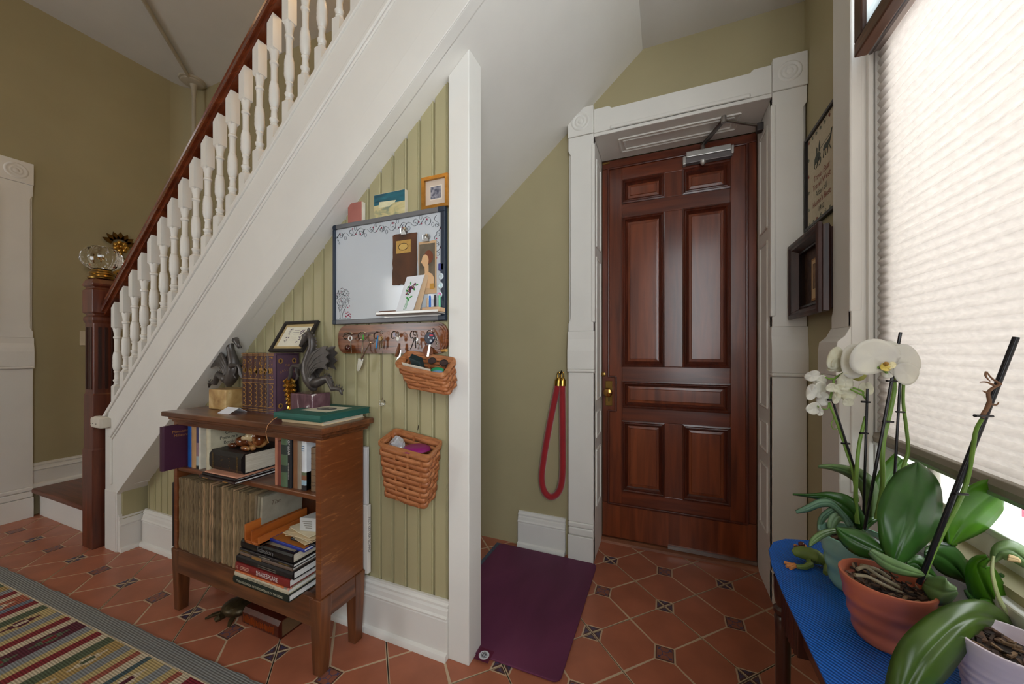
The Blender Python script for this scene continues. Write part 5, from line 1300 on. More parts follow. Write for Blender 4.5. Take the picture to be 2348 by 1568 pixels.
framed(t, gf, .124, .128, .013, .017, mat('gold_leaf_frame', (176, 130, 62), .32, .8, var=.15, scale=60), [(.010, mat('mat_blush', (206, 186, 166), .8), 'mat_board'), ((.034, .034, .036, .036), mat('mat_line', (228, 214, 196), .8), 'mat_border'), ((.038, .038, .040, .040), ramp_mat('etching_blue', [(.35, (70, 72, 88)), (.65, (164, 160, 166))], (1, 1, 1), 70, .7), 'etching')])

# ================================================================== key rack
kr = thing('key_rack', (-1.075, 1.198, 1.19), 'oak key rack with rounded ends below the whiteboard', 'key rack')
KR = ramp_mat('oak_rack', [(.3, (70, 34, 18)), (.48, (118, 66, 36)), (.6, (142, 86, 50)), (.66, (80, 42, 22)), (.75, (130, 76, 44))], (.35, 1, 5), 9, .3, 1.0, 5, coat=.4)
def stadium(x0, x1, z0, z1, r, n=7):
    pts = []
    for cx, cz, a0 in ((x1 - r, z1 - r, 0), (x0 + r, z1 - r, 90), (x0 + r, z0 + r, 180), (x1 - r, z0 + r, 270)):
        for k in range(n): a = R(a0 + 90*k/(n-1)); pts.append((cx + r*math.cos(a), cz + r*math.sin(a)))
    return pts
for ins, d0, d1, nm in ((0, 0, .010, 'board'), (.007, .010, .014, 'molded_step'), (.014, .014, .018, 'molded_face')):
    MB().prism([(x, YW - .0005 - d0, z) for x, z in stadium(-1.364 + ins, -.786 - ins, 1.192 + ins, 1.3165 - ins, .045 - ins*.6)], (0, -(d1 - d0), 0)).build(nm, KR, kr)
HX = [-1.298, -1.214, -1.126, -1.035, -.940, -.861]
YH = 1.1885
DKS = mat('dark_hook_steel', (70, 62, 56), .4, .9)
for hx in HX:
    MB().tube([(hx, YH, 1.283), (hx, YH - .010, 1.283), (hx, YH - .018, 1.277), (hx, YH - .022, 1.268), (hx, YH - .020, 1.258), (hx, YH - .012, 1.254), (hx, YH - .006, 1.258)], .0018, 8).build('hook', DKS, kr, smooth=True)
CHR = mat('chrome', (200, 198, 194), .18, 1, var=.05)
def ring(cx, cy, cz, r, w=.0012, m=CHR, par=None, nm='split_ring', tilt=.2):
    return MB().tube([(cx + r*math.cos(a), cy + tilt*r*math.sin(a), cz + r*math.sin(a)) for a in [k*2*math.pi/20 for k in range(20)]], w, 6, closed=True).build(nm, m, par, smooth=True)
def wp(cx, cy, y=1.168): return on_y(760 + cx/5.6, 720 + cy/5.6, y)
def key(par, top, bot, bow, m, w=.0028, nm='key'):
    top, bot = Vector(top), Vector(bot); d = (bot - top).normalized()
    k = MB().lathe([(0, -.0012), (bow, -.0012), (bow, .0012), (0, .0012)], top, 16, 'y').build(nm, m, par, smooth=True)
    b = MB().tube([top + d*bow*.8, bot], [(w, .0011)]*2, 4)
    s_ = d.cross(Vector((0, 1, 0)))
    for f in (.7, .8, .9): b.ball(top + (bot - top)*f + s_*w, .0016, .0011, .0014, 6, 4)
    b.build('key_blade', m, par)
# hook 1: old key with a white bow, brooch
t = thing('antique_key', wp(255, 500), 'old key with a white bow on the leftmost hook', 'key', 'keys on the rack')
c0 = wp(240, 312, 1.166)
ring(c0.x, c0.y, c0.z, .0095, .0028, mat('white_enamel', (224, 220, 214), .3), t, 'bow', .05)
MB().tube([wp(243, 340, 1.166), wp(256, 497, 1.166)], .0016, 8).build('shank', CHR, t, smooth=True)
MB().tube([wp(236, 250, 1.166), wp(240, 295, 1.166)], .0008, 6).build('cord', DKS, t)
t = thing('silver_brooch', wp(200, 285), 'small silver brooch hanging on the leftmost hook', 'brooch', 'keys on the rack')
MB().tube([wp(140, 290, 1.172), wp(190, 255, 1.170), wp(240, 240, 1.168), wp(275, 250, 1.170)], [.0016, .0034, .004, .002], 7).build('bar', CHR, t, smooth=True)
t = thing('wax_seal', wp(205, 480), 'dark red-brown polished fob on the leftmost hook', 'fob', 'keys on the rack')
b = MB(); c1 = wp(205, 430, 1.172); b.ball(c1, .016, .007, .013, 16, 10); b.ball(c1 + Vector((.004, -.002, -.004)), .010, .007, .008, 12, 8)
b.build('fob_body', mat('oxblood_resin', (70, 24, 18), .15, var=.2, coat=.6), t, smooth=True, angle=180)
# hook 2: scissors with a green tag
t = thing('silver_scissors', wp(350, 735), 'silver scissors hanging from the second hook', 'scissors', 'keys on the rack')
for (cx, cy, rx, ry, sg) in ((412, 285, 45, 55, 1), (515, 320, 42, 55, -1)):
    MB().tube([wp(cx + rx*math.cos(a) + (-.25*ry*math.sin(a)*(-1 if sg < 0 else .2)), cy + ry*math.sin(a), 1.164 + .001*sg) for a in [k*2*math.pi/20 for k in range(20)]], .0017, 6, closed=True).build('finger_ring', CHR, t, smooth=True)
MB().tube([wp(405, 342, 1.164), wp(398, 420, 1.164), wp(385, 585, 1.164)], [.0022, .003, .0026], 8).build('shank', CHR, t, smooth=True)
MB().tube([wp(492, 372, 1.163), wp(440, 470, 1.163), wp(385, 590, 1.163)], [.0022, .003, .0026], 8).build('shank', CHR, t, smooth=True)
MB().prism([wp(350, 565, 1.165), wp(420, 575, 1.165), wp(405, 640, 1.165), wp(370, 725, 1.165), wp(352, 738, 1.165), wp(328, 725, 1.165)], (0, -.003, 0)).build('blade', CHR, t, bevel=.0008)
MB().lathe([(0, -.004), (.003, -.004), (.004, -.002), (.004, 0)], wp(385, 592, 1.163), 14, 'y').build('pivot', STEEL, t, smooth=True)
t = thing('green_tag', wp(408, 335), 'small bright green tag behind the scissors handle', 'tag', 'keys on the rack')
MB().box(c0.x + .0625, c0.x + .0705, 1.172, 1.175, wp(408, 330).z, wp(408, 265).z).build('tag_body', mat('tag_green', (66, 140, 40), .4), t, bevel=.001)
# hook 3: blue fob, brass keys
t = thing('blue_key_fob', wp(580, 440), 'turquoise leather key fob on the third hook', 'key fob', 'keys on the rack')
MB().tube([wp(598, 275, 1.166), wp(588, 330, 1.166), wp(577, 440, 1.166)], [(.002, .0015), (.0036, .0018), (.005, .002)], 8).build('strap', mat('turquoise', (40, 136, 196), .45), t, smooth=True)
t = thing('brass_keys', wp(620, 450), 'two worn brass keys on the third hook', 'key', 'keys on the rack')
c1 = wp(645, 235, 1.168); ring(c1.x, c1.y, c1.z, .007, .0011, CHR, t)
KB = mat('worn_key_brass', (142, 118, 82), .4, .9)
key(t, wp(628, 318, 1.167), wp(616, 450, 1.167), .0085, KB); key(t, wp(648, 310, 1.170), wp(645, 430, 1.170), .0075, KB)
# hook 4: charm ring and wooden handled knife
t = thing('charm_key_ring', wp(845, 360), 'silver key ring with a white animal charm on the fourth hook', 'key ring', 'keys on the rack')
c1 = wp(845, 255, 1.166); ring(c1.x, c1.y, c1.z, .0085, .0016, CHR, t); ring(c1.x + .004, c1.y - .003, c1.z - .003, .007, .0013, CHR, t)
b = MB(); b.ball(wp(848, 320, 1.163), .0085, .003, .009, 14, 10); b.ball(wp(832, 285, 1.164), .003, .002, .004, 8, 6); b.ball(wp(875, 290, 1.164), .003, .002, .004, 8, 6)
ch = b.build('charm', mat('white_charm', (226, 222, 210), .3), t, smooth=True, angle=180)
MB().lathe([(0, -.001), (.009, -.001), (.009, .001), (0, .001)], wp(815, 265, 1.170), 16, 'y').build('tag_disc', mat('lilac_tag', (170, 160, 176), .4), t)
t = thing('folding_knife', wp(850, 580), 'wooden handled knife hanging from the fourth hook', 'knife', 'keys on the rack')
MB().tube([wp(872, 375, 1.166), wp(862, 450, 1.164), wp(830, 545, 1.162)], [(.005, .004), (.0085, .005), (.007, .004)], 10).build('handle', wood('knife_handle', (86, 50, 28), (128, 80, 48), 'z'), t, smooth=True)
MB().prism([wp(885, 440, 1.168), wp(900, 470, 1.168), wp(890, 540, 1.168), wp(840, 590, 1.168), wp(855, 540, 1.168)], (0, -.002, 0)).build('blade', CHR, t)
# hook 5: ring with dark keys
t = thing('dark_key_ring', wp(1085, 440), 'tarnished key ring with dark keys on the fifth hook', 'key ring', 'keys on the rack')
c1 = wp(1077, 245, 1.166); ring(c1.x, c1.y, c1.z, .0095, .0014, STEEL, t); ring(c1.x, c1.y - .003, c1.z - .001, .0075, .0012, DKS, t, tilt=-.4)
key(t, wp(1068, 320, 1.166), wp(1015, 450, 1.166), .007, DKS); key(t, wp(1098, 325, 1.168), wp(1140, 445, 1.168), .007, STEEL); key(t, wp(1080, 320, 1.170), wp(1080, 440, 1.170), .0075, DKS)
b = MB(); b.ball(wp(1105, 370, 1.162), .0045, .003, .0045, 10, 8); b.build('charm', CHR, t, smooth=True)
# hook 6: car key
t = thing('car_key', wp(1243, 548), 'car key with a dark blue remote fob on the rightmost hook', 'key', 'keys on the rack')
FOB = mat('fob_navy', (40, 46, 62), .35)
pts = [(1240, 245), (1270, 232), (1310, 240), (1335, 275), (1332, 335), (1300, 378), (1270, 390), (1235, 372), (1212, 330), (1216, 280)]
fo_ = MB().prism([wp(a_, b_, 1.150) for a_, b_ in pts], (0, -.011, 0)).build('remote', FOB, t, bevel=.003, seg=3)
MB().prism([wp(1255, 392, 1.147), wp(1280, 392, 1.147), wp(1254, 548, 1.147), wp(1226, 545, 1.147)], (0, -.0025, 0)).build('key_blade', mat('key_steel', (206, 200, 188), .25, .9), t)
def btn(cx, cy, rx, rz_, m, nm='button'): MB().prism([wp(cx + rx*math.cos(a), cy + rz_*math.sin(a), 1.1389) for a in [k*2*math.pi/14 for k in range(14)]], (0, -.0008, 0)).build(nm, m, fo_)
GB2 = mat('button_grey', (190, 196, 204), .4)
btn(1282, 272, 26, 9, mat('panic_red', (196, 50, 66), .4)); btn(1248, 298, 9, 9, GB2); btn(1312, 308, 9, 11, GB2); btn(1277, 342, 15, 16, GB2)
c1 = wp(1310, 210, 1.166); ring(c1.x, c1.y, c1.z, .008, .0014, CHR, t); ring(c1.x + .008, c1.y - .006, c1.z - .030, .006, .0011, CHR, t)
for k in range(5): MB().ball(wp(1345 + 6*(k % 2), 300 + k*26, 1.160), .0036, .003, .0045, 8, 6).build('chain_link', CHR, t, smooth=True)
# crystal drop on a fine chain
t = thing('crystal_drop', wp(655, 1190, 1.19), 'faceted crystal ball hanging on a fine chain below the key rack', 'crystal')
c1 = wp(655, 1140, 1.186)
cg = bpy.data.materials.new('crystal_glass'); cg.use_nodes = True
_b = cg.node_tree.nodes['Principled BSDF']; _b.inputs['Transmission Weight'].default_value = 1; _b.inputs['Roughness'].default_value = .02; _b.inputs['IOR'].default_value = 1.52; _b.inputs['Base Color'].default_value = (1, 1, 1, 1)
MATS['crystal_glass'] = cg
MB().ball(c1, .0135, n=12, m=8).build('ball', cg, t)
MB().tube([c1 + Vector((0, 0, .013)), c1 + Vector((0, 0, .022))], .0016, 8).build('cap', CHR, t)
MB().tube([c1 + Vector((0, 0, .020)), (c1.x, YH - .004, 1.200)], .0006, 5).build('chain', DKS, t)

# ================================================================== woven wall baskets
WEAV = [ramp_mat('splint_%d' % k, [(.3, d), (.7, l)], (2, 2, 14), 20, .5, .2) for k, (d, l) in enumerate((((150, 88, 50), (182, 116, 70)), ((142, 80, 44), (172, 106, 62)), ((158, 96, 56), (190, 124, 78))))]
def ring_path(c4, n=12, rnd=.12):
    """rounded quadrilateral loop through four corners"""
    pts = []
    for i in range(4):
        a, b_ = c4[i], c4[(i+1) % 4]
        for k in range(n):
            f = rnd + (1 - 2*rnd)*k/(n-1); pts.append(a.lerp(b_, f))
        c_, nx = c4[(i+1) % 4], c4[(i+2) % 4]
        p0, p1 = a.lerp(c_, 1 - rnd), c_.lerp(nx, rnd)
        for f in (.33, .67): pts.append((p0.lerp(c_, f)).lerp(c_.lerp(p1, f), f))
    return pts
def basket(name, rim, bot, rows, label, rimh=.014, ns=(6, 4)):
    cen = sum(bot, Vector())/4
    t = thing(name, cen, label, 'basket', 'woven wall baskets')
    def lvl(f): return [bot[i].lerp(rim[i], f) for i in range(4)]
    def outn(p, c): d = p - c; d.z = 0; return d.normalized()
    nper = 14
    hrow = (sum((r_ - b_).length for r_, b_ in zip(rim, bot))/4 - rimh)/rows
    upv = (sum((r_ - b_ for r_, b_ in zip(rim, bot)), Vector())/4).normalized()
    for r_ in range(rows):
        f = (r_ + .5)/rows*(1 - rimh*.8/(hrow*rows + rimh)); lp = ring_path(lvl(f), 12); c_ = sum(lp, Vector())/len(lp)
        m = len(lp); vs = []
        for k, p in enumerate(lp):
            s_ = math.cos(math.pi*k/4 + math.pi*(r_ % 2)); s_ = max(-1, min(1, s_*1.6)); o = outn(p, c_)*(.0030*s_)
            q = p + o
            vs += [q + upv*hrow*.47, q - upv*hrow*.47]
        fs = [(2*k, 2*k+1, (2*k+3) % (2*m), (2*k+2) % (2*m)) for k in range(m)]
        MB().add(vs, fs).build('weaver', WEAV[r_ % 3], t, smooth=True, solid=.0022, angle=180)
    lp0, lp1 = ring_path(bot, 12), ring_path(lvl(.97), 12); m = len(lp0); c0_ = sum(lp0, Vector())/m
    for k in range(0, m, 4):
        a, b_ = lp0[k], lp1[k]; tg = (lp0[(k+1) % m] - lp0[k-1]).normalized()*.0042
        MB().quad(a - tg, a + tg, b_ + tg*1.2, b_ - tg*1.2).build('stake', WEAV[(k//4) % 3], t, solid=.0016)
    rp = ring_path([p + (p - sum(rim, Vector())/4)*.012 for p in rim], 12); m = len(rp); vs = []
    for k, p in enumerate(rp):
        o = outn(p, sum(rp, Vector())/m)*.0032
        vs += [p + o, p + o - upv*rimh, p - o - upv*rimh, p - o]
    MB().add(vs, [(4*k+j, 4*k+(j+1) % 4, (4*((k+1) % m))+(j+1) % 4, 4*((k+1) % m)+j) for k in range(m) for j in range(4)]).build('rim', ramp_mat('splint_rim', [(.3, (150, 92, 54)), (.7, (184, 122, 76))], (2, 2, 10), 16, .45), t, smooth=True)
    MB().poly([p + upv*.002 for p in ring_path(bot, 6)]).build('bottom', WEAV[1], t, solid=.002)
    return t
rim = [on_y(936, 803, 1.186), on_y(1044, 820, 1.186), on_y(1013.6, 856, 1.088), on_y(905.5, 834, 1.088)]
bot = [on_y(955, 868, 1.180), on_y(1049, 880, 1.180), on_y(1029, 906, 1.105), on_y(936, 890, 1.105)]
t = basket('hanging_basket', rim, bot, 6, 'small woven basket hanging by a leather strap from the key rack')
MB().tube([wp(1325, 200, 1.166), wp(1350, 240, 1.163), wp(1395, 360, 1.170), wp(1415, 490, 1.178)], [(.005, .0015)]*4, 6).build('leather_strap', mat('strap_leather', (122, 70, 42), .5), t, smooth=True)
MB().prism([wp(1170, 470, 1.184), wp(1215, 395, 1.184), wp(1300, 440, 1.184), wp(1310, 510, 1.184), wp(1210, 555, 1.184)], (0, -.003, 0)).build('leather_ear', MATS['strap_leather'], t, bevel=.001)
MB().tube([wp(1420, 470, 1.172), wp(1475, 465, 1.168)], [(.008, .006)]*2, 10).build('leather_toggle', mat('toggle_leather', (190, 140, 72), .5), t, smooth=True)
def inb(f, g_, h_): a_ = bot[3].lerp(bot[2], f); b_ = bot[0].lerp(bot[1], f); c_ = rim[3].lerp(rim[2], f); d_ = rim[0].lerp(rim[1], f); return (a_.lerp(b_, g_)).lerp(c_.lerp(d_, g_), h_)
o = MB().prism([inb(.08, .18, .2), inb(.68, .12, .2), inb(.70, .14, .96), inb(.08, .20, .98)], (0, .003, 0)).build('cream_envelope', mat('envelope', (206, 196, 178), .8)); tag(o, 'cream envelope standing inside the upper woven basket', 'envelope')
o = MB().hexa([inb(.12, .55, .3), inb(.36, .5, .3), inb(.36, .8, .3), inb(.12, .8, .3), inb(.14, .55, .98), inb(.36, .5, .92), inb(.36, .8, .92), inb(.14, .8, 1.02)]).build('black_case', mat('case_dark_teal', (28, 48, 50), .4), bevel=.002); tag(o, 'dark teal case at the left inside the upper woven basket', 'case')
t = thing('sunglasses', inb(.75, .5, .5), 'pair of sunglasses in the upper woven basket', 'sunglasses')
for f_ in (.62, .86):
    c_ = inb(f_, .62, .98)
    MB().tube([c_ + Vector((.017*math.cos(a), .004*math.sin(a), .011*math.sin(a))) for a in [k*2*math.pi/18 for k in range(18)]], .0016, 6, closed=True).build('lens_frame', BLACKP, t, smooth=True)
    MB().prism([c_ + Vector((.016*math.cos(a), .004*math.sin(a), .010*math.sin(a))) for a in [k*2*math.pi/18 for k in range(18)]], (0, -.0006, 0)).build('lens', mat('smoke_lens', (66, 52, 50), .1), t)
MB().tube([inb(.74, .62, 1.0), inb(.74, .60, .99)], .0014, 6).build('bridge', BLACKP, t)
MB().tube([inb(.95, .62, 1.0), inb(.97, .25, .95)], .0016, 6).build('temple', BLACKP, t)
t = thing('green_lens_case', inb(.8, .3, .6), 'bright green and blue glasses case in the upper woven basket', 'case')
c_ = inb(.80, .30, .82)
MB().ball(c_, .030, .014, .014, 18, 10).build('shell', mat('emerald', (20, 130, 84), .3), t, smooth=True)
MB().ball(c_ + Vector((.006, -.008, -.008)), .028, .012, .012, 18, 10).build('shell_front', mat('slate_blue', (96, 130, 160), .3), t, smooth=True)
rim = [on_y(908, 980.6, 1.192), on_y(1014, 1010, 1.192), on_y(982.6, 1043.7, 1.088), on_y(866, 1013, 1.088)]
bot = [on_y(918, 1108, 1.190), on_y(1001, 1133, 1.190), on_y(972, 1169, 1.118), on_y(881, 1137, 1.118)]
t = basket('wall_basket', rim, bot, 10, 'tall woven basket nailed low on the beadboard wall')
for q in ((958, 978, 1.19),): MB().tube([on_y(q[0], 985, 1.196), on_y(q[0] + 2, 975, 1.190)], .0016, 6).build('nail', DKS, t)
t = MB(); c_ = inb(.75, .5, .90)
t = MB().lathe([(0, .004), (.020, .005), (.040, .003), (.052, -.004), (.056, -.012), (.050, -.012), (0, -.004)], inb(.62, .48, .93), 30, 'z').build('purple_disc', mat('violet_plastic', (130, 22, 98), .35), smooth=True); tag(t, 'purple plastic disc lying inside the lower woven basket', 'disc')
c_ = inb(.22, .45, .88); rr_ = random.Random(6)
b = MB().ball(c_, .032, .026, .030, 12, 9)
b.v = [p + Vector((rr_.uniform(-.006, .006), rr_.uniform(-.006, .006), rr_.uniform(-.006, .006))) for p in b.v]
o = b.build('crumpled_plastic', mat('clear_film', (226, 226, 228), .12, var=.1, trans=.55, coat=.5)); tag(o, 'ball of crumpled clear plastic in the lower woven basket', 'plastic wrap')

# ================================================================== newel finial, clock, switch, sensor, ceiling conduit
gl = thing('glass_globe_finial', (ncx, ncy, 1.652), 'cut glass globe finial in a brass collar on the newel post', 'finial')
MB().lathe([(.062, 0), (.064, .008), (.055, .014), (.052, .024), (.058, .030), (.056, .040), (.046, .046), (.044, .056)], (ncx, ncy, 1.652), 28).build('collar', BRASS, gl, smooth=True)
b = MB(); n, mm = 18, 11
def gfn(u, v):
    a = 2*math.pi*u; tt = math.pi*(.97 - v*.955); r_ = .093*(1 + .04*math.cos(9*a)*math.sin(tt))
    return Vector((ncx + r_*math.sin(tt)*math.cos(a), ncy + r_*math.sin(tt)*math.sin(a), 1.782 + .082*math.cos(tt)*1.0))
b.grid(gfn, 36, 14, closed_u=True)
b.build('globe', cg, gl)
MB().lathe([(.040, 0), (.034, .012), (.040, .02)], (ncx, ncy, 1.700), 24).build('glass_neck', cg, gl, smooth=True)
ck = thing('gilt_wall_clock', (-4.25, 1.55, 1.80), 'ornate gilt wall clock with rosettes on the left wall', 'clock')
XW = XL
MB().lathe([(.078, 0), (.082, .03), (.076, .04), (.070, .034), (.0, .034)], (XW + .02, 1.555, 1.905), 36, 'x').build('dial', mat('dial_gold', (178, 138, 62), .5, .3, var=.05), ck, smooth=True)
MB().tube([(XW + .056, 1.555 + .078*math.cos(a), 1.905 + .078*math.sin(a)) for a in [k*2*math.pi/30 for k in range(30)]], .008, 8, closed=True).build('bezel', GILT, ck, smooth=True)
MB().lathe([(.09, 0), (.10, .012), (.085, .02)], (XW + .002, 1.555, 1.905), 30, 'x').build('back_plate', mat('dark_gilt', (88, 62, 26), .4, .7), ck, smooth=True)
for k in range(12):
    a = k*math.pi/6; MB().box(XW + .0545, XW + .0555, 1.555 + .058*math.cos(a) - .0025, 1.555 + .058*math.cos(a) + .0025, 1.905 + .058*math.sin(a) - .006, 1.905 + .058*math.sin(a) + .006).build('numeral', BLACKP, ck)
for a, L in ((R(150), .045), (R(20), .032)): MB().tube([(XW + .057, 1.555, 1.905), (XW + .057, 1.555 + L*math.cos(a), 1.905 + L*math.sin(a))], [.003, .0014], 6).build('hand', DKS, ck)
MB().lathe([(0, 0), (.008, 0), (.008, .003), (0, .003)], (XW + .054, 1.515, 1.895), 14, 'x').build('winding_hole', BLACKP, ck)
DGL = mat('dark_leaf_gilt', (96, 70, 30), .4, .8, var=.3, scale=40)
def rosette_g(y, z, r_, nm='rosette'):
    o = MB().lathe([(0, .050), (r_*.25, .046), (r_*.35, .036), (r_*.6, .044), (r_*.95, .034), (r_, .02), (r_*.8, .006)], (XW + .006, y, z), 22, 'x').build(nm, GILT, ck, smooth=True)
    for k in range(7):
        a = k*2*math.pi/7
        MB().ball((XW + .04, y + r_*.75*math.cos(a), z + r_*.75*math.sin(a)), .012, r_*.42, r_*.42, 10, 6).build('petal', GILT, o, smooth=True)
rosette_g(1.555, 2.085, .045); rosette_g(1.402, 1.895, .040); rosette_g(1.70, 1.90, .040)
for k in range(7):
    a = R(20 + k*23); c_ = Vector((XW + .02, 1.555 + .05*math.cos(a), 2.10 + .05*math.sin(a))); d_ = Vector((0, math.cos(a), math.sin(a)))
    s_ = Vector((0, -d_.z, d_.y))
    MB().prism([c_ - s_*.022, c_ + d_*.03 - s_*.018, c_ + d_*.062, c_ + d_*.03 + s_*.018, c_ + s_*.022], (.010, 0, 0)).build('leaf', DGL, ck)
for pth in ([(1.50, 2.02), (1.46, 2.0), (1.43, 1.95), (1.405, 1.93)], [(1.61, 2.02), (1.65, 2.0), (1.68, 1.95), (1.70, 1.93)], [(1.40, 1.85), (1.42, 1.82), (1.46, 1.81), (1.50, 1.82), (1.53, 1.80)], [(1.70, 1.85), (1.68, 1.82), (1.64, 1.81), (1.60, 1.82), (1.57, 1.80)], [(1.555, 2.05), (1.555, 2.0)]):
    MB().tube([(XW + .03, y, z) for y, z in pth], .013, 8).build('scroll', GILT, ck, smooth=True)
o = MB().box(XW, XW + .007, 1.335, 1.405, 1.25, 1.365).build('light_switch', mat('ivory_plastic', (216, 204, 178), .4), bevel=.002); tag(o, 'ivory light switch plate on the wall behind the newel post', 'light switch')
sn = thing('wall_sensor', (-3.165, 1.06, .735), 'small white rounded alarm sensor on the foot of the stringer', 'sensor')
MB().prism([(x, 1.088, z) for x, z in stadium(-3.245, -3.105, .738, .808, .022)], (0, -.040, 0)).build('housing', mat('sensor_plastic', (214, 206, 190), .45), sn, bevel=.012, seg=4)
for q in (-3.225, -3.205, -3.165): MB().lathe([(0, -.002), (.0026, -.002), (.0026, 0)], (q, 1.0485, .765), 10, 'y').build('indicator', BLACKP, sn)
MB().box(-3.128, -3.090, 1.048, 1.089, .745, .800).build('end_cap', mat('sensor_side', (200, 192, 176), .45), sn, bevel=.004)
cr = thing('ceiling_conduit', (-4.13, 1.98, 3.70), 'white ceiling rose with a conduit pipe in the stairwell corner', 'conduit')
PIPE = mat('conduit_paint', (176, 166, 146), .5)
MB().lathe([(.0, -.035), (.06, -.034), (.082, -.028), (.085, -.018), (.098, -.014), (.100, 0)], (-4.10, 1.975, 3.74), 30).build('rose', PIPE, cr, smooth=True)
MB().tube([(-4.10, 1.985, 3.705), (-4.10, 1.985, 3.68), (-4.10, 1.985, 3.60)], [.03, .024, .016], 12).build('socket', PIPE, cr, smooth=True)
MB().tube([(-4.10, 1.985, 3.62), (-4.10, 1.985, .40)], .015, 10).build('down_pipe', PIPE, cr, smooth=True)
MB().tube([(-4.10, 1.97, 3.725), (-3.35, 1.27, 3.725), (-2.8, .80, 3.725)], .014, 8).build('ceiling_run', PIPE, cr, smooth=True)
# ================================================================== side table with blue mat
TZ = .600
def tloop(ins=0.0):
    p = [(.272, .15), (.274, .80), (.276, 1.08), (.282, 1.20), (.296, 1.295), (.322, 1.352), (.362, 1.388), (.43, 1.408), (.545, 1.412), (.545, .15)]
    c = Vector((.42, .8)); return [(x + (ins if x < c.x else -ins), y - (ins if y > 1.2 else 0)) for x, y in p]
TBW = wood('table_mahogany', (52, 24, 16), (92, 48, 32), 'y', 8, .3, coat=.4)
TBL = wood('table_leg_mahogany', (44, 20, 14), (80, 40, 28), 'z', 8, .3, coat=.4)
tab = thing('side_table', (.42, .75, 0), 'narrow mahogany side table with rounded corners under the window', 'table')
MB().prism([(x, y, TZ - .022) for x, y in tloop(.004)], (0, 0, .016)).build('table_top', TBW, tab, bevel=.004)
MB().prism([(x, y, TZ - .095) for x, y in tloop(.028)], (0, 0, .075)).build('apron', TBW, tab)
MB().box(.292, .330, 1.035, 1.145, TZ - .125, TZ - .022).build('reeded_block', TBL, tab, bevel=.002)
for k in range(6): MB().tube([(.292, 1.045 + k*.018, TZ - .122), (.292, 1.045 + k*.018, TZ - .030)], .006, 8).build('reed', TBL, tab, smooth=True)
def tleg(x, y):
    MB().lathe([(.012, 0), (.013, .02), (.016, .20), (.0185, .44), (.020, .475), (.016, .482), (.022, .49), (.022, .50), (.015, .507), (.019, .52), (.021, .55), (.021, .585)], (x, y, 0), 20).build('leg', TBL, tab, smooth=True)
tleg(.300, 1.178); tleg(.515, 1.33); tleg(.300, .30); tleg(.515, .22)
BLUEM = ramp_mat('blue_mat_ribbed', [(.2, (8, 74, 160)), (.8, (22, 108, 206))], (1, 1, 1), 55, .42, .6, 1.5, 'WAVE', bump=.5, wave_dir='DIAGONAL')
o = MB().prism([(x, y, TZ - .0058) for x, y in tloop(-.002)], (0, 0, .0056)).build('blue_mat', BLUEM, bevel=.0015); tag(o, 'bright blue ribbed mat cut to the shape of the side table top', 'mat')

# ================================================================== orchids
def leaf_mat(name, col, f=.25, rough=.32, var=.18, tint=(1.5, 1.35, .5)):
    m = bpy.data.materials.new(name); m.use_nodes = True; nt = m.node_tree; b = nt.nodes['Principled BSDF']
    tc = nt.nodes.new('ShaderNodeTexCoord'); n = nt.nodes.new('ShaderNodeTexNoise'); n.inputs['Scale'].default_value = 16; n.inputs['Detail'].default_value = 3
    nt.links.new(tc.outputs['Object'], n.inputs['Vector'])
    rp = nt.nodes.new('ShaderNodeValToRGB'); c = lin(col)
    rp.color_ramp.elements[0].position = .3; rp.color_ramp.elements[0].color = (c[0]*(1-var), c[1]*(1-var), c[2]*(1-var), 1)
    rp.color_ramp.elements[1].position = .7; rp.color_ramp.elements[1].color = (min(1, c[0]*(1+var)), min(1, c[1]*(1+var)), c[2], 1)
    nt.links.new(n.outputs[0], rp.inputs[0]); nt.links.new(rp.outputs[0], b.inputs['Base Color'])
    b.inputs['Roughness'].default_value = rough
    t = nt.nodes.new('ShaderNodeBsdfTranslucent'); mx = nt.nodes.new('ShaderNodeMixShader'); mx.inputs[0].default_value = f
    hs = nt.nodes.new('ShaderNodeVectorMath'); hs.operation = 'MULTIPLY'; hs.inputs[1].default_value = tint
    nt.links.new(rp.outputs[0], hs.inputs[0]); nt.links.new(hs.outputs[0], t.inputs[0])
    nt.links.new(b.outputs[0], mx.inputs[1]); nt.links.new(t.outputs[0], mx.inputs[2]); nt.links.new(mx.outputs[0], nt.nodes['Material Output'].inputs[0])
    MATS[name] = m; return m
LF1, LF2, LF3, LF4 = leaf_mat('leaf_deep', (52, 96, 36), .18), leaf_mat('leaf_bright', (88, 142, 34), .5), leaf_mat('leaf_pale', (112, 140, 92), .25), leaf_mat('leaf_sky_tint', (120, 158, 136), .3)  # last one: sky reflection on leaf undersides put into the colour
def catmull(P, n):
    out = []
    m = len(P)
    for i in range(m - 1):
        p0, p1, p2, p3 = P[max(i-1, 0)], P[i], P[i+1], P[min(i+2, m-1)]
        for k in range(n):
            t = k/n
            out.append(tuple(.5*((2*b) + (-a+c)*t + (2*a-5*b+4*c-d)*t*t + (-a+3*b-3*c+d)*t*t*t) for a, b, c, d in zip(p0, p1, p2, p3)))
    out.append(tuple(P[-1])); return out
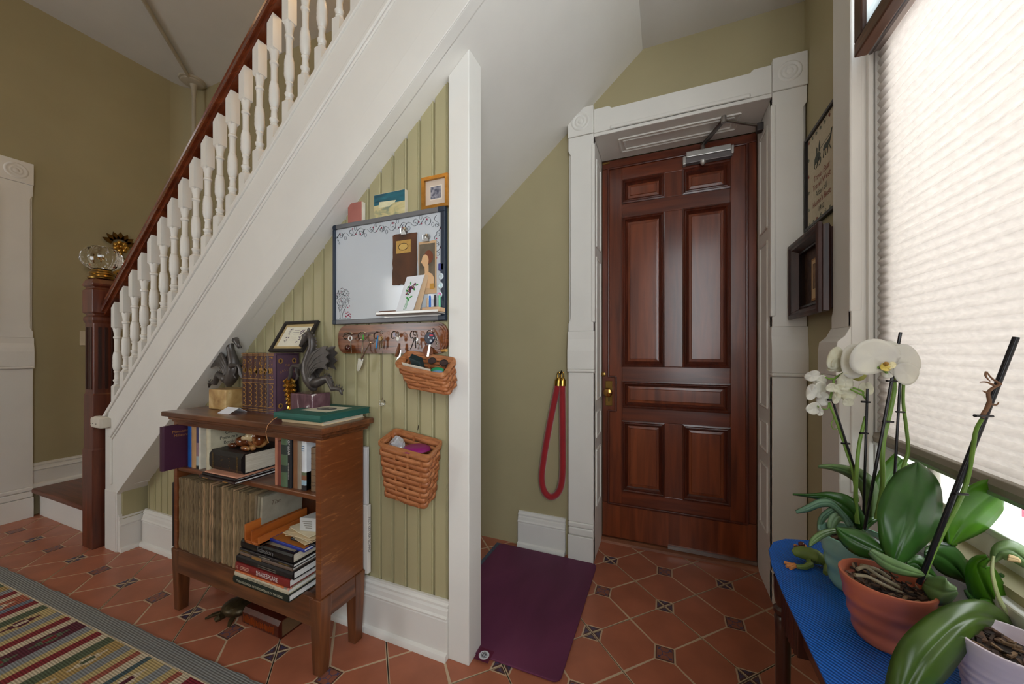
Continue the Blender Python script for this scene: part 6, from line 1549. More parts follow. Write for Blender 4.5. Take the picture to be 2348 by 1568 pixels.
def leaf(parent, ctr, hw, dep, m, cup=.010, tilt=0.0, nm='leaf', org=(1750, 1050, 3.027), mid=.004, th=.0022):
    """a fleshy leaf: centre line and half widths drawn in the photograph, given their own distance, fold and thickness"""
    P = [(org[0] + c[0]/org[2], org[1] + c[1]/org[2], d, h/org[2]) for c, h, d in zip(ctr, hw, dep)]
    S = catmull(P, 6); rows = []; prev = None
    for i, (u, v, d, h) in enumerate(S):
        a, b = S[max(i-1, 0)], S[min(i+1, len(S)-1)]
        tx, ty = b[0]-a[0], b[1]-a[1]; L = math.hypot(tx, ty) or 1
        nx, ny = -ty/L, tx/L; h = max(h, .3)
        row = []
        for s_ in (-1, -.72, -.4, -.12, 0, .12, .4, .72, 1):
            row.append(at(u + nx*h*s_, v + ny*h*s_, d + cup*(s_*s_) + tilt*s_ - (mid if s_ == 0 else 0)*-1))
        rows.append(row)
    b = MB(); n = 9
    b.add([p for r_ in rows for p in r_], [(i*n+j, i*n+j+1, (i+1)*n+j+1, (i+1)*n+j) for i in range(len(rows)-1) for j in range(n-1)])
    return b.build(nm, m, parent, smooth=True, solid=th, angle=180)
def stem(parent, pts, r, m, nm, org=None, n=10):
    P = catmull(pts, 5)
    return MB().tube([at(u, v, d) for u, v, d in P], r if not isinstance(r, (list, tuple)) else [r[0] + (r[1]-r[0])*i/(len(P)-1) for i in range(len(P))], n).build(nm, m, parent, smooth=True)
def pot(parent, cx, cy, z0, h, rb, rt, m, rings=3):
    prof = [(rb*.7, 0), (rb*.95, .001), (rb, .006)]
    for k in range(24):
        f = (k + 1)/25; r_ = rb + (rt - rb)*f**.85
        r_ += .0016*math.sin(f*math.pi*2*rings)*(1 if f < .72 else .15)
        prof.append((r_, .006 + (h - .012)*f))
    prof += [(rt + .001, h - .004), (rt + .0005, h), (rt - .004, h), (rt - .0055, h - .006), (rt - .008, h - .02), (rt*.8, h - .022), (0.0, h - .022)]
    return MB().lathe(prof, (cx, cy, z0), 40, cap=False).build('pot', m, parent, smooth=True, angle=60)
BARK = [mat('bark_%d' % k, c_, .8, var=.3, scale=40) for k, c_ in enumerate(((58, 38, 26), (84, 58, 40), (112, 86, 60), (38, 26, 20)))]
def soil(parent, cx, cy, z, r_, n, seed):
    q = random.Random(seed)
    MB().lathe([(r_, -.006), (r_*.6, 0), (0, .002)], (cx, cy, z), 20, cap=False).build('bark_bed', BARK[3], parent)
    bs = [MB() for _ in range(4)]
    for k in range(n):
        a = q.uniform(0, 6.28); rr = r_*math.sqrt(q.random())*.96; c_ = Vector((cx + rr*math.cos(a), cy + rr*math.sin(a), z + q.uniform(-.002, .005)))
        d = Vector((q.uniform(-1, 1), q.uniform(-1, 1), q.uniform(-.3, .3))).normalized(); L = q.uniform(.004, .012); w = d.cross(Vector((0, 0, 1))).normalized()*q.uniform(.002, .005)
        hh = Vector((0, 0, q.uniform(.0015, .004)))
        bs[k % 4].hexa([c_ - d*L - w, c_ + d*L - w*.6, c_ + d*L + w, c_ - d*L + w*.7, c_ - d*L - w + hh, c_ + d*L - w*.6 + hh, c_ + d*L + w + hh, c_ - d*L + w*.7 + hh])
    for k, b in enumerate(bs):
        o = b.build('bark_chips', BARK[k], parent); o['kind'] = 'stuff'
BLK = mat('stake_black', (26, 24, 30), .25, var=.05)
STG = mat('stem_green', (112, 146, 60), .4, var=.12, scale=30)
def clipring(parent, u, v, d, w=9):
    a, b = at(u - w, v, d), at(u + w, v + 1, d); MB().tube([a, b], [(.0034, .0026)]*2, 8).build('stake_clip', BLK, parent)
# ---- orchid in the green pot
g1 = thing('white_orchid', (.451, 1.165, TZ), 'white flowering orchid in a ribbed pale green pot', 'orchid', 'potted orchids on the table')
pot(g1, .451, 1.165, TZ + .0002, .133, .050, .074, mat('celadon_glaze', (142, 186, 168), .25, var=.06, coat=.5))
soil(g1, .451, 1.165, TZ + .117, .062, 90, 1)
leaf(g1, [(205, 252), (330, 262), (450, 275), (560, 330), (640, 410), (690, 495)], [4, 14, 42, 76, 60, 26], [.99, .98, .96, .94, .93, .925], LF1, .012, .012)
leaf(g1, [(382, 60), (470, 62), (580, 88), (680, 140), (742, 240), (740, 440)], [8, 20, 34, 55, 60, 34], [1.0, .99, .98, .965, .955, .94], LF3, .012, .01)
leaf(g1, [(960, 6), (890, 100), (835, 200), (785, 320), (745, 440)], [62, 78, 70, 44, 20], [1.02, 1.01, .99, .97, .95], LF2, .008, -.01)
leaf(g1, [(228, 375), (310, 348), (400, 312), (500, 330), (620, 470)], [10, 24, 28, 26, 16], [.98, .97, .96, .95, .93], LF4, .006)
leaf(g1, [(388, 512), (400, 440), (440, 388), (520, 356), (600, 470)], [10, 22, 26, 22, 16], [.97, .97, .965, .955, .93], LF4, .006)
leaf(g1, [(470, 520), (480, 450), (520, 400), (580, 420), (630, 500)], [10, 34, 40, 30, 14], [.96, .96, .96, .95, .93], leaf_mat('leaf_milky', (176, 206, 186), .4), .006)
leaf(g1, [(322, 612), (350, 570), (420, 525), (520, 505), (640, 540)], [5, 24, 26, 16, 12], [.86, .87, .885, .90, .91], LF3, .006)
leaf(g1, [(800, 420), (760, 430), (720, 460), (690, 510)], [10, 24, 26, 14], [.94, .93, .93, .92], LF1, .006)
for u0, v0, d0, u1, v1, d1, r_ in ((1982, 1214, .905, 2065, 762, .925, .0034), (1980, 1180, .93, 1989, 891, .95, .0028), (2050, 1120, .97, 2064, 872, .98, .0030), (1968, 1100, .95, 1908, 915, .985, .0026)):
    MB().tube([at(u0, v0, d0), at(u1, v1, d1)], r_, 10).build('stake', BLK, g1, smooth=True)
stem(g1, [(2072, 879, .985), (2071, 923, .985), (2079, 987, .98), (2082, 1035, .975), (2072, 1070, .97), (2060, 1150, .95)], [.0034, .0046], STG, 'flower_stem')
stem(g1, [(2047, 858, .93), (2051, 890, .93), (2043, 936, .93), (2027, 1003, .925), (2023, 1051, .92), (2024, 1115, .915), (2010, 1190, .91)], [.0042, .0056], STG, 'flower_stem')
stem(g1, [(1985, 955, .95), (1970, 1019, .945), (1964, 1083, .94), (1962, 1147, .935), (1966, 1200, .925)], [.0036, .0050], STG, 'flower_stem')
stem(g1, [(1901, 923, .985), (1922, 977, .98), (1941, 1035, .97), (1954, 1075, .96), (1966, 1150, .94)], [.0028, .0036], STG, 'flower_stem')
stem(g1, [(1903, 915, .985), (1911, 885, .985), (1914, 868, .985), (1940, 852, .985), (1954, 843, .985), (1978, 839, .985)], [.003, .0026], STG, 'flower_branch')
stem(g1, [(1914, 868, .985), (1900, 868, .985), (1885, 860, .985)], .0022, STG, 'flower_branch')
stem(g1, [(1956, 842, .985), (1940, 833, .985), (1924, 824, .985)], .0022, STG, 'flower_branch')
stem(g1, [(1985, 915, .955), (1979, 905, .955), (1978, 897, .955), (1957, 889, .955)], .0022, STG, 'flower_branch')
stem(g1, [(1978, 906, .955), (1965, 900, .955), (1950, 892, .955)], .0020, STG, 'flower_branch')
stem(g1, [(2047, 866, .925), (2030, 852, .92), (2012, 842, .915)], .0030, STG, 'flower_branch')
stem(g1, [(1900, 930, .985), (1912, 955, .985), (1906, 972, .985), (1912, 984, .985), (1922, 982, .985)], .0012, STG, 'tendril')
stem(g1, [(1901, 925, .985), (1896, 938, .985), (1880, 935, .985), (1874, 930, .985)], .0014, STG, 'flower_branch')
for u, v, d in ((2045, 873, .92), (2036, 966, .92), (2064, 944, .97), (1985, 921, .945), (1981, 993, .94), (1907, 917, .98), (1939, 1016, .97)): clipring(g1, u, v, d, 12 if d < .93 else 9)
PET = leaf_mat('petal_white', (240, 238, 232), .4, .5, .05, (1, 1, .97)); PETC = leaf_mat('petal_cream', (238, 236, 222), .4, .5, .06, (1, 1, .92))
def petal3(parent, u, v, d, rx, ry, rot, m, cup=.006, tilt=(0, 0), nm='petal'):
    b = MB(); nr, na = 5, 22; vs = [at(u, v, d)]
    ca, sa = math.cos(R(rot)), math.sin(R(rot))
    for i in range(1, nr + 1):
        f = i/nr
        for j in range(na):
            a = 2*math.pi*j/na; w_ = 1 + .05*math.sin(3*a + rot)
            x, y = rx*f*math.cos(a)*w_, ry*f*math.sin(a)*w_
            vs.append(at(u + x*ca - y*sa, v + x*sa + y*ca, d + cup*f*f*math.cos(2*a) + tilt[0]*f*math.cos(a) + tilt[1]*f*math.sin(a) + .0015*math.sin(5*a)*f))
    fs = [(0, 1 + j, 1 + (j+1) % na) for j in range(na)]
    for i in range(nr - 1):
        for j in range(na): fs.append((1 + i*na + j, 1 + (i+1)*na + j, 1 + (i+1)*na + (j+1) % na, 1 + i*na + (j+1) % na))
    return b.add(vs, fs).build(nm, m, parent, smooth=True, solid=.0008, angle=180)
def flower(d, petals, lip=None, m=PET):
    f = MB().ball(at(petals[0][0], petals[0][1], d + .004), .004, n=10, m=6).build('flower', PETC, g1, smooth=True)
    for k, (u, v, rx, ry, rot) in enumerate(petals): petal3(f, u, v, d + .003*(k % 3), rx, ry, rot, m, .005, (.006 if k % 2 else -.006, .004))
    if lip:
        u, v = lip
        petal3(f, u - 2, v + 6, d - .010, 13, 9, 20, mat('lip_yellow', (214, 190, 92), .5, var=.1), .004, nm='lip'); petal3(f, u + 12, v + 2, d - .008, 12, 8, -20, mat('lip_cream', (226, 216, 170), .5), .004, nm='lip_lobe')
        MB().ball(at(u, v - 2, d - .014), .0055, n=10, m=8).build('column', mat('lip_brown', (168, 124, 48), .5), f, smooth=True)
flower(.915, [(2004, 818, 60, 40, -12), (2072, 828, 40, 38, 20), (2040, 806, 30, 24, 0), (2078, 856, 30, 26, 10), (2036, 852, 16, 16, 0)], (2032, 836))
flower(.950, [(1962, 828, 36, 40, 15), (1985, 812, 34, 30, -20), (1960, 845, 24, 20, 0)])
flower(.985, [(1916, 822, 20, 27, 20), (1924, 836, 18, 16, -30), (1908, 846, 12, 6, 0)], None, PETC)
flower(.985, [(1863, 862, 19, 12, -15), (1884, 872, 12, 13, 30), (1872, 878, 9, 6, 0)], None, PET)
flower(.985, [(1861, 899, 14, 19, 15), (1881, 893, 14, 20, 10), (1888, 915, 17, 16, 0), (1866, 936, 18, 14, -15), (1880, 944, 8, 10, 0)], None, PET)
flower(.960, [(1938, 876, 19, 21, 0), (1925, 893, 16, 11, 20), (1946, 902, 22, 17, -10), (1908, 889, 15, 10, 0), (1918, 912, 10, 14, 15), (1945, 922, 14, 10, 0)], None, PETC)
flower(.960, [(1990, 892, 14, 15, 0), (1980, 890, 12, 13, 0)], None, PETC)
MB().ball(at(1968, 858, .965), .017, .015, .018, 16, 10).build('flower_bud', leaf_mat('bud_green', (188, 190, 110), .3, .5), g1, smooth=True)
petal3(g1, 1922, 1008 - 30, 1.0, 8, 8, 0, PET)
# ---- orchid in the terracotta pot
g2 = thing('leafy_orchid', (.427, .979, TZ), 'flowerless orchid with broad leaves in a ribbed terracotta pot', 'orchid', 'potted orchids on the table')
pot(g2, .427, .979, TZ + .0002, .128, .049, .0735, mat('terracotta_pot_glaze', (190, 104, 76), .35, var=.06, coat=.25), 3.5)
soil(g2, .427, .979, TZ + .112, .061, 110, 2)
ROOT = mat('aerial_root', (120, 108, 84), .6, var=.2, scale=50)
for k, pts in enumerate(([(1965, 1305, .74), (1985, 1300, .745), (2015, 1320, .74), (2060, 1345, .735)], [(1960, 1318, .735), (1990, 1322, .735), (2025, 1340, .73), (2090, 1370, .725)], [(1975, 1296, .75), (2010, 1305, .75), (2040, 1325, .745)])): stem(g2, pts, .0034, ROOT, 'aerial_root')
leaf(g2, [(905, 725), (945, 590), (1000, 430), (1040, 260), (1060, 120), (1072, 26)], [60, 150, 218, 206, 140, 5], [.735, .735, .745, .765, .785, .80], LF1, .014, -.006)
leaf(g2, [(1300, 600), (1350, 505), (1425, 405), (1515, 318), (1615, 245), (1692, 225)], [22, 98, 150, 150, 112, 8], [.765, .77, .77, .765, .76, .755], LF2, .012, .01)
leaf(g2, [(507, 483), (580, 540), (690, 600), (830, 660)], [6, 62, 84, 50], [.79, .785, .77, .75], LF1, .010)
leaf(g2, [(742, 645), (850, 722), (980, 775), (1195, 830)], [22, 44, 40, 4], [.690, .70, .715, .735], LF3, .008)
leaf(g2, [(1118, 872), (1190, 905), (1262, 930), (1345, 918)], [34, 92, 92, 22], [.72, .695, .675, .665], LF3, .010)
leaf(g2, [(1120, 660), (1230, 675), (1340, 760), (1418, 868)], [36, 96, 86, 6], [.76, .77, .765, .755], LF1, .012)
leaf(g2, [(1000, 740), (1060, 730), (1120, 780), (1200, 830)], [40, 60, 50, 8], [.745, .745, .74, .735], LF1, .008)
leaf(g2, [(1250, 560), (1300, 570), (1340, 610)], [20, 34, 6], [.79, .785, .78], LF2, .004)
MB().tube([at(2107, 1338, .735), at(2330, 773, .665)], .0047, 12).build('stake', BLK, g2, smooth=True)
stem(g2, [(2252, 960, .672), (2238, 987, .68), (2230, 1035, .69), (2218, 1099, .70), (2200, 1147, .705), (2172, 1200, .715), (2140, 1265, .725), (2118, 1320, .735)], [.0030, .0046], STG, 'flower_stem')
DRY = mat('dry_spike', (128, 92, 66), .7, var=.2, scale=50)
stem(g2, [(2250, 957, .672), (2268, 925, .668), (2267, 898, .668), (2294, 880, .666)], [.0036, .0022], DRY, 'dry_spike')
for pts in ([(2294, 880, .666), (2275, 868, .666), (2262, 852, .666)], [(2280, 884, .666), (2262, 876, .666), (2247, 876, .666)], [(2266, 902, .668), (2253, 896, .668)], [(2268, 926, .668), (2284, 928, .668), (2290, 922, .668)], [(2262, 852, .666), (2260, 862, .666), (2270, 874, .666)]): stem(g2, pts, [.0022, .0008], DRY, 'dry_bract')
for u, v, d, w in ((2255, 953, .668, 20), (2203, 1132, .69, 15)): clipring(g2, u, v, d, w)
# ---- third orchid, nearest, in a pale ribbed pot
g3 = thing('near_orchid', (.525, .845, TZ), 'orchid with arching leaves in a pale ribbed pot nearest the viewer', 'orchid', 'potted orchids on the table')
pot(g3, .525, .845, TZ + .0002, .125, .046, .064, mat('lilac_white_glaze', (206, 190, 200), .35, var=.06), 8)
soil(g3, .525, .845, TZ + .110, .052, 60, 3)
leaf(g3, [(1800, 1240), (1660, 1140), (1510, 1095), (1360, 1150), (1215, 1280), (1090, 1430), (980, 1640)], [12, 60, 110, 158, 200, 205, 150], [.665, .645, .62, .60, .585, .575, .57], leaf_mat('leaf_olive', (72, 98, 36), .25), .014, .008)
leaf(g3, [(1830, 1235), (1750, 1280), (1710, 1420), (1690, 1660)], [30, 110, 150, 170], [.66, .635, .615, .60], LF1, .012)
leaf(g3, [(1800, 1225), (1690, 1110), (1580, 960), (1510, 820), (1490, 740), (1560, 690)], [24, 80, 120, 110, 66, 20], [.68, .69, .70, .705, .70, .69], LF2, .016, -.012)
leaf(g3, [(1590, 720), (1640, 650), (1720, 640), (1800, 690), (1860, 760)], [14, 60, 66, 60, 30], [.695, .685, .68, .675, .67], LF3, .008)
leaf(g3, [(1700, 690), (1760, 705), (1785, 725)], [22, 16, 3], [.672, .668, .666], mat('dry_patch', (206, 176, 128), .7), .002, nm='dry_patch')
leaf(g3, [(1600, 680), (1590, 800), (1640, 980), (1740, 1140), (1810, 1220)], [6, 10, 12, 14, 12], [.685, .682, .675, .668, .662], leaf_mat('leaf_edge', (198, 206, 160), .3), .002, nm='leaf_edge')
leaf(g3, [(1830, 1200), (1760, 1050), (1690, 900), (1640, 800)], [50, 76, 64, 8], [.71, .715, .72, .725], LF1, .010)
leaf(g3, [(1500, 985), (1560, 1010), (1620, 1080), (1700, 1160)], [10, 30, 30, 14], [.70, .695, .69, .68], LF2, .006)
leaf(g3, [(1400, 915), (1430, 960), (1480, 1010), (1560, 1080)], [6, 14, 16, 10], [.71, .705, .70, .69], LF1, .006)

# ================================================================== tree frog figure on the mat
fr = thing('frog_figurine', on_z(1850, 1285, TZ), 'green toy tree frog with orange toes at the end of the blue mat', 'figurine')
def ft(u, v, z): return on_z(u, v, TZ + z)
FGR = ramp_mat('frog_green', [(.3, (92, 112, 46)), (.7, (132, 148, 70))], (1, 1, 1), 25, .5); FOR = mat('frog_orange', (204, 132, 74), .5)
MB().tube([ft(1818, 1268, .020), ft(1826, 1266, .024), ft(1838, 1266, .026), ft(1855, 1270, .026), ft(1872, 1277, .024), ft(1888, 1285, .018)], [.007, .0135, .017, .019, .0195, .013], 14).build('body', FGR, fr, smooth=True)
for u, v in ((1829, 1257), (1838, 1248)): MB().ball(ft(u, v, .030), .0085, n=12, m=8).build('eye', mat('frog_eye', (96, 44, 34), .2), fr, smooth=True)
MB().tube([ft(1856, 1286, .014), ft(1858, 1294, .012), ft(1846, 1300, .008), ft(1826, 1299, .006)], [.008, .0085, .007, .005], 10).build('foreleg', FGR, fr, smooth=True)
for e in ((1798, 1289), (1803, 1298), (1812, 1303), (1820, 1293)): MB().tube([ft(1826, 1297, .005), ft(e[0], e[1], .004)], [.0048, .0042], 8).build('toe', FOR, fr, smooth=True)
MB().tube([ft(1890, 1288, .012), ft(1897, 1298, .010), ft(1893, 1314, .006)], [.010, .008, .006], 8).build('hind_leg', FGR, fr, smooth=True)
for e in ((1822, 1252), (1834, 1250), (1846, 1253)): MB().tube([ft(1840, 1258, .012), ft(e[0], e[1] - 2, .010)], [.005, .0045], 8).build('toe', FOR, fr, smooth=True)
for k in range(4):
    c_ = ft(1862 + k*7, 1287 + k*2.4, .021); MB().tube([c_ + Vector((-.002, 0, .004)), c_ + Vector((.002, 0, .002)), c_ + Vector((-.001, 0, -.001))], .0008, 5).build('side_mark', BLACKP, fr)
# ================================================================== purple mat by the door and the grey pad under it
pad = MB().box(-.972, -.36, 1.30, 2.036, .0012, .0045).build('grey_pad', mat('slate_felt', (84, 94, 108), .95, var=.3, scale=90, bump=.3, bscale=200)); tag(pad, 'blue-grey felt pad peeping out under the purple mat', 'pad')
MAUVE = ramp_mat('purple_foam', [(.25, (82, 28, 58)), (.55, (98, 40, 72)), (.8, (116, 56, 86))], (1, .5, 1), 3.5, .62, .8, 7, bump=.05)
ym = thing('purple_mat', (-.645, 1.64, 0), 'dark purple exercise mat lying on the tiles by the door', 'mat')
pts = stadium(-.945, -.348, 1.250, 2.026, .03)
MB().prism([(x, y, .0048) for x, y in pts], (0, 0, .007)).build('sheet', MAUVE, ym, bevel=.0015)
c0 = on_z(1110, 1502, .012)
MB().box(c0.x - .030, c0.x + .030, c0.y - .028, c0.y + .030, .0117, .0122).build('patch', mat('patch_plum', (88, 14, 48), .6), ym)
MB().lathe([(.0, .0006), (.0205, .0005), (.0205, 0)], (c0.x, c0.y, .0122), 28).build('white_disc', mat('emblem_white', (206, 208, 212), .6), ym)
em = MB()
for q in range(3):
    for (x0, x1, y0, y1) in ((-.0125, .0125, -.0055, .0055), (-.0055, .0055, -.0125, .0125), (-.0125, .0035, -.001, .0085), (-.0035, .0125, -.0085, .001))[:4] if q == 0 else ():
        em.tube([(c0.x + x, c0.y + y, .0130) for x, y in ((x0, y0), (x1, y0), (x1, y1), (x0, y1))], .0008, 5, closed=True)
em.build('emblem', BLACKP, ym)

# ================================================================== red velvet rope
rp = thing('velvet_rope', (-.60, 2.05, .34), 'red velvet barrier rope with brass ends hanging beside the door casing', 'rope')
YRP = 2.050
P = catmull([(1279, 884), (1270, 925), (1258, 985), (1247, 1050), (1242, 1095), (1247, 1124), (1259, 1138), (1273, 1136), (1285, 1118), (1290, 1080), (1290, 1000), (1289, 884)], 5)
MB().tube([on_y(u, v, YRP) for u, v in P], .0195, 14).build('velvet', mat('red_velvet', (150, 8, 20), .75, var=.1, sheen=.6, bump=.05, bscale=300), rp, smooth=True)
for u in (1279.5, 1289): MB().tube([on_y(u, 884, YRP), on_y(u + .6, 872, YRP), on_y(u + 1.2, 866, YRP)], [.0215, .020, .010], 14).build('brass_end', mat('rope_brass', (206, 164, 78), .2, 1), rp, smooth=True)
for u in (1281, 1290): MB().tube([on_y(u + 3*math.cos(a), 860 + 7*math.sin(a), YRP + .006) for a in [k*2*math.pi/14 for k in range(14)]], .0035, 7, closed=True).build('snap_hook', MATS['rope_brass'], rp, smooth=True)
MB().tube([on_y(1284, 856, YB - .004), on_y(1284, 858, YRP - .01), on_y(1288, 850, YRP - .014)], .004, 7).build('wall_hook', DKS, rp, smooth=True)

# ================================================================== striped flat-weave rug
rug = thing('striped_rug', (-2.3, .5, 0), 'flat woven rug with multicoloured cross stripes and grey border', 'rug')
RUGC = {}
def rugm(nm, c_):
    return ramp_mat('rug_' + nm, [(.2, tuple(x*.86 for x in c_)), (.8, c_)], (1, 1, 1), 42, .95, .3, 1.5, 'WAVE', bump=.5, wave_dir='Y')
CO = dict(red=(132, 34, 38), rust=(158, 84, 66), cream=(206, 190, 160), green=(86, 96, 70), ochre=(176, 146, 88), grey=(140, 142, 142), blue=(108, 118, 130), maroon=(88, 24, 40), yellow=(190, 168, 114), teal=(72, 92, 96), orange=(168, 92, 66), crim=(128, 26, 40), bord=(134, 134, 130))
for k in CO: RUGC[k] = rugm(k, CO[k])
ang = math.atan2(.848 - .771, -1.362 + 3.43); ca, sa = math.cos(ang), math.sin(ang)
O0 = Vector((-3.43, .771, 0))
def rg(x, y, z):   # x along the far edge, y away from the edge towards the viewer
    return Vector((O0.x + x*ca + y*sa, O0.y + x*sa - y*ca, z))
def rquad(x0, x1, y0, y1, z0, z1, m, nm, par=rug): return MB().hexa([rg(x0, y0, z0), rg(x1, y0, z0), rg(x1, y1, z0), rg(x0, y1, z0), rg(x0, y0, z1), rg(x1, y0, z1), rg(x1, y1, z1), rg(x0, y1, z1)]).build(nm, m, par)
RW = 1.25
b = MB(); n = 70; vs = []; rr_ = random.Random(17)
for i in range(n + 1):
    x = -.4 + 3.35*i/n; j = rr_.uniform(-.004, .004)
    for y in (j, .065): vs.append(rg(x, y, .0065 + rr_.uniform(-.0006, .0006)))
b.add(vs, [(2*i, 2*i+2, 2*i+3, 2*i+1) for i in range(n)])
b.build('border', RUGC['bord'], rug, solid=.005)
rquad(-.4, 2.95, .064, .070, .003, .0095, RUGC['cream'], 'border_edge')
seq = ['red', 'cream', 'red', 'green', 'ochre', 'grey', 'red', 'cream', 'orange*', 'blue', 'red', 'cream', 'green', 'yellow*', 'grey', 'yellow', 'red', 'cream', 'maroon*', 'grey', 'yellow', 'red', 'cream', 'green', 'ochre*', 'grey', 'yellow', 'rust', 'cream', 'teal', 'yellow*', 'grey', 'yellow', 'rust', 'cream', 'crim*', 'grey', 'yellow', 'red', 'cream', 'green', 'ochre*', 'grey', 'yellow', 'rust', 'cream', 'teal']
wid = {'red': .042, 'cream': .042, 'green': .052, 'ochre': .06, 'grey': .048, 'orange*': .088, 'blue': .036, 'yellow': .036, 'yellow*': .082, 'maroon*': .086, 'ochre*': .074, 'rust': .030, 'teal': .026, 'crim*': .088}
x = .14; mcol = {'orange*': ('cream', 'grey', 'orange'), 'yellow*': ('cream', 'maroon', 'yellow'), 'maroon*': ('green', 'red', 'grey'), 'ochre*': ('cream', 'green', 'cream'), 'crim*': ('green', 'cream', 'red')}
mk = 0
rquad(-.4, x, .067, RW, .003, .0085, RUGC['maroon'], 'stripe')
for s_ in seq:
    w_ = wid[s_]; rquad(x, x + w_, .067, RW, .003, .0085 + rr_.uniform(-.0004, .0004), RUGC[s_.strip('*')], 'stripe')
    if s_ in mcol:
        a, b_, c_ = mcol[s_]; mk += 1
        if mk % 2 == 0 and s_ == 'yellow*': a, b_ = 'maroon', 'cream'
        for q in range(7):
            y0 = .105 + q*.135; xm = x + w_/2; u_ = w_*.42
            for k, (dx, y1, y2) in enumerate(((.16, .0, .11), (.42, .022, .088), (.75, .040, .070))): rquad(xm - u_*dx, xm + u_*dx, y0 + y1, y0 + y2, .0078, .0092 + .0002*k, RUGC[a], 'motif')
            for k, (dx, y1, y2) in enumerate(((.30, .036, .074), )): rquad(xm - u_*dx, xm + u_*dx, y0 + y1, y0 + y2, .0090, .0100, RUGC[b_], 'motif_centre')
    x += w_
tag(rug, rug['label'], 'rug')

# ================================================================== pictures on the right wall
sm = thing('framed_sampler', (.607, 1.866, 1.75), 'black framed cross-stitch sampler with a carriage above the dark picture', 'picture frame')
def sf(a_, b_, d=0.0): return Vector((XR - .001 - d, 2.028 - a_, 1.748 + b_))
framed(sm, sf, .323, .420, .012, .016, FBLK, [(.008, mat('linen_sampler', (196, 184, 158), .85, var=.05, scale=60, bump=.1, bscale=400), 'linen')])
STR = mat('stitch_rose', (150, 92, 82), .8); STG2 = mat('stitch_grey', (120, 126, 112), .8); STK = mat('stitch_dark', (70, 76, 68), .8)
for k, (s_, m_) in enumerate((('Travel East', STR), ('Travel West', STR), ('After all', STG2), ("Home's Best", STR), ('1932', STK))):
    lettering('lettering', s_, .036 if k < 4 else .030, sf(.165, .200 - k*.036, .0062), (0, -1, 0), (0, 0, 1), m_, sm, 'CENTER', .0006)
def sflat(pts, m_, nm): MB().prism([sf(a_, b_, .0062) for a_, b_ in pts], (-.0006, 0, 0)).build(nm, m_, sm)
sflat([(.095, .262), (.150, .262), (.158, .285), (.140, .300), (.110, .300), (.092, .285)], STK, 'carriage_stitch')
for cx_, cz_ in ((.108, .258), (.145, .258)): MB().tube([sf(cx_ + .016*math.cos(a), cz_ + .016*math.sin(a), .0065) for a in [k*2*math.pi/16 for k in range(16)]], .0014, 5, closed=True).build('wheel_stitch', STK, sm)
sflat([(.112, .300), (.124, .300), (.124, .322), (.118, .330), (.112, .322)], STK, 'rider_stitch'); sflat([(.138, .300), (.150, .300), (.150, .325), (.144, .345), (.138, .325)], STK, 'rider_stitch')
sflat([(.190, .275), (.245, .278), (.262, .305), (.272, .330), (.262, .328), (.250, .305), (.232, .300), (.195, .298), (.182, .285)], STK, 'horse_stitch')
for a_, b_ in ((.192, .186), (.205, .21), (.232, .225), (.244, .262)): MB().tube([sf(a_, .276, .0066), sf((a_+b_)/2, .262, .0066), sf(b_, .250, .0066)], .0016, 5).build('horse_leg_stitch', STK, sm)
MB().tube([sf(.150, .305, .0066), sf(.26, .315, .0066)], .0008, 4).build('rein_stitch', STG2, sm)
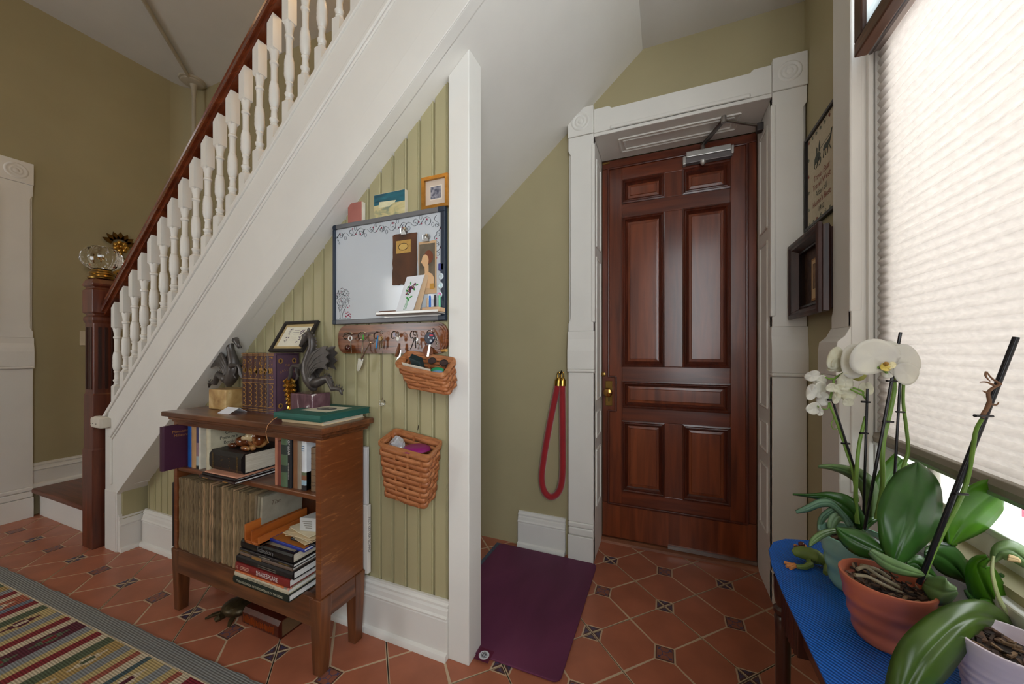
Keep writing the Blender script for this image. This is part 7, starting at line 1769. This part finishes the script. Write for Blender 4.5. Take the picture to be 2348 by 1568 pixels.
for q in range(22):
    t = q/22
    if t < .28: a_, b_ = .030 + .263*(t/.28), .392
    elif t < .5: a_, b_ = .298, .392 - .364*((t - .28)/.22)
    elif t < .78: a_, b_ = .293 - .263*((t - .5)/.28), .024
    else: a_, b_ = .026, .028 + .364*((t - .78)/.22)
    MB().tube([sf(a_ + .009*(1 - k/14)*math.cos(k*.75 + q), b_ + .009*(1 - k/14)*math.sin(k*.75 + q), .0065) for k in range(12)], .0009, 4).build('scroll_stitch', STG2 if q % 5 else STR, sm)
dp = thing('dark_picture_frame', (.575, 1.865, 1.348), 'deep dark walnut framed small print low on the right wall', 'picture frame')
DWN = wood('dark_walnut', (40, 22, 18), (82, 50, 42), 'z', 8, .42)
y0, y1, z0, z1 = 1.676, 2.030, 1.348, 1.690
def frame_ring(prof, nm, m):
    """closed mitred frame from an (inset, x) profile"""
    vs = []; 
    for ins, x_ in prof: vs += [(x_, y1 - ins, z0 + ins), (x_, y0 + ins, z0 + ins), (x_, y0 + ins, z1 - ins), (x_, y1 - ins, z1 - ins)]
    n = len(prof)
    MB().add(vs, [(i*4+j, i*4+(j+1) % 4, ((i+1) % n)*4+(j+1) % 4, ((i+1) % n)*4+j) for i in range(n) for j in range(4)]).build(nm, m, dp)
frame_ring([(.030, .614), (.030, .598), (.018, .594), (.018, .584), (.006, .572), (.010, .556), (.0, .548), (.0, .538), (.006, .534), (.016, .534), (.022, .540), (.030, .541), (.034, .548), (.044, .566), (.046, .614)], 'molded_frame', DWN)
frame_ring([(.046, .574), (.046, .566), (.054, .566), (.054, .574)], 'inner_lip', mat('lip_black', (30, 18, 16), .3))
MB().box(.588, .592, y0 + .044, y1 - .044, z0 + .044, z1 - .044).build('brown_mat', ramp_mat('embossed_mat', [(.35, (44, 28, 22)), (.65, (84, 58, 44))], (1, 1, 1), 50, .5, .4, 4, bump=.4), dp)
cy_, cz_ = 1.842, 1.505
MB().box(.585, .589, cy_ - .055, cy_ + .055, cz_ - .088, cz_ + .088).build('gilt_fillet', mat('gilt_fillet', (170, 124, 72), .5, .3), dp)
MB().box(.5845, .586, cy_ - .047, cy_ + .047, cz_ - .080, cz_ + .080).build('print_sheet', mat('print_cream', (206, 176, 134), .8, var=.06), dp)
MB().box(.5838, .585, cy_ - .036, cy_ + .036, cz_ - .040, cz_ + .066).build('print_image', ramp_mat('sepia_scene', [(.3, (70, 50, 40)), (.55, (140, 112, 86)), (.75, (186, 160, 126))], (1, 1, .6), 30, .8), dp)
